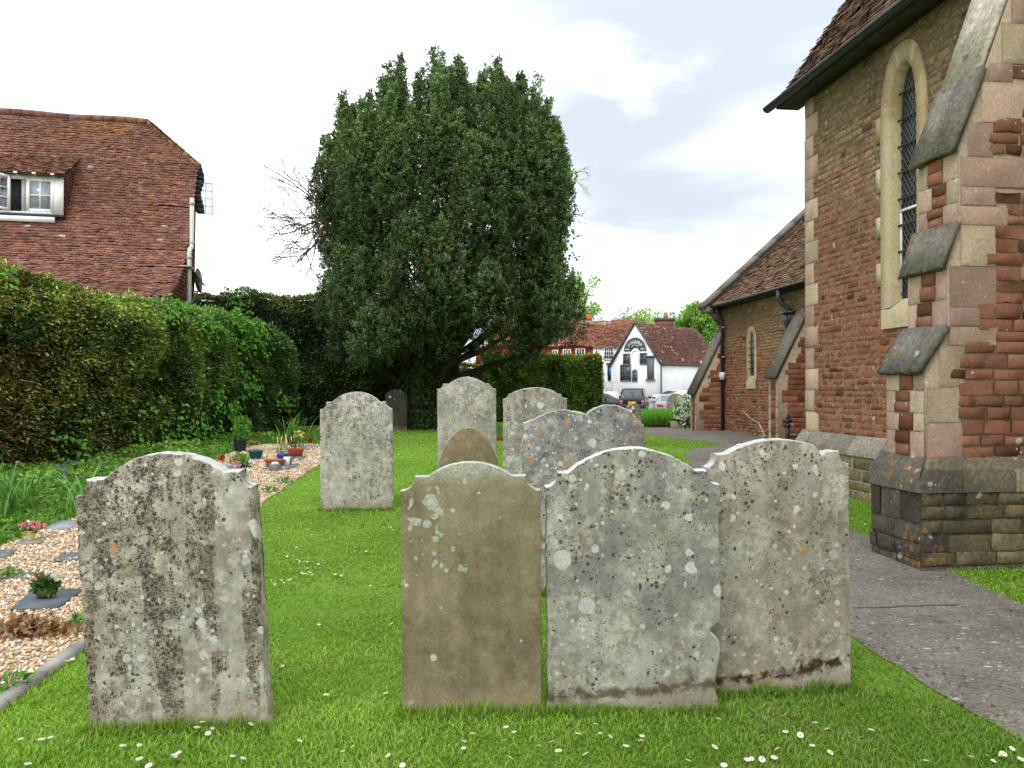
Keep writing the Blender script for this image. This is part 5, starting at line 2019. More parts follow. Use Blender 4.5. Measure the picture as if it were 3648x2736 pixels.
mb = MB()
LC = S(236, 236, 232)
word = 'FIGURA'
angs = [143, 121, 101, 80, 58, 37]
for ch, an in zip(word, angs):
    a = R_(an)
    rx, rz = hw * .60, ht * .50
    c = GP(tc, zc, .10) - GA * (rx * math.cos(a)) + CZ * rz * math.sin(a) + CZ * ht * .06
    th_ = (a - PI / 2) * .62
    ax = -GA * math.cos(th_) + CZ * math.sin(th_)
    ay = GA * math.sin(th_) + CZ * math.cos(th_)
    for off in (0, .02):
        put_text(mb, ch, ht * .34, c + ax * off, ax, ay, GN, LC, 1.0)
sgl = mb.build('lettering', M['paint'], sg)
mb = MB()
for k, a in enumerate(np.linspace(R_(142), R_(38), 15)):     # the small arched line, unreadable in the photograph
    if k == 7:
        continue
    c = GP(tc, zc, .10) - GA * (hw * .40 * math.cos(a)) + CZ * (ht * .40 * math.sin(a) + ht * .02)
    mb.box(c, (.055, .02, .10), S(176, 176, 178), np.array([GA, GN, CZ]))
mb.build('small_lettering', M['paint'], sg)
for x0, x1 in ((-.93, -.56), (.50, .92)):
    mb = MB()
    for k in range(8):
        c = GP(tc - (x0 + (x1 - x0) * (k + .5) / 8) * hw * .93, zc + ht * .115, .10)
        mb.box(c, (.052, .02, .09 + .03 * (k % 2)), S(214, 214, 212), np.array([GA, GN, CZ]))
    mb.build('small_lettering', M['paint'], sg)
# right hand side wall: beam, doors and rainwater pipe
SN = -GA                                      # outward of the side wall


def SP(b, z, d=0.0):
    return GR + GB * b + CZ * z + SN * d


mb = MB()
k_ = [(0.1 + 6.2 * q / 10, 1.18 + .22 * math.sin(q / 10 * PI)) for q in range(11)] + [(6.3, .92)] + [(6.3 - 6.2 * q / 10, .92 + .05 * math.sin(q / 10 * PI)) for q in range(11)]
mb.prism(k_, SP(0, 0, .02), GB, CZ, SN * .08, DK)
mb.build('door_beam', M['paint'], wb)
for b0, b1, nx, pan in ((.55, 2.7, 6, True), (2.75, 5.3, 1, False), (5.9, 7.6, 4, True)):
    mf, A_ = MB(), np.array([GB, SN, CZ])
    mf.box(SP((b0 + b1) / 2, .36, .02), (b1 - b0, .06, 1.1), np.array(DK) * .95, A_)
    o = mf.build('door', M['paint'], wb)
    if pan:
        for i in range(nx):
            if i % 3 == 2 and nx == 6:
                continue
            for j in range(2):
                MB().box(SP(b0 + (i + .5) * (b1 - b0) / nx, .28 + j * .38, .055), ((b1 - b0) / nx * .68, .02, .28), S(66, 56, 52) if (i + j) % 2 else S(50, 52, 62), A_).build('pane', M['glass'], o)
MB().box(SP(5.6, .25, .06), (.34, .1, 1.5), (.72, .72, .72), np.array([GB, SN, CZ])).build('door_post', M['white_paint'], wb)
mb = MB()
mb.tube([SP(-.12, ge - .1, .1), SP(-.12, zg, .1)], .07, 6, S(70, 78, 86))
mb.tube([SP(-.1, ge - .08, .22), SP(9.8, ge - .08, .22)], .08, 6, S(56, 56, 60))
mb.build('downpipe', M['paint'], wb)

# wing behind, half tile hung and half white
wg = thing('two_storey_row', 'long two storey row, red tile hung at left and white at right, behind the shop', 'house', (5, 79, zg))
WY = 77.5


def wpt(cx, cy, y=WY):
    return on_plane((1950 + cx / 3.687) / 3.5625, (1100 + cy / 3.687) / 3.5625, (0, y, 0), np.array([0, -1., 0]))


xl, xm, xr = -3.5, wpt(602, 600)[0], wpt(1010, 600)[0]
ze = wpt(600, 492)[2]
mb = MB()
mb.box(((xm + xr + 2) / 2, WY + 2.5, (ze + zg) / 2), (xr + 2 - xm, 5, ze - zg), (.90, .90, .89))
mb.build('wall', M['render'], wg)
mb = MB()
mb.box(((xl + xm) / 2 - .02, WY + 2.55, (ze + zg) / 2), (xm - xl, 5, ze - zg), S(150, 58, 44))
tiles(mb, (xl, WY + .04, 1.2), (1, 0, 0), CZ, (0, -1, 0), 0, xm - xl, ze - 1.3, .3, .17, lambda p, s, t_: np.array([S(172, 66, 48), S(160, 60, 46), S(184, 78, 54)])[RNG.integers(0, 3, len(p))] * RNG.uniform(.8, 1.1, len(p))[:, None], lift=.03)
mb.build('tile_hung_wall', M['tile'], wg)
mb = MB()
ridge = [(xl, 8.0), (wpt(380, 200)[0], wpt(380, 200)[2] + .25), (wpt(800, 175)[0], wpt(800, 175)[2] + .25), (wpt(900, 142)[0], wpt(900, 142)[2] + .3), (wpt(1240, 132)[0], wpt(1240, 132)[2] + .3), (wpt(1330, 185)[0], wpt(1330, 185)[2])]
zr_ = 8.15
ta = np.array([0, 3.0, zr_ - ze + .3])
tl_ = np.linalg.norm(ta)
ta = ta / tl_
na = np.cross((1, 0, 0), ta)
o = np.array([0, WY - .25, ze - .05])
x0, x1 = wpt(300, 500)[0], wpt(1330, 185)[0]
xh = wpt(385, 200)[0]
oq = o - na * .3
mb.quad(oq + [x0 - 8, 0, 0], oq + [x1, 0, 0], oq + [x1, 0, 0] + ta * tl_, oq + [x0 - 8, 0, 0] + ta * tl_, (.08, .05, .04))
tiles(mb, o, (1, 0, 0), ta, na, x0 - 8, x1, tl_ + .1, .28, .19, rcol(ROOFR, .02), lift=.05, jit=.02, sag=.5)
mb.prism([(.5, 0), (5.5, 0), (2.95, zr_ - ze - .35)], (x0 - 8, WY, ze - .1), (0, 1, 0), CZ, (x1 - x0 + 8, 0, 0), (.1, .06, .05))
# higher stretch of ridge
xa, xb = wpt(890, 142)[0], wpt(1240, 132)[0]
for k in range(12):
    xx = xa + (xb - xa) * k / 12
    mb.tube([(xx, WY + 2.9, zr_ + .32), (xx + (xb - xa) / 12 * .96, WY + 2.9, zr_ + .34)], .16, 7, ROOFR[k % 5] * random.uniform(.85, 1.3))
mb.prism([(0, 0), (xb - xa + .5, 0), (xb - xa - .1, .36), (.3, .36)], (xa - .2, WY + 2.75, zr_ - .02), (1, 0, 0), CZ, (0, .3, 0), ROOFR[2])
mb.build('roof', M['tile'], wg)
for (cx, top, base, col, nm) in ((545, 75, 190, S(190, 100, 60), 'pot'), (1535, 60, 210, S(134, 92, 84), 'stack')):
    c = wpt(cx, base, 80.5)
    ctop = wpt(cx, top, 80.5)
    mb = MB()
    if nm == 'pot':
        mb.lathe([(.85, -.3), (.75, .0), (.35, .25)], 10, c, S(128, 118, 104))
        mb.lathe([(.30, .2), (.26, ctop[2] - c[2]), (.2, ctop[2] - c[2])], 10, c, col)
    else:
        hh = ctop[2] - c[2]
        mb.box(c + [0, 0, hh * .12], (1.7, .9, hh * .75), col)
        mb.box(c + [0, 0, hh * .44], (1.9, 1.05, .3), S(92, 78, 72))
        for dx in (-.4, .15):
            mb.lathe([(.26, hh * .5), (.20, hh * .95 + dx), (.16, hh * .95 + dx)], 8, c + [dx, 0, 0], S(150, 112, 104))
    mb.build('chimney', M['plain'], wg)


def wwin(name, c0, c1, nx, ny, frame=(.78, .78, .77), fr=.1, bar=.06, glass=(.04, .045, .05)):
    a, b = wpt(*c0), wpt(*c1)
    mf = MB()
    w_, h_ = b[0] - a[0], a[2] - b[2]
    casement(mf, None, np.array([a[0], WY - .06, b[2]]), np.array([1., 0, 0]), CZ, w_, h_, nx, ny, fr, frame, bar, .12)
    o = mf.build(name, M['white_paint'], wg)
    MB().box((a[0] + w_ / 2, WY - .03, b[2] + h_ / 2), (w_ * .96, .04, h_ * .96), glass).build('pane', M['glass'], o)


wwin('window', (202, 530), (308, 638), 3, 1)
wwin('window', (370, 522), (494, 634), 3, 1)
wwin('window', (60, 540), (140, 645), 2, 1)
wwin('window', (738, 500), (872, 672), 4, 3, bar=.05)
MB().box(wpt(642, 600) + [0, -.02, 0], (.14, .06, .75), (.06, .06, .06)).build('wall_slot', M['paint'], wg)
wwin('shop_window', (792, 745), (860, 945), 1, 1, frame=S(34, 46, 60), fr=.16)
a = wpt(826, 820)
MB().box(a + [0, -.1, 0], (.62, .03, .75), S(70, 140, 196)).build('window_poster', M['paint'], wg)
mb = MB()
mb.bar(wpt(768, 722) + [0, -.15, 0], wpt(880, 722) + [0, -.15, 0], .3, .16, S(90, 92, 96))
mb.build('shop_cornice', M['paint'], wg)

# white steps with an iron handrail in front of the wing
st = thing('entrance_steps', 'low white entrance steps with a thin iron handrail left of the gabled shop', 'steps', (8.6, 73, zg))
mb = MB()
sp = lambda cx, cy: on_plane((1950 + cx / 3.687) / 3.5625, (1100 + cy / 3.687) / 3.5625, (0, 72.5, 0), np.array([0, -1., 0]))
a, b = sp(720, 1070), sp(940, 1070)
mb.box(((a[0] + b[0]) / 2, 73.2, (a[2] + zg) / 2 - .1), (b[0] - a[0], 1.4, a[2] - zg), (.75, .75, .74))
for k in range(4):
    hh = (a[2] - zg) * (1 - (k + 1) / 5)
    mb.box((b[0] + .14 + k * .28, 73.2, zg + hh / 2), (.28, 1.3, hh), (.62, .60, .58))
mb.build('steps', M['render'], st)
mb = MB()
L_ = [sp(700, 968), sp(940, 968), sp(960, 1010), sp(1045, 1095)]
mb.tube(L_, .022, 5, (.35, .35, .35))
for q in (sp(770, 968), sp(850, 968), sp(940, 968)):
    mb.tube([q, (q[0], q[1], a[2] - .2)], .018, 5, (.35, .35, .35))
for k in range(14):
    q = sp(705 + k * 17, 1000)
    mb.tube([(q[0], q[1], sp(0, 968)[2]), (q[0], q[1], a[2] - .1)], .007, 4, (.4, .4, .4))
mb.build('handrail', M['black_iron'], st)

# ================================================================== VEGETATION
def unit(v):
    return v / np.maximum(np.linalg.norm(v, axis=-1, keepdims=True), 1e-9)


# ---- the old yew: many upright plumes round a broad crown
YC = np.array([-1.9, 24.0, 0.3])
YT = np.array([-2.75, 24.0, float(gz(24))])
yew = thing('yew_tree', 'huge dark green upright yew with a dense rounded crown of spires behind the headstones', 'tree', YT)


def crown_r(z):
    return np.interp(z, [2.0, 3.0, 4.2, 6.3, 8.0, 9.0, 9.9, 10.6, 11.2, 11.7], [1.9, 2.75, 3.4, 3.62, 3.58, 3.42, 3.05, 2.5, 1.7, .9])


rng = np.random.default_rng(42)
mb = MB()
plumes = []
# outer shell of plumes at every level
z = 2.3
while z < 7.9:
    R = float(crown_r(z + .9))
    m = int(2 * PI * R / .74)
    for k in range(m):
        th = (k + rng.uniform(-.4, .4)) / m * 2 * PI + z
        rr = R * rng.uniform(.78, 1.0)
        plumes.append((rr * math.cos(th), rr * math.sin(th), z + rng.uniform(-.35, .35), rng.uniform(1.5, 2.6), rng.uniform(.38, .56)))
    z += rng.uniform(.75, .95)
# spires of the top
for k in range(165):
    rr = 3.25 * math.sqrt(rng.random())
    th = rng.uniform(0, 2 * PI)
    ztop = float(np.interp(rr, [0, .8, 1.6, 2.4, 3.0, 3.45, 3.9], [11.05, 10.95, 10.7, 10.2, 9.6, 8.9, 7.4])) + rng.normal() * .34
    L = rng.uniform(2.2, 3.8)
    plumes.append((rr * math.cos(th), rr * math.sin(th), ztop - L, L, rng.uniform(.22, .34)))
# front sprays hanging low
for k in range(52):
    th = rng.uniform(PI * 1.0, PI * 2.0)
    rr = rng.uniform(2.4, 3.5)
    plumes.append((rr * math.cos(th), rr * math.sin(th), rng.uniform(2.1, 5.4), rng.uniform(1.0, 2.2), rng.uniform(.45, .75)))
for (px_, py_, z0, L, R) in plumes:
    # underside on the right rises away from the trunk; on the left the foliage comes lower
    floor = 1.55 + max(0, px_ + .2) * .24 + max(0, -px_ - 1.6) * .22
    if z0 < floor:
        z0 = floor + rng.uniform(0, .3)
    lim = 1.25 + (float(np.interp(math.hypot(px_, py_), [0, 1.2, 2.2, 3.0, 3.6], [11.1, 11.0, 10.7, 10.0, 9.0])) - 1.25) * (24 + py_ * .9) / 24 + (rng.normal() * .42 + .30 if R < .37 else rng.normal() * .15 - .35)
    if z0 + L > lim:
        z0 = lim - L
    rr = math.hypot(px_, py_)
    front = 1.0 if py_ < 1.2 else .45
    if rng.random() < .09 and z0 > 3.6:
        continue
    m = int(74 * L * R / .45 * front)
    u_ = rng.random(m) ** .8
    prof_ = np.sin(np.clip(u_ * 1.0 + .12, 0, 1.12) / 1.12 * PI) ** .7 * (1 - .60 * u_) * 1.15
    th = rng.uniform(0, 2 * PI, m)
    ro = rng.random(m) ** .6
    r = R * prof_ * (0.45 + .60 * ro)
    out = np.array([px_, py_]) / max(rr, .3)
    lean = .10 * (rr / 3)
    P0 = np.stack([YC[0] + px_ + r * np.cos(th) + out[0] * lean * u_ * L, YC[1] + py_ + r * np.sin(th) + out[1] * lean * u_ * L, z0 + u_ * L], 1)
    D0 = unit(np.stack([np.cos(th) * .55, np.sin(th) * .55, .65 + .8 * rng.random(m)], 1) + rng.normal(size=(m, 3)) * .28)
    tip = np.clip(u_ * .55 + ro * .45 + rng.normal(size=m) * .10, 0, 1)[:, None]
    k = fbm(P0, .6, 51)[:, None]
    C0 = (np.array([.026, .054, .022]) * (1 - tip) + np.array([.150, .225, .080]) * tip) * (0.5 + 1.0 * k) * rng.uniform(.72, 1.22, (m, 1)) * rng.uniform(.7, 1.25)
    br = rng.random(m) < .05
    C0[br] = np.array([.12, .105, .05])
    nl = 16
    n = m * nl
    sid = np.repeat(np.arange(m), nl)
    tt = rng.random(n)
    sl_ = rng.uniform(.12, .24, m)[sid]
    p = P0[sid] + D0[sid] * (tt * sl_)[:, None] + rng.normal(size=(n, 3)) * (.045 * (1.15 - tt))[:, None]
    d = D0[sid] * .7 + rng.normal(size=(n, 3)) * .6
    upv = np.stack([np.cos(th), np.sin(th), .5 * np.ones(m)], 1)[sid] + rng.normal(size=(n, 3)) * .6
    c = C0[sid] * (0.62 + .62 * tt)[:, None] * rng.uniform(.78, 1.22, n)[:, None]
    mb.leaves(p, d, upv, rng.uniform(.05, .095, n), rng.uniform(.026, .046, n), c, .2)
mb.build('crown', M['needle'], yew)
mb = MB()
BK = np.array([.055, .042, .034])
rt = random.Random(5)
for k in range(7):                          # fused stems of the bole
    a = k / 7 * 2 * PI
    r0 = .42
    b0 = YT + np.array([math.cos(a) * r0, math.sin(a) * r0 * .9, -.15])
    mb.tube([b0 * 1.0, YT + np.array([math.cos(a) * .36, math.sin(a) * .34, .5]), YT + np.array([math.cos(a) * .38, math.sin(a) * .36, 1.5]), YT + np.array([.3 + math.cos(a) * .75, math.sin(a) * .7, 2.8]), YT + np.array([.6 + math.cos(a) * 1.5, math.sin(a) * 1.4, 5.2]), YT + np.array([.85 + math.cos(a) * 2.1, math.sin(a) * 2.0, 8.3])],
            [.36, .31, .27, .20, .12, .04], 9, BK * rt.uniform(.7, 1.3))
for k in range(26):
    a = rt.uniform(0, 2 * PI)
    e = rt.uniform(1.6, 3.4)
    zt = rt.uniform(5, 9.5)
    p0 = YT + np.array([math.cos(a) * .4, math.sin(a) * .4, rt.uniform(1.2, 2.2)])
    p3 = np.array([YC[0] + math.cos(a) * e, YC[1] + math.sin(a) * e, zt])
    mb.tube([p0, p0 * .72 + p3 * .28 + [0, 0, -.25], p0 * .4 + p3 * .6 + [0, 0, -.2], p3], [.12, .09, .06, .02], 6, BK * rt.uniform(.7, 1.4))
mb.tube([YT + [.3, -.2, .9], YT + [1.0, -.5, 1.45], YT + [2.0, -.6, 1.85], YT + [3.2, -.7, 2.2], YT + [4.1, -.6, 2.7]], [.17, .14, .10, .07, .03], 7, BK)
mb.tube([YT + [.2, -.3, 1.2], YT + [.9, -.9, 1.9], YT + [1.9, -1.2, 2.3], YT + [2.9, -1.2, 2.9]], [.13, .1, .07, .03], 7, BK)
mb.tube([YT + [-.3, -.3, 1.1], YT + [-1.0, -.6, 1.7], YT + [-1.9, -.8, 2.1]], [.13, .1, .04], 7, BK)
mb.build('trunk', M['bark'], yew, smooth=True)
# ivy climbing the bole
n = 900
a = rng.uniform(PI * 1.0, PI * 2.0, n)
z = rng.random(n) ** 1.3 * 2.4
p = YT + np.stack([np.cos(a) * (.72 + .1 * z), np.sin(a) * (.70 + .1 * z), z], 1)
ok = vnoise(p, 2.0, 3) > .38
p, a = p[ok], a[ok]
n = len(p)
d = np.stack([np.cos(a) * .4, np.sin(a) * .4, -np.ones(n) * .7], 1) + rng.normal(size=(n, 3)) * .5
mb = MB()
mb.leaves(p, d, np.stack([np.cos(a), np.sin(a), .4 + 0 * a], 1), rng.uniform(.07, .12, n), rng.uniform(.06, .1, n), np.array([.05, .13, .025]) * rng.uniform(.5, 1.5, n)[:, None])
mb.build('ivy', M['leaf'], yew)


def twig(mb, p, d, L, r, depth, rt, col, spread=.75, droop=0.0):
    k = 4
    pts = [np.array(p)]
    dd = np.array(d, float)
    for i in range(k):
        dd = dd + np.array([rt.gauss(0, .16), rt.gauss(0, .16), rt.gauss(0, .16) - droop])
        dd /= np.linalg.norm(dd)
        pts.append(pts[-1] + dd * L / k)
    mb.tube(pts, np.linspace(r, r * .5, k + 1), 4 if depth < 2 else 5, np.array(col) * rt.uniform(.7, 1.25), cap=False)
    if depth > 0:
        for j in range(rt.randint(3, 4)):
            q = rt.uniform(.3, 1.0)
            i = min(int(q * k), k - 1)
            b = pts[i] + (pts[i + 1] - pts[i]) * (q * k - i)
            nd = dd + np.array([rt.gauss(0, spread), rt.gauss(0, spread * .7), rt.gauss(0, spread)])
            twig(mb, b, nd / np.linalg.norm(nd), L * rt.uniform(.5, .8), r * .55, depth - 1, rt, col, spread, droop)


mb = MB()
rt = random.Random(12)
TC = S(116, 102, 88)
b0 = at(325, 224, 23.0)
for (tx, ty, L, dp) in ((300, 200, 1.35, 4), (290, 216, 1.35, 4), (296, 235, 1.3, 4), (312, 196, 1.2, 4), (285, 206, 1.4, 3), (306, 252, 1.2, 3), (296, 262, 1.4, 3), (318, 190, 1.2, 3), (288, 228, 1.5, 4), (282, 240, 1.5, 3), (304, 240, 1.2, 4)):
    tg = at(tx, ty, 22.8)
    d = tg - b0
    twig(mb, b0 + np.array([rt.uniform(0, .3), 0, rt.uniform(-.3, .4)]), d / np.linalg.norm(d), L, .030, dp, rt, TC, .6)
mb.tube([YT + [0, 0, 3.2], at(360, 250, 23.8), b0], [.12, .08, .045], 6, TC)
mb.build('dead_branch', M['bark'], yew)
rt = random.Random(2)
for (x, y, tx, ty) in ((566, 176, 588, 186), (566, 205, 588, 232), (566, 235, 590, 238), (566, 172, 582, 168)):
    mb = MB()
    a, b = at(x, y, 23.5), at(tx, ty, 23.4)
    twig(mb, a, (b - a) / np.linalg.norm(b - a), .55, .012, 2, rt, TC, .5)
    mb.build('dead_twig', M['bark'], yew)
# bright climber leaves on the right flank, and the leafy tuft on the dead branch
for (cx, cy, nn_, sp_, y_, col) in ((569, 172, 26, .12, 20.6, (.16, .34, .06)), (545, 176, 12, .1, 20.2, (.16, .34, .06)), (564, 245, 40, .22, 20.8, (.14, .32, .05)), (560, 228, 20, .14, 20.6, (.15, .32, .05))):
    mb = MB()
    p = at(cx, cy, y_ + 2.2) + rng.normal(size=(nn_, 3)) * [sp_, sp_, sp_ * 1.4]
    d = rng.normal(size=(nn_, 3)) + [0, -.3, -.8]
    mb.leaves(p, d, np.tile([0, -1., .4], (nn_, 1)), rng.uniform(.10, .17, nn_), rng.uniform(.08, .13, nn_), np.array(col) * rng.uniform(.7, 1.3, nn_)[:, None])
    mb.build('climber_leaves', M['leaf'], yew)
mb = MB()
for (cx, cy, nn_) in ((296, 227, 110), (306, 232, 110), (287, 222, 50), (314, 226, 70)):
    p = at(cx, cy, 23.4) + rng.normal(size=(nn_, 3)) * [.15, .15, .09]
    mb.leaves(p, rng.normal(size=(nn_, 3)) + [-.4, 0, .2], np.tile([0, -.5, 1.], (nn_, 1)), .09, .04, np.array([.07, .10, .03]) * rng.uniform(.6, 1.3, nn_)[:, None])
mb.build('tuft_leaves', M['needle'], yew)

# ---- hedges


def hedge(name, label, path, thick, hfun, leafn, colfn, seed, size=(.06, .11), faces=('front', 'top', 'end'), wob=.16, flare=0.0, cat='hedge', zb=None, horiz=.35):
    """path: list of (x, y) along the visible face, building to the far side by thick; colfn(p, u, v, n) leaf colours"""
    rg = np.random.default_rng(seed)
    path = np.array(path, float)
    seg = np.linalg.norm(np.diff(path, axis=0), axis=1)
    cum = np.concatenate([[0], np.cumsum(seg)])
    Ltot = cum[-1]
    th = thing(name, label, cat, (path[len(path) // 2][0], path[len(path) // 2][1], float(gz(path[len(path) // 2][1]))))

    def face(s):
        x = np.interp(s, cum, path[:, 0])
        y = np.interp(s, cum, path[:, 1])
        e = .3
        tx = np.interp(s + e, cum, path[:, 0]) - np.interp(s - e, cum, path[:, 0])
        ty = np.interp(s + e, cum, path[:, 1]) - np.interp(s - e, cum, path[:, 1])
        t_ = unit(np.stack([tx, ty, 0 * tx], 1))
        n_ = np.stack([t_[:, 1], -t_[:, 0], 0 * tx], 1)      # right hand side of travel
        return np.stack([x, y, gz(y)], 1), t_, n_
    mb = MB()
    # dark woody core
    ns, nv = int(Ltot / .35) + 2, 9
    S_, V_ = np.meshgrid(np.linspace(0, Ltot, ns), np.linspace(0, 1, nv))
    b, t_, n_ = face(S_.ravel())
    hh = hfun(S_.ravel()) - .12
    V0 = V_.ravel()
    rnd = np.where(V0 > .8, ((V0 - .8) / .2) ** 2 * .22, 0)
    base = b + np.stack([0 * V0, 0 * V0, V0 * hh], 1) - n_ * (.16 + rnd + flare * V0)[:, None]
    base += n_ * ((fbm(base, 1.4, seed) - .5) * wob * 1.4)[:, None]
    back = b + np.stack([0 * V0, 0 * V0, V0 * hh], 1) - n_ * (thick - .05 - rnd)[:, None]
    i = (np.arange(nv - 1)[:, None] * ns + np.arange(ns - 1)[None, :]).ravel()
    f = np.stack([i, i + 1, i + 1 + ns, i + ns], 1)
    m_ = ns * nv
    dk = np.array([.010, .013, .006])
    mb.add(np.concatenate([base, back]), np.concatenate([f, f[:, ::-1] + m_]), dk)
    k = np.arange(ns - 1) + (nv - 1) * ns
    mb.f.append(np.stack([k, k + 1, k + 1 + m_, k + m_], 1) + mb.n - 2 * m_)
    for e in (0, ns - 1):
        k = np.arange(nv - 1) * ns + e
        mb.f.append(np.stack([k, k + ns, k + ns + m_, k + m_], 1) + mb.n - 2 * m_)
    for fc, share in (('front', .74), ('top', .16), ('end', .10)):
        if fc not in faces:
            continue
        n = int(leafn * share)
        if fc == 'end':
            s = np.full(n, Ltot) + rg.normal(size=n) * .02
            dep = rg.uniform(0, thick, n)
            v = rg.random(n)
        elif fc == 'top':
            s = rg.uniform(0, Ltot, n)
            dep = rg.uniform(0, thick, n) ** 1.3
            v = np.ones(n)
        else:
            s = rg.uniform(0, Ltot, n)
            dep = np.zeros(n)
            v = rg.random(n)
        b, t_, n_ = face(s)
        hh = hfun(s)
        rnd = np.where(v > .82, ((v - .82) / .18) ** 2 * .20, 0)
        p = b + np.stack([0 * v, 0 * v, v * hh], 1) - n_ * (dep + rnd + flare * v)[:, None]
        lump = fbm(p, 1.4, seed)
        fine = fbm(p, 5.0, seed + 9)
        off = (lump - .5) * wob * 2 + (fine - .5) * .16 + rg.normal(size=n) * .035
        if fc == 'front':
            p = p + n_ * off[:, None]
            od = n_ * 1.0 + t_ * rg.normal(size=n)[:, None] * .7
        elif fc == 'end':
            p = p + t_ * off[:, None]
            od = t_ * 1.0 + n_ * rg.normal(size=n)[:, None] * .6
        else:
            p[:, 2] += off
            od = np.stack([rg.normal(size=n) * .5, rg.normal(size=n) * .5, .8 * np.ones(n)], 1)
        d = od + np.stack([0 * v, 0 * v, rg.normal(size=n) * .5 + (.1 if fc != 'top' else 0)], 1)
        upv = np.tile([0, 0, 1.0], (n, 1)) + rg.normal(size=(n, 3)) * horiz
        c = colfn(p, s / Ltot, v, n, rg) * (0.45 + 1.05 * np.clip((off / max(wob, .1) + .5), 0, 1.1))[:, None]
        mb.leaves(p, d, upv, rg.uniform(size[0], size[1], n), rg.uniform(size[0], size[1], n) * .42, c, .15)
    mb.build('foliage', M['needle'], th)
    return th, face, hfun, Ltot


def near_col(p, u, v, n, rg):
    """yew in flush: brown gold at the near end, green further off"""
    a = fbm(p, .75, 61)
    b = fbm(p, 2.4, 64)
    brown, gold, green, dark = np.array([.35, .205, .085]), np.array([.28, .28, .07]), np.array([.20, .34, .07]), np.array([.085, .14, .055])
    k = np.clip((b - .35) * 3, 0, 1)[:, None]
    near_ = np.clip(1.25 - u * 2.3 + (a - .5) * 1.2, 0, 1)[:, None]
    far_ = np.clip((u - .45) * 2.5 + (a - .5) * 1.2, 0, 1)[:, None]
    c = brown * k + gold * (1 - k)
    c = c * near_ + (green * .6 + gold * .4) * (1 - near_)
    c = c * (1 - far_) + (dark * .75 + green * .30) * far_
    m_ = (rg.random(n) < .18 + 2.4 * np.clip(fbm(p, 1.7, 67) - .46, 0, .3))[:, None]
    c = np.where(m_, dark * .9, c)
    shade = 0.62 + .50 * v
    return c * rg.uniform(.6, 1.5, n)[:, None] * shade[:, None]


hp = [(-8.75, 9.4), (-7.85, 12.3), (-7.0, 14.3), (-6.62, 16.4), (-6.15, 19.8), (-5.8, 21.2)]


def near_h(s):
    return np.interp(s, [0, 2.2, 4.2, 6.2, 9, 11.5, 12.2], [3.7, 3.36, 2.98, 2.80, 2.90, 2.84, 2.5]) + .08 * np.sin(s * 2.1)


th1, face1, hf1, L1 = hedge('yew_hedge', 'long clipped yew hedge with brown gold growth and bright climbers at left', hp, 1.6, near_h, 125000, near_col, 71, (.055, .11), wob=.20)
ec = MB()
# bright green climbers over the hedge


def climber_on(face, hf, spots, seed, parent, colr=(.125, .30, .035), size=(.07, .14)):
    rg = np.random.default_rng(seed)
    for (s0, v0, ss, vs, n) in spots:
        mb = MB()
        s = s0 + rg.normal(size=n) * ss
        v = v0 + rg.normal(size=n) * vs
        k = (v > .02) & (v < 1.06)
        s, v = s[k], v[k]
        n = len(s)
        b, t_, n_ = face(s)
        p = b + np.stack([0 * v, 0 * v, v * hf(s)], 1) + n_ * (.12 + .12 * rg.random(n))[:, None] - n_ * (np.clip(v - .9, 0, 1) * 2.5)[:, None]
        k = vnoise(p, 3.2, seed) > .40
        p, t_, n_ = p[k], t_[k], n_[k]
        n = len(p)
        d = n_ * .5 + t_ * rg.normal(size=n)[:, None] * .8 + np.stack([0 * p[:, 0], 0 * p[:, 0], -.6 + rg.normal(size=n) * .5], 1)
        mb.leaves(p, d, n_ + np.array([0, 0, .8]) + rg.normal(size=(n, 3)) * .35, rg.uniform(*size, n), rg.uniform(*size, n) * .75, np.array(colr) * rg.uniform(.55, 1.45, n)[:, None])
        mb.build('climber_leaves', M['leaf'], parent)


climber_on(face1, near_h, [(2.6, 1.0, .3, .05, 220), (2.35, .93, .18, .05, 160), (8.0, .96, 1.1, .06, 900), (9.8, .95, .6, .06, 520), (9.3, .78, .25, .09, 120), (10.2, .80, .2, .08, 90), (9.2, .45, .12, .07, 90), (8.1, .36, .1, .04, 60), (9.7, .42, .25, .06, 110), (8.7, .25, .25, .04, 80), (11.4, .32, .25, .04, 70), (5.8, .18, .3, .1, 110), (7.4, .12, .6, .08, 200), (4.2, .15, .25, .05, 60)], 81, th1)


def dark_col(p, u, v, n, rg):
    a = fbm(p, .9, 91)
    g1, g2, g3 = np.array([.075, .13, .05]), np.array([.14, .21, .07]), np.array([.25, .29, .10])
    k = np.clip((a - .35) * 2.5, 0, 1)[:, None]
    c = g1 + (g2 - g1) * k
    top = (v > .88)[:, None] & (rg.random(n) < .6)[:, None]
    c = np.where(top, g3, c)
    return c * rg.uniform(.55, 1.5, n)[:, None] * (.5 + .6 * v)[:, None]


def far_h(s):
    return np.interp(s, [0, 1.2, 2.5, 4, 7, 12], [4.15, 4.25, 4.35, 4.25, 4.1, 3.8]) + .07 * np.sin(s * 2.7)


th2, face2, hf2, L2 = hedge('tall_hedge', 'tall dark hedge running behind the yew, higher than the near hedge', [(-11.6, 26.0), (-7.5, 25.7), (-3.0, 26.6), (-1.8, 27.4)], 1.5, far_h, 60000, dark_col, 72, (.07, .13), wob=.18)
climber_on(face2, far_h, [(2.7, .93, .12, .04, 30), (3.0, .82, .2, .06, 50), (3.4, .75, .25, .04, 60), (2.2, .80, .05, .12, 30)], 82, th2, (.13, .28, .05), (.10, .2))


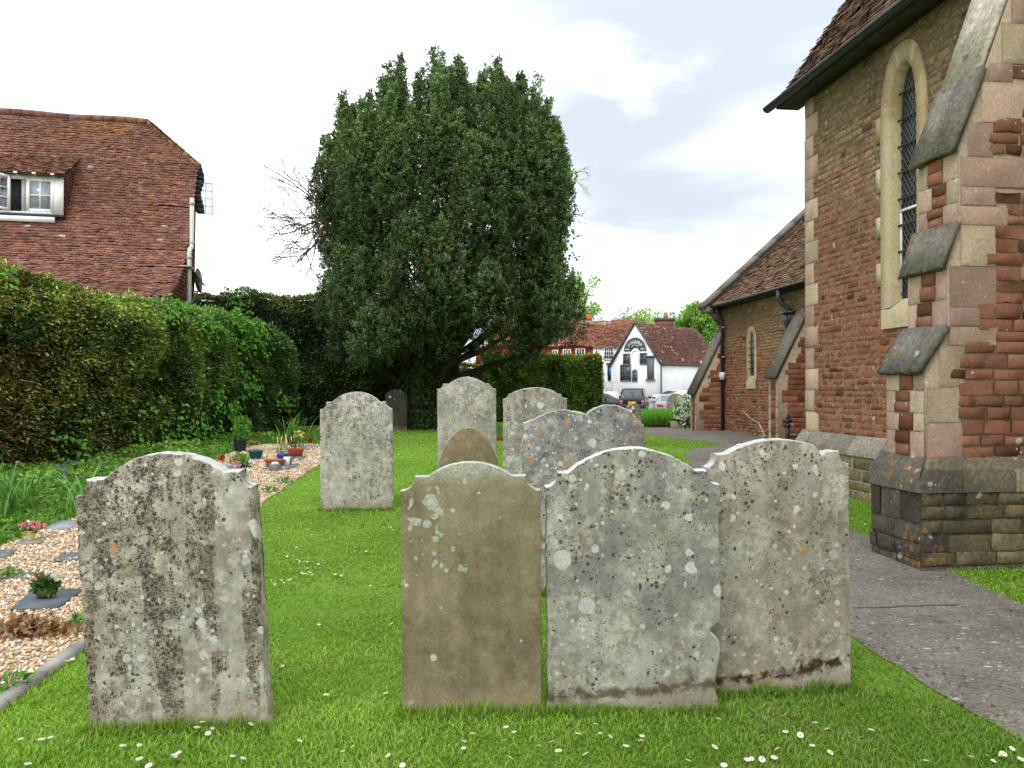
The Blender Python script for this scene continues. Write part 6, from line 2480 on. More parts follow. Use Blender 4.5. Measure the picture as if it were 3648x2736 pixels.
def clip_col(p, u, v, n, rg):
    a = fbm(p, .8, 95)
    b = fbm(p, 2.6, 97)
    c = np.array([.11, .19, .038]) + (np.array([.21, .29, .06]) - np.array([.11, .19, .038])) * np.clip((b - .35) * 2.6, 0, 1)[:, None]
    br = np.clip((a - .52) * 4, 0, 1)[:, None] * .45
    c = c * (1 - br) + np.array([.14, .11, .05]) * br
    top = (v > .93)[:, None] & (rg.random(n) < .5)[:, None]
    c = np.where(top, np.array([.26, .29, .05]), c)
    return c * rg.uniform(.55, 1.45, n)[:, None]


def rh(s):
    return 2.46 + .03 * np.sin(s * 3.1) + 0 * s


hedge('clipped_hedge', 'square clipped green hedge between the yew and the parked cars', [(-1.05, 29.8), (3.42, 30.3)], 1.3, rh, 42000, clip_col, 73, (.07, .12), wob=.07)


def ycol(p, u, v, n, rg):
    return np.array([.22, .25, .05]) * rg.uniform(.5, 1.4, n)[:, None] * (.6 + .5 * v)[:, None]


hedge('low_hedge', 'yellowish green hedge seen in the gap right of the yew trunk', [(-3.4, 31.6), (-.9, 31.4)], 1.0, lambda s: 2.2 + .05 * np.sin(s * 2) + 0 * s, 14000, ycol, 74, (.08, .13), wob=.10)


# ---- trees beyond
def tree(label, x, y, z0, h, rx, zc, cols, n, seed, leaf=.34, trunk=True, gaps=.40, group='trees beyond the buildings', name='tree', lob=9, cat='tree', rz=None):
    rg = np.random.default_rng(seed)
    t_ = thing(name, label, cat, (x, y, z0), group=group)
    rz = rz or (h - zc)
    mb = MB()
    C = np.array([x, y, z0 + zc])
    cen = []
    for k in range(lob * 3):
        d = rg.normal(size=3)
        d /= np.linalg.norm(d)
        r = rg.random() ** .4
        cen.append(C + d * np.array([rx, rx, rz]) * r * .78)
    cen = np.array(cen)
    k = rg.integers(0, len(cen), n)
    d = unit(rg.normal(size=(n, 3)))
    R = rx * .36 * rg.uniform(.6, 1.2, len(cen))
    p = cen[k] + d * (R[k] * rg.random(n) ** .35)[:, None] * np.array([1, 1, .8])
    ok = vnoise(p, 1.6 / rx * 2.2, seed) > gaps * .8
    p, d, k = p[ok], d[ok], k[ok]
    n = len(p)
    cols = np.array(cols)
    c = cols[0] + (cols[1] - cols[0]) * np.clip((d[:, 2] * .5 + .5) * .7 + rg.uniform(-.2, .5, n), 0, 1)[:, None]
    c = c * (0.75 + .5 * rg.random(len(cen)))[k][:, None] * rg.uniform(.7, 1.3, n)[:, None]
    mb.leaves(p, d + rg.normal(size=(n, 3)) * .8, d + rg.normal(size=(n, 3)) * .6 + [0, 0, .5], rg.uniform(.6, 1.2, n) * leaf, rg.uniform(.4, .8, n) * leaf, c)
    mb.build('crown', M['leaf'], t_)
    mb = MB()
    mb.tube([(x, y, z0 - .3), (x + .1, y, z0 + zc * .5), (x - .1, y, z0 + zc), (x, y, z0 + h * .86)], [rx * .085, rx * .07, rx * .045, .03], 8, (.09, .07, .055))
    rt = random.Random(seed)
    for q in range(11):
        b = np.array([x, y, z0 + zc * rt.uniform(.55, 1.25)])
        e = cen[rt.randrange(len(cen))]
        mb.tube([b, b * .5 + e * .5 + [0, 0, rt.uniform(-.2, .3)], e], [rx * .04, rx * .025, .015], 5, (.085, .066, .05))
    mb.build('trunk', M['bark'], t_)
    return t_


LG = [(.14, .27, .045), (.34, .50, .10)]
MG = [(.10, .21, .035), (.24, .40, .07)]
DG = [(.035, .075, .025), (.075, .13, .04)]


def tx(px, y):
    return (px - 512) / F * y


tree('tall pale green tree in fresh leaf rising right behind the yew', tx(580, 100), 100, -.2, 18.5, 4.3, 11.0, [(.19, .33, .08), (.42, .58, .18)], 9000, 101, .42, lob=12, gaps=.52)
tree('broad yellow green tree behind the roof of the long low row', tx(640, 105), 105, -.2, 12.9, 5.6, 8.6, LG, 11000, 102, .42, lob=11, gaps=.45)
tree('small pale green tree close left of the chimney stack', tx(655, 98), 98, -.2, 10.6, 3.0, 7.6, [(.22, .30, .11), (.42, .48, .20)], 5000, 103, .36, gaps=.4)
tree('dark evergreen bush behind the chimney pot at the left of the row', tx(592, 92), 92, -.2, 10.0, 2.6, 7.2, DG, 6000, 104, .34, gaps=.3)
tree('mid green leafy tree beside the far gable of the church', tx(702, 88), 88, -.2, 12.6, 4.6, 8.0, MG, 11000, 105, .40, lob=12, gaps=.46)
tree('low green tree at the left edge of the far clump', tx(612, 110), 110, -.2, 9.8, 3.4, 7.5, MG, 5000, 106, .40, gaps=.4)
tree('tree behind the shop roof with thin open foliage', tx(672, 112), 112, -.2, 12.4, 4.0, 8.8, LG, 6000, 107, .40, gaps=.52)
tree('rounded light green tree far away above the tall hedge at left', tx(212, 62), 62, -.2, 9.4, 4.0, 5.5, [(.10, .20, .045), (.20, .33, .08)], 9000, 108, .34, lob=12, gaps=.3)
tree('dark green tree standing between the clipped hedge and the far row', tx(548, 66), 66, -.2, 4.6, 2.6, 2.8, DG, 4000, 109, .30, gaps=.3)

# ---- rough plants along the foot of the hedge (nobody could count them)
rg = np.random.default_rng(5)
n = 36000
Yv = rg.uniform(4.0, 22.5, n)
xin = np.interp(Yv, [4.0, 7.7, 9.6, 13, 14.6, 16.9, 18, 22.5], [-5.0, -4.98, -5.05, -5.1, -5.25, -5.4, -4.6, -3.7])
xout = np.interp(Yv, [6.5, 9.4, 12.3, 14.3, 16.4, 20, 22.5], [-9.0, -8.7, -7.8, -6.95, -6.55, -6.05, -5.2])
Xv = xin + (xout - xin) * rg.random(n) ** .9 + rg.normal(size=n) * .06
q = np.stack([Xv, Yv, 0 * Xv], 1)
lum = fbm(q, 1.3, 17)
dist = np.clip((xin - Xv) / .9, 0, 1)
zt = (.02 + .40 * np.clip(lum - .28, 0, 1) * dist ** .8) * rg.random(n) ** .6
p = np.stack([Xv, Yv, gz(Yv) + zt], 1)
d = rg.normal(size=(n, 3)) * [1, 1, .4] + [.3, -.4, .1]
c = (np.array([.13, .26, .04]) + (np.array([.27, .44, .08]) - np.array([.13, .26, .04])) * np.clip((zt / .3), 0, 1)[:, None]) * rg.uniform(.5, 1.4, n)[:, None] * (.6 + .7 * lum)[:, None]
mb = MB()
mb.leaves(p, d, np.tile([0, 0, 1.], (n, 1)) + rg.normal(size=(n, 3)) * .4, rg.uniform(.045, .12, n), rg.uniform(.035, .08, n), c)
# thin grasses among them
m_ = 9000
Yb = rg.uniform(4.0, 21, m_)
xi = np.interp(Yb, [6.5, 7.7, 9.6, 13, 14.6, 16.9, 18, 21], [-5.0, -4.98, -5.05, -5.1, -5.25, -5.4, -4.6, -4.0])
Xb = xi - np.abs(rg.normal(size=m_)) * .7 + .06
RNG = rg
cb = np.array([.12, .27, .04]) * rg.uniform(.6, 1.4, m_)[:, None]
blades(mb, Xb, Yb, rg.uniform(.05, .17, m_), rg.uniform(.006, .012, m_), rg.uniform(.2, .9, m_), cb * .6, cb)
tag(mb.build('undergrowth', M['leaf']), 'rank green weeds and grasses along the foot of the hedge', 'undergrowth', kind='stuff')


def strap_plant(label, c, n, L, spread, seed, col=(.12, .27, .05), wd=.028, group=None, name='strap_leaf_plant', flowers=0, fcol=(.12, .13, .4)):
    rg = np.random.default_rng(seed)
    c = np.asarray(c, float)
    t_ = thing(name, label, 'plant', c, group=group)
    mb = MB()
    for k in range(n):
        a = rg.uniform(0, 2 * PI)
        l = L * rg.uniform(.6, 1.15)
        b = c + np.array([rg.normal() * spread * .35, rg.normal() * spread * .35, 0])
        bend = rg.uniform(.5, 1.6)
        m = 7
        P = []
        for i in range(m):
            u_ = i / (m - 1)
            ang = u_ * bend
            P.append(b + np.array([math.cos(a) * l * (1 - math.cos(ang)) / bend, math.sin(a) * l * (1 - math.cos(ang)) / bend, l * math.sin(ang) / bend]))
        P = np.array(P)
        s = np.array([-math.sin(a), math.cos(a), 0])
        w_ = wd * np.array([.8, 1, 1, .95, .8, .5, .05]) * rg.uniform(.7, 1.2)
        V = np.concatenate([P + s * w_[:, None] / 2, P - s * w_[:, None] / 2])
        i = np.arange(m - 1)
        cc = np.array(col) * rg.uniform(.6, 1.4)
        mb.add(V, np.stack([i, i + 1, i + 1 + m, i + m], 1), cc)
    mb.build('leaf_tuft', M['leaf'], t_)
    if flowers:
        mb = MB()
        for k in range(flowers):
            p = c + np.array([rg.normal() * spread, rg.normal() * spread, L * rg.uniform(.7, 1.0)])
            mb.tube([c + np.array([rg.normal() * .1, rg.normal() * .1, 0]), p], .004, 4, (.1, .2, .05))
            q = p + rg.normal(size=(9, 3)) * [.02, .02, .05]
            mb.leaves(q, rg.normal(size=(9, 3)) - [0, 0, 1], rg.normal(size=(9, 3)), .03, .02, np.array(fcol) * rg.uniform(.7, 1.4, 9)[:, None])
        mb.build('bluebell', M['petal'], t_)
    return t_


strap_plant('big clump of long arching strap leaves at the left edge by the gravel', (-5.75, 9.2, float(gz(9.2))), 60, .62, .42, 1, flowers=9)
strap_plant('looser clump of pale strap leaves just left of the large streaked headstone', (-5.15, 9.55, float(gz(9.5))), 26, .62, .3, 2, col=(.16, .32, .07))
strap_plant('fine tuft of thin arching leaves behind the bamboo canes at the end of the gravel', (-4.75, 17.1, float(gz(17.1))), 40, .75, .3, 3, wd=.02, flowers=2)

# ---- raised bed with long grass in front of the silver car, and the white flowering shrub
mb = MB()
V, n = [], 0
bed = [(4.05, 25.1), (4.3, 24.8), (5.6, 24.9), (5.95, 25.2), (6.1, 27.4), (5.0, 28.2), (4.4, 27.2)]
cxy = np.mean(bed, 0)
P = np.array(bed)
top = cxy + (P - cxy) * .8
z0 = float(gz(25.5))
V = np.concatenate([np.concatenate([P, np.full((7, 1), z0 - .1)], 1), np.concatenate([top, np.full((7, 1), z0 + .14)], 1)])
mb.add(V, [[i, (i + 1) % 7, 7 + (i + 1) % 7, 7 + i] for i in range(7)] + [list(range(7, 14))], (.10, .08, .05))
tag(mb.build('earth_bank', M['plain']), kind='structure')
mb = MB()
n = 9000
X = rg.uniform(3.95, 6.2, n)
Y = rg.uniform(24.6, 28.0, n)
ok = in_poly(X, Y, [tuple(cxy + (np.array(p) - cxy) * 1.02) for p in bed])
X, Y = X[ok], Y[ok]
n = len(X)
cb = np.array([.15, .36, .04]) * rg.uniform(.6, 1.35, n)[:, None]
blades(mb, X, Y, rg.uniform(.22, .52, n), rg.uniform(.014, .028, n), rg.uniform(.2, .7, n), cb * .55, cb, z0=.08)
tag(mb.build('long_grass', M['grassblade']), 'unmown long grass on the low bank in front of the cars', 'grass', kind='stuff')
mb = MB()
mb.box((5.25, 24.45, z0 + .06), (.75, .3, .26), S(150, 134, 116))
mb.box((5.3, 24.62, z0 + .14), (.85, .3, .12), S(168, 152, 130))
tag(mb.build('stone_step', M['ashlar'], None, origin=(5.25, 24.45, z0)), 'short low stone step at the foot of the grassy bank', 'step')


def shrub(label, c, rx, rz, n, col, seed, name='shrub', flower=None, fn=0, leaf=.07, group=None, fsize=.05, cat='shrub'):
    rg = np.random.default_rng(seed)
    c = np.asarray(c, float)
    t_ = thing(name, label, cat, c, group=group)
    d = unit(rg.normal(size=(n, 3)))
    r = rg.random(n) ** .4
    p = c + [0, 0, rz] + d * r[:, None] * [rx, rx, rz]
    mb = MB()
    mb.leaves(p, d + rg.normal(size=(n, 3)) * .6, d + [0, 0, .7], rg.uniform(.6, 1.2, n) * leaf, rg.uniform(.5, .8, n) * leaf, np.array(col) * rg.uniform(.5, 1.4, n)[:, None])
    for k in range(10):
        q = c + [0, 0, rz] + unit(rg.normal(size=(1, 3)))[0] * [rx * .6, rx * .6, rz * .6]
        mb.tube([c, q], [.012, .005], 4, (.08, .06, .04))
    mb.build('foliage', M['leaf'], t_)
    if fn:
        mb = MB()
        cl = c + [0, 0, rz] + unit(rg.normal(size=(fn, 3)) + [-.3, -.9, .2]) * [rx * 1.02, rx * 1.02, rz * 1.0]
        for q in cl:
            m_ = 16
            dd = unit(rg.normal(size=(m_, 3)))
            mb.leaves(q + dd * fsize * .6, dd + [0, -.3, .1], np.cross(dd, [0.3, .2, 1]), fsize * .8, fsize * .7, np.array(flower) * rg.uniform(.8, 1.05, m_)[:, None])
        mb.build('blossom', M['petal'], t_)
    return t_


shrub('white flowering shrub at the foot of the far church buttress', (5.27, 24.3, float(gz(24.3))), .27, .50, 1100, (.07, .18, .035), 9, 'flowering_shrub', (.78, .80, .78), 36, .07, fsize=.075)

# ================================================================== THINGS ON THE GRAVEL
RNG = np.random.default_rng(77)


def slab(label, corners, th=.025, col=S(112, 116, 120), group='slate grave markers on the gravel', name='slate_marker', inset=None):
    """thin slate lying on the gravel, from four frame positions"""
    P = [G(*c, dz=.0) for c in corners]
    th = th * .7
    c0 = np.mean(P, 0)
    mb = MB()
    V = [p + [0, 0, .012] for p in P] + [p + [0, 0, .012 + th] for p in P]
    mb.add(V, [[3, 2, 1, 0], [4, 5, 6, 7], [0, 1, 5, 4], [1, 2, 6, 5], [2, 3, 7, 6], [3, 0, 4, 7]], np.array(col))
    if inset is not None:
        q = [c0 * (1 - k) + p * k for p, k in zip(P, (.97, .97, .97, .97))]
        mid1, mid2 = P[0] * .45 + P[3] * .55, P[1] * .45 + P[2] * .55
        V = [P[0] + [0, 0, .016 + th], P[1] + [0, 0, .016 + th], mid2 + [0, 0, .016 + th], mid1 + [0, 0, .016 + th]]
        mb.add(V, [[0, 1, 2, 3]], inset)
    o = mb.build(name, M['slate'], None, origin=c0)
    return tag(o, label, 'grave marker', group)


slab('large clean dark slate holding the bowl of artificial flowers, nearest of the slates', [(11.5, 612.6), (58, 611), (85, 592.5), (34.5, 593)], .03, S(88, 92, 100))
slab('pale slate behind the cream pot of pink flowers', [(43, 531.5), (70, 531), (81, 522.5), (58, 523)], .025, S(142, 146, 150))
slab('worn mossy slate under the cream flower pot', [(16, 546), (40, 545.5), (46, 540), (24, 540.5)], .02, S(120, 124, 112))
slab('grey slate cut by the left edge of the picture, just below the cream flower pot', [(-8, 561), (10, 558.5), (18, 552), (-2, 552.5)], .02, S(104, 108, 108))
slab('dark grit strewn slate left of the large streaked headstone', [(52, 563), (78, 562.5), (90, 554), (64, 554.5)], .015, S(94, 96, 98))
slab('weed edged slate half sunk in gravel at the left, in line with the flower bowl', [(-4, 583), (28, 581), (42, 571), (8, 572)], .008, S(100, 100, 98))
slab('pale sunken slate touching the edge of the large streaked headstone', [(74, 580), (100, 578), (108, 568), (84, 570)], .008, S(130, 130, 128))
slab('large two toned slate under the wrapped bouquet', [(220.5, 477.3), (237, 477.5), (249, 466.5), (233, 466)], .025, S(150, 154, 158), inset=S(104, 108, 114))
slab('slate behind the oval terracotta bowl, near its right end', [(287, 461.5), (299, 462), (307, 457.5), (296, 457)], .02, S(100, 104, 108))
slab('slate under the round grey stone vase', [(262, 470), (291, 470.2), (301, 465.5), (268, 465)], .022, S(98, 102, 108))
slab('farthest pale slate between the black pot and the bamboo canes', [(250, 445.5), (259, 446), (269, 440.5), (258, 440)], .03, S(140, 144, 150))
slab('slate at the right end of the gravel beside the rectangular trough', [(300, 450.5), (314, 451), (320, 446.5), (306, 446)], .02, S(108, 110, 110))
slab('small slate between the green tub and the oval bowl', [(244, 459.2), (258, 459.5), (264, 456), (250, 456)], .018, S(112, 112, 110))
slab('sunken slate in the gravel just above the right shoulder of the large streaked headstone', [(247, 488), (258, 488.5), (262, 484), (251, 484)], .012, S(124, 126, 124))
slab('slate beneath the small black lidded urn', [(228, 459.5), (239, 460), (246, 455), (235, 455)], .015, S(110, 112, 112))


def pot(label, p, prof, col, cat='pot', name='flower_pot', sq=None, soil=None, rz=0, group='pots on the gravel', mat='pot', n=20, tilt=None):
    t_ = thing(name, label, cat, p, rz, group)
    mb = MB().lathe(prof, n, (0, 0, 0), col, sq, cap=False)
    mb.lathe([(prof[0][0], prof[0][1]), (.001, prof[0][1])], n, (0, 0, 0), col, sq, cap=False)
    o = mb.build('body', M[mat], t_, smooth=True, local=True)
    if soil:
        MB().lathe([(soil[0], soil[1]), (soil[0] * .5, soil[1] + .012), (.001, soil[1] + .02)], n, (0, 0, 0), soil[2] if len(soil) > 2 else (.05, .035, .02), sq, cap=False).build('soil', M['plain'], t_, smooth=True, local=True)
    if tilt:
        t_.rotation_euler = tilt
    return t_


def sprigs(t_, n, c, rad, hgt, col, leaf, seed, nm='leaves', up=.4, mat='leaf', stems=6):
    rg = np.random.default_rng(seed)
    d = unit(rg.normal(size=(n, 3)))
    r = rg.random(n) ** .45
    p = np.asarray(c, float) + d * r[:, None] * [rad, rad, hgt]
    mb = MB()
    mb.leaves(p, d + rg.normal(size=(n, 3)) * .5 + [0, 0, up], d + [0, 0, .8] + rg.normal(size=(n, 3)) * .4, rg.uniform(.6, 1.3, n) * leaf, rg.uniform(.4, .8, n) * leaf, np.array(col) * rg.uniform(.55, 1.4, n)[:, None])
    for k in range(stems):
        q = np.asarray(c, float) + unit(rg.normal(size=(1, 3)))[0] * [rad * .6, rad * .6, hgt * .6]
        mb.tube([np.array([0, 0, c[2] - hgt]), q], [.006, .003], 4, (.1, .16, .05))
    return mb.build(nm, M[mat], t_, local=True)


def gp(px, py):
    return G(px, py, .0) + np.array([0, 0, .012])


BLK, TER, TER2 = (.018, .018, .02), S(178, 92, 52), S(186, 84, 58)
t_ = pot('tall black plastic pot with a leafy green shrub, largest pot of the gravel', gp(240.5, 452.5), [(.155, 0), (.19, .27), (.20, .36), (.205, .37), (.205, .40), (.185, .40), (.18, .33)], BLK, soil=(.182, .34))
sprigs(t_, 420, (0.04, 0, .78), .30, .36, (.13, .30, .05), .09, 1)
t_ = pot('terracotta bowl half hidden in weeds behind the black pot', gp(251.5, 446.5), [(.12, 0), (.19, .12), (.20, .16), (.18, .16), (.16, .10)], TER, soil=(.165, .12))
sprigs(t_, 60, (.05, -.12, .1), .16, .10, (.20, .24, .05), .06, 2)
t_ = pot('dark teal green plastic tub with almost nothing growing in it', gp(255.8, 459.3), [(.145, 0), (.20, .19), (.215, .2), (.215, .235), (.195, .235), (.18, .17)], S(22, 82, 80), soil=(.185, .19))
sprigs(t_, 24, (0, 0, .24), .06, .05, (.12, .09, .06), .05, 3, stems=3)
t_ = pot('small black urn with a domed silver lid', gp(244.5, 461.8), [(.07, 0), (.11, .06), (.125, .13), (.12, .16)], BLK, cat='urn', name='lidded_urn')
MB().lathe([(.13, .155), (.13, .175), (.08, .205), (.02, .215)], 16, (0, 0, 0), (.55, .55, .56)).build('lid', M['pot'], t_, smooth=True, local=True)
t_ = pot('small broken terracotta pot lying among weeds at the left edge of the gravel', gp(218.5, 462.8) + np.array([0, 0, .07]), [(.05, 0), (.08, .15), (.095, .15), (.095, .18), (.08, .18), (.06, .05)], TER2, tilt=(R_(85), 0, R_(60)))
t_ = pot('toppled red terracotta pot with its opening to the left', gp(232.5, 470.5) + np.array([.09, .05, .085]), [(.075, -.02), (.11, .17), (.128, .172), (.128, .23), (.11, .23), (.085, .05), (.07, .03)], TER2, tilt=(R_(88), R_(4), R_(-58)))
rt_ = G(241, 467, .02)
t2 = thing('spilled_plant', 'pale green plant with dry roots spilled from the toppled pot', 'plant', rt_)
sprigs(t2, 110, (-.05, 0, .14), .22, .15, (.24, .38, .10), .16, 4, stems=8)
sprigs(t2, 70, (.12, -.03, .05), .16, .06, (.22, .12, .06), .07, 5, 'dry_leaves', stems=5)
# block of white marble
b = gp(235.5, 478.5)
o = MB().box(b + [0, .1, .055], (.24, .16, .12), (.68, .68, .67)).build('marble_block', M['ashlar'], None, origin=b)
tag(o, 'low white marble block behind the shoulder of the large streaked headstone', 'stone block')
# blue pot and canes
t_ = pot('small blue pot with grey green stems inside a ring of bamboo canes', gp(282.5, 460), [(.12, 0), (.155, .10), (.165, .12), (.165, .15), (.15, .15), (.14, .1)], S(36, 62, 176), soil=(.145, .11))
sprigs(t_, 150, (0, 0, .30), .16, .22, (.26, .32, .22), .07, 6, stems=10)
cn = [(277.5, 457, 446 - 9), (279.5, 459, 436), (281, 455, 438), (286, 456, 434), (289, 459, 439), (291, 457, 437)]
for k, (cx, cy, top) in enumerate(cn):
    b = G(cx, cy)
    hh = (cy - top) / F * b[1]
    o = MB().tube([b + [0, 0, -.1], b + [RNG.normal() * .02, RNG.normal() * .02, hh]], .0095, 6, S(206, 176, 116)).build('bamboo_cane', M['plain'], None, origin=b)
    tag(o, 'thin pale bamboo cane standing upright around the blue pot', 'cane', 'bamboo canes round the blue pot')
# rectangular trough


def trough(label, p, l, w_, h, col, rz=0, name='trough'):
    t_ = thing(name, label, 'trough', p, rz, 'pots on the gravel')
    mb = MB()
    k = .84
    V = [(-l / 2 * k, -w_ / 2 * k, 0), (l / 2 * k, -w_ / 2 * k, 0), (l / 2 * k, w_ / 2 * k, 0), (-l / 2 * k, w_ / 2 * k, 0), (-l / 2, -w_ / 2, h), (l / 2, -w_ / 2, h), (l / 2, w_ / 2, h), (-l / 2, w_ / 2, h)]
    mb.add(V, [[3, 2, 1, 0], [0, 1, 5, 4], [1, 2, 6, 5], [2, 3, 7, 6], [3, 0, 4, 7]], col)
    for sx, sy, bx, by in ((0, -1, l + .03, .02), (0, 1, l + .03, .02), (-1, 0, .02, w_), (1, 0, .02, w_)):
        mb.box((sx * (l / 2 + .003), sy * (w_ / 2 + .003), h - .012), (bx, by, .035), np.array(col) * 1.08)
    mb.build('body', M['pot'], t_, local=True)
    MB().box((0, 0, h - .04), (l * .95, w_ * .93, .02), (.05, .035, .02)).build('soil', M['plain'], t_, local=True)
    return t_


t_ = trough('rectangular terracotta trough with dark red flowers', gp(295.5, 457.2), .42, .24, .24, S(184, 94, 62), R_(-12))
sprigs(t_, 70, (-.04, 0, .33), .17, .10, (.09, .17, .05), .06, 7)
mb = MB()
for k in range(14):
    q = np.array([RNG.uniform(-.2, .1), RNG.uniform(-.1, .1), RNG.uniform(.32, .5)])
    d = unit(RNG.normal(size=(8, 3)))
    mb.leaves(q + d * .012, d, np.cross(d, [.2, .4, 1]), .04, .035, np.array([.16, .02, .05] if k % 3 else [.40, .03, .04]) * RNG.uniform(.6, 1.3, 8)[:, None])
mb.build('blossoms', M['petal'], t_, local=True)
t_ = pot('tall grey vase with a silver rim of yellow and white flowers behind the rectangular trough', gp(300.5, 454) + np.array([0, .05, 0]), [(.06, 0), (.085, .12), (.10, .28), (.105, .29), (.10, .30)], (.30, .30, .30), cat='vase', name='flower_vase')
sprigs(t_, 60, (-.1, 0, .50), .15, .14, (.12, .24, .06), .07, 8)
mb = MB()
for k in range(20):
    q = np.array([RNG.uniform(-.26, .1), RNG.uniform(-.1, .1), RNG.uniform(.48, .72)])
    d = unit(RNG.normal(size=(9, 3)))
    mb.leaves(q, d, np.cross(d, [.2, .4, 1]), .05, .04, np.array([.78, .62, .06] if k % 3 else [.8, .8, .76]) * RNG.uniform(.8, 1.1, 9)[:, None])
mb.build('blossoms', M['petal'], t_, local=True)
t_ = pot('wide oval terracotta bowl planter, brightest orange of the pots', gp(275, 467.5), [(.17, 0), (.19, .02), (.275, .17), (.29, .18), (.29, .205), (.27, .205), (.25, .16)], S(176, 98, 52), sq=(1.0, .62), soil=(.255, .17, (.26, .12, .05)), name='bowl_planter')
b = gp(286.3, 467.5)
o = MB().box(b + [.0, .04, .08], (.10, .03, .16), (.74, .74, .73)).build('memorial_card', M['white_paint'], None, origin=b)
tag(o, 'upright blank white card leaning by the right end of the oval bowl', 'memorial card')
t_ = pot('tiny black lantern beside the upright white card', gp(290.3, 465.8), [(.035, 0), (.045, .02), (.04, .10), (.05, .11), (.02, .16)], BLK, cat='lantern', name='grave_lantern', n=10)
MB().lathe([(.012, .155), (.02, .175), (.004, .195)], 8, (0, 0, 0), BLK).build('ring', M['black_iron'], t_, local=True)
t_ = pot('round grey stone flower vase with a domed white lid, in front of the oval bowl', gp(275.2, 471.3), [(.155, 0), (.16, .01), (.15, .15), (.14, .17), (.09, .185)], S(116, 118, 120), cat='vase', name='stone_vase', mat='slate')
MB().lathe([(.10, .178), (.095, .20), (.06, .225), (.01, .232)], 16, (0, 0, 0), (.74, .74, .74)).build('lid', M['pot'], t_, smooth=True, local=True)
t_ = pot('little brown pot of dry stalks at the far end of the gravel', gp(310, 443), [(.08, 0), (.10, .13), (.11, .14), (.1, .15)], S(140, 66, 44), soil=(.1, .13))
sprigs(t_, 60, (0, 0, .36), .14, .22, (.16, .13, .06), .06, 9)
# wrapped bouquet
p0, p1 = G(217, 472.5, .05), G(231, 468.5, .10)
bq = thing('bouquet', 'cellophane wrapped bouquet of lilac flowers lying across the two toned slate', 'bouquet', p0)
d = p1 - p0
mb = MB()
mb.tube([p0, p0 + d * .35, p0 + d * .75, p0 + d], [.015, .03, .065, .09], 9, S(176, 196, 176))
mb.build('wrapping', M['petal'], bq)
mb = MB()
n = 160
q = p0 + d * RNG.uniform(.72, 1.25, n)[:, None] + RNG.normal(size=(n, 3)) * [.06, .06, .035]
q[:, 2] = np.maximum(q[:, 2], p0[2] - .01)
pal = np.array([S(196, 172, 204), S(226, 216, 226), S(140, 176, 120), S(172, 140, 190)])
mb.leaves(q, RNG.normal(size=(n, 3)) + [0, 0, .5], RNG.normal(size=(n, 3)), .05, .04, pal[RNG.integers(0, 4, n)])
mb.build('blossoms', M['petal'], bq)
# cream pot of pink flowers
t_ = pot('cream pot of pink and yellow flowers standing on a mossy slate', gp(31, 541.3), [(.052, 0), (.056, .01), (.082, .15), (.088, .155), (.084, .165)], S(222, 208, 150), soil=(.08, .15))
mb = MB()
for k in range(34):
    q = np.array([RNG.normal() * .075, RNG.normal() * .05, RNG.uniform(.19, .30)])
    d = unit(RNG.normal(size=(10, 3)))
    mb.leaves(q, d, np.cross(d, [.2, .4, 1]), .04, .035, np.array(S(226, 150, 160) if k % 5 else S(196, 110, 150)) * RNG.uniform(.75, 1.15, 10)[:, None])
for q in ((-.07, -.06, .13), (-.3, -.1, .0), (.12, -.04, .05)):
    d = unit(RNG.normal(size=(12, 3)))
    mb.leaves(np.array(q), d, np.cross(d, [.2, .4, 1]), .03, .03, S(240, 200, 40))
mb.build('blossoms', M['petal'], t_, local=True)
sprigs(t_, 50, (0, 0, .19), .10, .06, (.07, .16, .04), .06, 11)
MB().box((.0, -.06, .27), (.035, .006, .16), S(232, 222, 190)).build('card', M['white_paint'], t_, local=True)
# green bowl with white artificial flowers
t_ = pot('round dark green leafy bowl with white and red artificial flowers on the large dark slate', gp(46.5, 601.5) + np.array([0, 0, .03]), [(.055, 0), (.085, .03), (.095, .06), (.085, .09)], S(96, 88, 58), soil=(.08, .085), name='flower_bowl')
sprigs(t_, 230, (0, 0, .095), .10, .075, (.06, .13, .03), .07, 12, stems=2)
mb = MB()
for k in range(20):
    q = np.array([.06 + RNG.normal() * .045, RNG.normal() * .03, .20 + RNG.normal() * .02])
    d = unit(RNG.normal(size=(10, 3)))
    mb.leaves(q, d, np.cross(d, [.2, .4, 1]), .032, .028, np.array((.74, .70, .70)) * RNG.uniform(.8, 1.1, 10)[:, None])
mb.build('white_blossoms', M['petal'], t_, local=True)
mb = MB()
for k in range(5):
    q = np.array([-.045 + RNG.normal() * .02, RNG.normal() * .02, .19 + RNG.normal() * .015])
    d = unit(RNG.normal(size=(8, 3)))
    mb.leaves(q, d, np.cross(d, [.2, .4, 1]), .03, .026, np.array((.42, .10, .10)) * RNG.uniform(.7, 1.2, 8)[:, None])
mb.build('red_blossoms', M['petal'], t_, local=True)
# heap of withered flowers
c = G(26, 636, .0)
wf = thing('withered_flowers', 'heap of brown withered flowers lying on the gravel at the left edge', 'dead flowers', c)
n = 420
q = c + RNG.normal(size=(n, 3)) * [.15, .06, .025] + [0, 0, .04]
q[:, 2] = np.maximum(q[:, 2], c[2] + .01) + .05 * np.exp(-((q[:, 0] - c[0]) / .13) ** 2) * RNG.random(n)
pal = np.array([S(150, 104, 60), S(176, 140, 110), S(200, 180, 164), S(120, 78, 44), S(186, 152, 120)])
mb = MB()
mb.leaves(q, RNG.normal(size=(n, 3)), RNG.normal(size=(n, 3)) + [0, 0, .6], RNG.uniform(.03, .07, n), RNG.uniform(.02, .045, n), pal[RNG.integers(0, 5, n)] * RNG.uniform(.6, 1.1, n)[:, None], .4)
mb.build('withered_petals', M['petal'], wf)  # brown petals of the withered flowers
mb = MB()
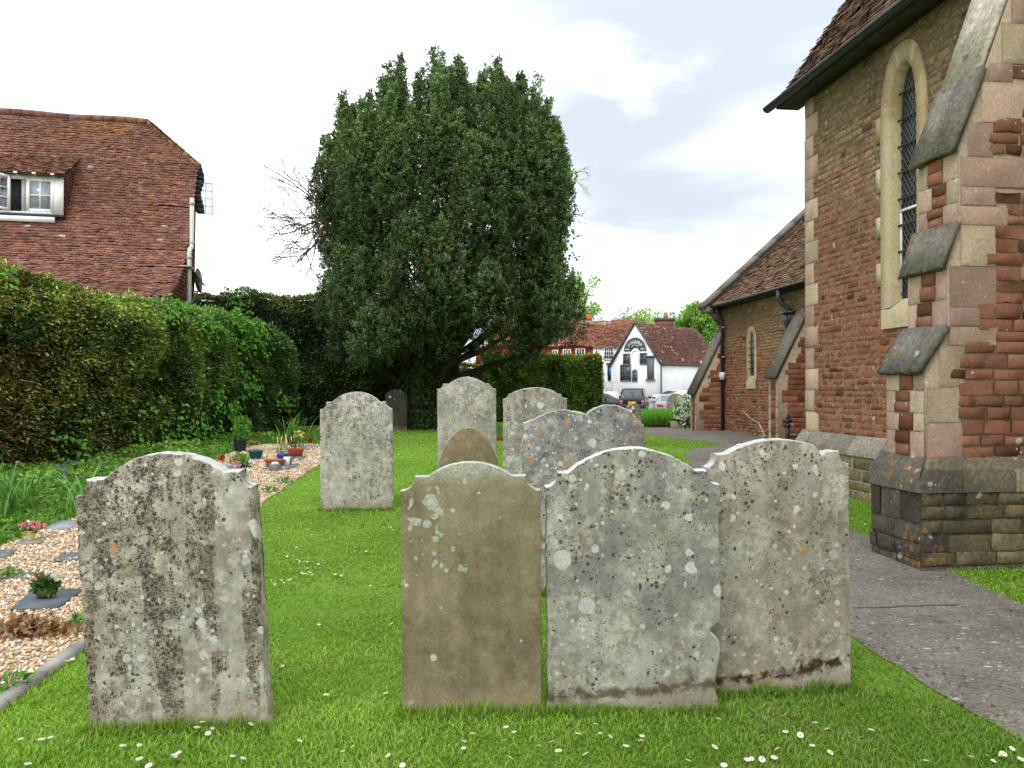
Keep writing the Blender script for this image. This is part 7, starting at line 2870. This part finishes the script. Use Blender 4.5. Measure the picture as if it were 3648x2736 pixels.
for k in range(14):
    a = c + RNG.normal(size=3) * [.14, .05, 0] + [0, 0, .03]
    mb.tube([a, a + RNG.normal(size=3) * [.12, .06, .02]], .004, 4, S(130, 100, 60))
mb.build('stalks', M['plain'], wf)
# bent dry stick on the gravel
a, b = G(71, 622, .03), G(85, 614, .03)
o = MB().tube([a, (a + b) / 2 + [-.02, .0, .03], b], [.009, .012, .008], 6, S(170, 164, 150)).build('dry_stick', M['bark'], None, origin=a)
tag(o, 'short pale dry stick lying on the gravel by the large streaked headstone', 'stick')
# stone kerb between gravel and lawn
rk = random.Random(4)
edge = [(-2.44, 2.3), (-2.50, 3.84), (-2.60, 4.9), (-2.85, 7.5)]
y = 2.4
k = 0
while y < 6.2:
    l = rk.uniform(.35, .6)
    xa, xb = np.interp([y, y + l], [e[1] for e in edge], [e[0] for e in edge])
    a, b = np.array([xa, y, float(gz(y)) + .0]), np.array([xb, y + l - .02, float(gz(y + l)) + .0])
    mb = MB()
    mb.bar(a + [rk.uniform(-.012, .012), 0, 0], b + [rk.uniform(-.012, .012), 0, 0], rk.uniform(.055, .08), .07, np.array(S(150, 146, 138)) * rk.uniform(.8, 1.1))
    o = mb.build('kerb_stone', M['ashlar'], None, origin=a)
    tag(o, 'narrow grey kerb stone set flush between the gravel and the lawn', 'kerb stone', 'kerb stones along the edge of the gravel')
    y += l
    k += 1
# weed tufts in the gravel
for i, (cx, cy, r_, lab) in enumerate(((76, 627, .07, 'small green weed in the gravel beside the dry stick'), (10, 690, .09, 'spiky weed at the bottom of the gravel near the kerb'), (284, 483, .12, 'low mat of green weed at the far edge of gravel and lawn'),
                                       (8, 577, .10, 'straggly weed beside the sunken slate at the left edge'), (92, 575, .08, 'brownish weed near the pale sunken slate'), (270, 492, .1, 'thin weed on the lawn edge of the gravel above the headstone'))):
    c = G(cx, cy, .01)
    t_ = thing('weed', lab, 'weed', c, 0, 'weeds growing in the gravel')
    sprigs(t_, 60, (0, 0, .03), r_, .035, (.13, .26, .05) if i != 4 else (.2, .2, .09), .05, 30 + i, stems=3)

# ================================================================== DAISIES
src = thing('daisy', 'small white daisy with a yellow eye in the mown lawn', 'daisy', (0, 0, 0), 0, 'daisies scattered in the lawn')
mb = MB()
n = 16
a = np.arange(n) / n * 2 * PI
mb.leaves(np.stack([np.cos(a) * .0025, np.sin(a) * .0025, .048 + 0 * a], 1), np.stack([np.cos(a), np.sin(a), .12 + .1 * (np.arange(n) % 2)], 1), np.tile([0, 0, 1.], (n, 1)), .0125, .0062, (.80, .80, .80), .05)
mb.build('petals', M['petal'], src, local=True)
MB().lathe([(.0046, .048), (.004, .0515), (.0015, .0525)], 8, (0, 0, 0), (.75, .50, .03)).build('eye', M['plain'], src, local=True)
MB().tube([(0, 0, -.01), (.001, 0, .05)], .0009, 4, (.12, .25, .04)).build('stem', M['plain'], src, local=True)
k_ = 1 / 2.1602
near = [(265, 1610), (850, 1628), (873, 1648), (1245, 1591), (1310, 1583), (1165, 1607), (1195, 1600), (1385, 1592), (1545, 1550), (1653, 1588), (1690, 1617), (1610, 1635), (1622, 1630), (1668, 1633), (1905, 1553), (1907, 1568),
        (2062, 1588), (2175, 1610), (2177, 1625), (2125, 1633), (2138, 1635), (705, 1500), (145, 1430), (160, 1423), (1297, 1582), (453, 1579), (425, 1575), (460, 1567), (2195, 1640), (1532, 1612), (1350, 1612), (640, 1600), (745, 1618),
        (520, 1640), (330, 1650), (90, 1600), (60, 1655), (1480, 1640), (1090, 1640), (1020, 1590), (1780, 1620), (1760, 1560)]
clus = [(832, 1140, 9, 10), (652, 1210, 10, 9), (612, 1250, 10, 9), (660, 1236, 6, 6), (788, 1192, 5, 5), (675, 1222, 4, 6), (870, 1030, 5, 9), (1405, 957, 8, 14), (1450, 965, 6, 16), (1490, 962, 4, 14), (1865, 1130, 4, 8), (735, 1240, 3, 4),
        (1110, 905, 3, 8), (870, 985, 4, 8), (905, 955, 4, 10)]
pts = [(x * k_, y * k_) for x, y in near]
for cx, cy, m_, sp_ in clus:
    for q in range(m_):
        pts.append(((cx + RNG.normal() * sp_ * 1.5) * k_, (cy + RNG.normal() * sp_ * .45) * k_))
rd = random.Random(21)
for q in range(34):
    pts.append((rd.uniform(20, 1000), rd.uniform(722, 764)))
for q in range(16):
    pts.append((rd.uniform(275, 400), rd.uniform(515, 700)))
pts = [q for q in pts if not (q[0] > 880 and q[1] < 745) and not (q[0] < 60 and q[1] < 725)]
first = True
for (px_, py_) in pts:
    p = G(px_, py_, .03)
    o = src if first else copy_tree(src)
    first = False
    sc_ = RNG.uniform(.8, 1.2) * (1 - .25 * min(1, max(0, p[1] - 4) / 4))
    o.location = (p[0], p[1], float(gz(p[1])) - .006 + .0)
    o.rotation_euler = (RNG.normal() * .22 + .2, RNG.normal() * .22, RNG.uniform(0, 6))
    o.scale = (sc_, sc_, sc_ * RNG.uniform(.7, 1.0))

# pots and plants are small: bring those built above to their real size
for o in list(bpy.data.objects):
    if o.parent is None and o.get('group') == 'pots on the gravel' or o.name.startswith('spilled_plant'):
        k = .75 if 'leafy bowl' in o['label'] else .6
        o.scale = (k, k, k)
# red pots in the gap under the yew
c = G(502, 414)
t_ = pot('low terracotta dish in the grass between the pale headstones near the yew', np.array([-.28, 18.2, float(gz(18.2))]), [(.16, 0), (.22, .08), (.23, .09), (.21, .09)], TER, soil=(.2, .07), group='pots by the yew')
sprigs(t_, 60, (0, 0, .22), .16, .16, (.08, .2, .04), .07, 14)

# fallen leaves and bits along the path
n = 420
Yl = 3.2 * (12 / 3.2) ** RNG.random(n)
side = RNG.random(n)
lx, rx_ = np.interp(Yl, [3.48, 4.95, 7.2, 9.4, 12], [2.24, 2.12, 2.25, 2.45, 2.8]), np.interp(Yl, [3.2, 4, 5.71, 6.97, 8.1, 9.2, 12], [3.62, 3.62, 3.67, 3.78, 3.66, 3.52, 3.8])
e_ = np.abs(RNG.normal(size=n)) * .16
Xl = np.where(side < .4, lx + e_, np.where(side < .8, rx_ - e_, lx + (rx_ - lx) * RNG.random(n)))
pl = np.array([S(112, 84, 52), S(140, 110, 70), S(92, 78, 56), S(150, 140, 110), S(70, 84, 40)])
mb = MB()
mb.leaves(np.stack([Xl, Yl, gz(Yl) + .014], 1), RNG.normal(size=(n, 3)) * [1, 1, .12], np.tile([0, 0, 1.], (n, 1)) + RNG.normal(size=(n, 3)) * .2, RNG.uniform(.012, .038, n), RNG.uniform(.008, .02, n), pl[RNG.integers(0, 5, n)] * RNG.uniform(.6, 1.2, n)[:, None], .3)
tag(mb.build('leaf_litter', M['leaf']), 'dry leaf litter scattered along the edges of the asphalt path', 'leaf litter', kind='stuff')

# ================================================================== CARS


def car(name, label, loc, rz, L, Wd, Hh, st, col, glass_from, plate=None, plate_col=S(226, 176, 40), lights='low', roofcol=None, wheel_r=.33, gc=(.06, .07, .085), rails=False):
    """st: stations (x, bottom, belt, roof, half width belt, half width roof); x forward, rear first"""
    t_ = thing(name, label, 'car', loc, rz, 'cars parked across the road')
    st = np.array(st, float)
    n = len(st)
    col = np.array(col)

    def ring(s):
        x, zb, zl, zr, wb, wr = s
        zm = zb + (zl - zb) * .45
        R = [(x, -wb * .90, zb), (x, -wb * 1.0, zb + .12), (x, -wb * 1.01, zm), (x, -wb * .965, zl), (x, -wr, zr - .04 * (zr > zl + .05)), (x, -wr * .82, zr)]
        return R + [(a, -b, c) for a, b, c in R[::-1]]
    mb = MB()
    V = np.array([ring(s) for s in st]).reshape(-1, 3)
    m_ = 12
    k = np.arange(m_)
    fs = [np.stack([i * m_ + k, (i + 1) * m_ + k, (i + 1) * m_ + (k + 1) % m_, i * m_ + (k + 1) % m_], 1) for i in range(n - 1)]
    mb.add(V, np.concatenate(fs), col)
    mb.f.append(k[None, :])
    mb.f.append((k + (n - 1) * m_)[None, ::-1])
    mb.build('body', M['car'], t_, smooth=False, local=True)
    # side glass
    for sy in (-1, 1):
        mb = MB()
        i0, i1 = glass_from
        idx = list(range(i0, i1 + 1))
        lo = [np.array([st[i][0], sy * (st[i][4] * .965 + .012), st[i][2] + .02]) for i in idx]
        hi = [np.array([st[i][0], sy * (st[i][5] + .02), max(st[i][3] - .10, st[i][2] + .03)]) for i in idx]
        for a in range(len(idx) - 1):
            f_ = .06 / max(np.linalg.norm(lo[a + 1] - lo[a]), .1)
            A, B = lo[a] * (1 - f_) + lo[a + 1] * f_, lo[a + 1] * (1 - f_) + lo[a] * f_
            C, D = hi[a + 1] * (1 - f_) + hi[a] * f_, hi[a] * (1 - f_) + hi[a + 1] * f_
            mb.quad(A, B, C, D, gc)
        mb.build('side_window', M['carglass'], t_, local=True)
    # rear and front glass
    for (i, j, nm, sg) in ((glass_from[0] - 1, glass_from[0], 'rear_window', -1), (glass_from[1], glass_from[1] + 1, 'windscreen', 1)):
        a, b = (i, j) if sg < 0 else (j, i)
        s0, s1 = st[a], st[b]
        f0, f1 = .12, .88
        z0, z1 = s0[3], s1[3]
        mb = MB()
        d = np.array([-(z1 - z0) * (1 if sg < 0 else -1), 0, abs(s1[0] - s0[0])])
        d = d / np.linalg.norm(d) * .018
        V = []
        for f_, ww in ((f0, 1), (f1, 1)):
            x, z, w_ = s0[0] * (1 - f_) + s1[0] * f_, z0 * (1 - f_) + z1 * f_, (s0[5] * (1 - f_) + s1[5] * f_) * .80
            V += [np.array([x, -w_, z]) + d, np.array([x, w_, z]) + d]
        mb.add(V, [[0, 1, 3, 2]], gc)
        mb.build(nm, M['carglass'], t_, local=True)
    xr, xf = st[0][0], st[-1][0]
    zb, zl = st[0][1], st[0][2]
    w0 = st[0][4]
    MB().box((xr - .04, 0, zb + .20), (.14, w0 * 1.96, .24), col * .8 + .01).build('bumper', M['car'], t_, local=True)
    zlt = zl - .22 if lights == 'low' else zl - .30
    for sy in (-1, 1):
        mb = MB()
        if lights == 'low':
            mb.add([(xr - .015, sy * w0 * .48, zlt), (xr - .015, sy * w0 * .97, zlt + .05), (xr - .015, sy * w0 * .97, zlt + .20), (xr - .015, sy * w0 * .56, zlt + .16), (xr + .22, sy * (w0 * 1.02), zlt + .08), (xr + .22, sy * (w0 * 1.02), zlt + .18)], [[0, 1, 2, 3], [1, 4, 5, 2]], (.42, .02, .03))
        else:
            mb.box((xr - .01, sy * w0 * .86, zlt), (.06, w0 * .22, .30), (.30, .02, .02))
            mb.box((xr - .015, sy * w0 * .86, zlt + .21), (.06, w0 * .22, .13), (.55, .25, .12))
        mb.build('rear_light', M['lamp'], t_, local=True)
    if plate:
        zc = zlt + (.06 if lights == 'low' else .10)
        pl = MB().box((xr - .03, 0, zc), (.03, .54, .125 if lights == 'low' else .2), plate_col).build('number_plate', M['plain'], t_, local=True)
        mb = MB()
        if plate != '-':
            for k, ch in enumerate(plate):
                put_text(mb, ch, .17, np.array([xr - .05, .13 - k * .13, zc - .06]), np.array([0, -1., 0]), np.array([0, 0, 1.]), np.array([-1., 0, 0]), (.02, .02, .02), 1.1)
        else:
            for k in range(7):
                mb.box((xr - .05, .19 - k * .063 - (.02 if k > 3 else 0), zc), (.012, .034, .075), (.05, .045, .03))
        mb.build('plate_characters', M['plain'], pl, local=True)
    for x in (xr + L * .19, xf - L * .18):
        for sy in (-1, 1):
            y0 = sy * (w0 * .90)
            tp = MB()
            aa = np.linspace(0, 2 * PI, 25)[:-1]
            prf = [(wheel_r * .62, -.10), (wheel_r * .97, -.10), (wheel_r, -.07), (wheel_r, .07), (wheel_r * .97, .10), (wheel_r * .62, .10)]
            V = np.array([(x + r * math.cos(q), y0 + z, wheel_r + r * math.sin(q)) for r, z in prf for q in aa])
            k = np.arange(24)
            fs = np.concatenate([np.stack([i * 24 + k, i * 24 + (k + 1) % 24, (i + 1) * 24 + (k + 1) % 24, (i + 1) * 24 + k], 1) for i in range(5)])
            tp.add(V, fs, (.018, .018, .02))
            w_ = tp.build('wheel', M['rubber'], t_, local=True)
            tp = MB()
            V = np.array([(x + wheel_r * .63 * math.cos(q), y0 + sy * .075, wheel_r + wheel_r * .63 * math.sin(q)) for q in aa])
            tp.add(V, [list(range(24))], (.32, .32, .33))
            for q in range(5):
                tp.bar((x, y0 + sy * .09, wheel_r), (x + wheel_r * .58 * math.cos(q * 1.257), y0 + sy * .09, wheel_r + wheel_r * .58 * math.sin(q * 1.257)), .05, .02, (.5, .5, .5), up=(0, 1, 0))
            tp.build('rim', M['car'], w_, local=True)
    ig = glass_from[1]
    for sy in (-1, 1):
        MB().box((st[ig][0] - .1, sy * (st[ig][4] + .12), st[ig][2] + .08), (.14, .22, .16), col * .9).build('wing_mirror', M['car'], t_, local=True)
    return t_


zr = float(gz(57)) + .012
BKC = (.012, .013, .015)
suv = [(-2.35, .42, 1.02, 1.06, .88, .85), (-2.30, .40, 1.10, 1.20, .93, .85), (-2.12, .40, 1.12, 1.80, .95, .74), (-1.2, .40, 1.12, 1.87, .95, .74), (-.2, .40, 1.12, 1.87, .95, .74), (.55, .40, 1.12, 1.80, .95, .72), (1.2, .40, 1.12, 1.16, .94, .86), (2.2, .42, 1.0, 1.04, .92, .82), (2.4, .5, .85, .88, .84, .74)]
c = at(639.5, 400, 56)
t_ = car('parked_car', 'black off road estate car with a yellow rear plate, seen from behind', (c[0], c[1] + 2.3, zr), R_(90 - 13), 4.75, 1.9, 1.87, suv, BKC, (2, 5), plate='WJJ', lights='high', wheel_r=.39, gc=(.13, .13, .15))
MB().bar((-2.32, .02, 1.36), (-2.24, -.42, 1.26), .02, .02, (.02, .02, .02)).build('rear_wiper', M['rubber'], t_, local=True)
sal = [(-2.35, .40, .92, .95, .84, .70), (-2.3, .34, .98, 1.02, .88, .72), (-1.80, .32, 1.0, 1.06, .90, .76), (-.98, .32, .98, 1.40, .90, .60), (-.1, .32, .96, 1.46, .90, .60), (.6, .32, .94, 1.36, .90, .60), (1.25, .32, .94, .99, .90, .76), (2.1, .34, .80, .84, .86, .7), (2.32, .42, .66, .68, .78, .6)]
c = at(682, 400, 47)
car('parked_car', 'silver saloon car with red tail lamps behind the rounded headstone', (c[0] - .35, c[1] + 2.2, float(gz(47)) + .012), R_(90 - 8), 4.7, 1.8, 1.46, sal, (.30, .31, .33), (3, 5), plate='-', gc=(.14, .17, .2))
cpe = [(-2.3, .42, .96, .99, .84, .70), (-2.22, .36, 1.02, 1.05, .88, .72), (-1.75, .33, 1.02, 1.09, .90, .76), (-.75, .33, .98, 1.38, .90, .62), (-.1, .33, .96, 1.42, .90, .60), (.55, .33, .94, 1.32, .90, .60), (1.3, .33, .94, .98, .90, .76), (2.1, .35, .78, .82, .86, .7), (2.3, .42, .64, .66, .78, .6)]
c = at(679, 393, 60.5)
car('parked_car', 'white coupe angled to the right behind the silver saloon', (c[0] + .3, c[1] + 1.0, float(gz(58)) + .32), R_(90 - 52), 4.6, 1.8, 1.42, cpe, (.74, .75, .76), (3, 5), plate='-', gc=(.07, .09, .1))
c = at(606, 398, 60)
car('parked_car', 'black hatchback seen from its side, half hidden by the clipped hedge', (c[0] - .4, c[1] + .5, float(gz(58)) + .1), R_(-12), 4.4, 1.78, 1.46, sal, BKC, (3, 5), gc=(.10, .14, .16))
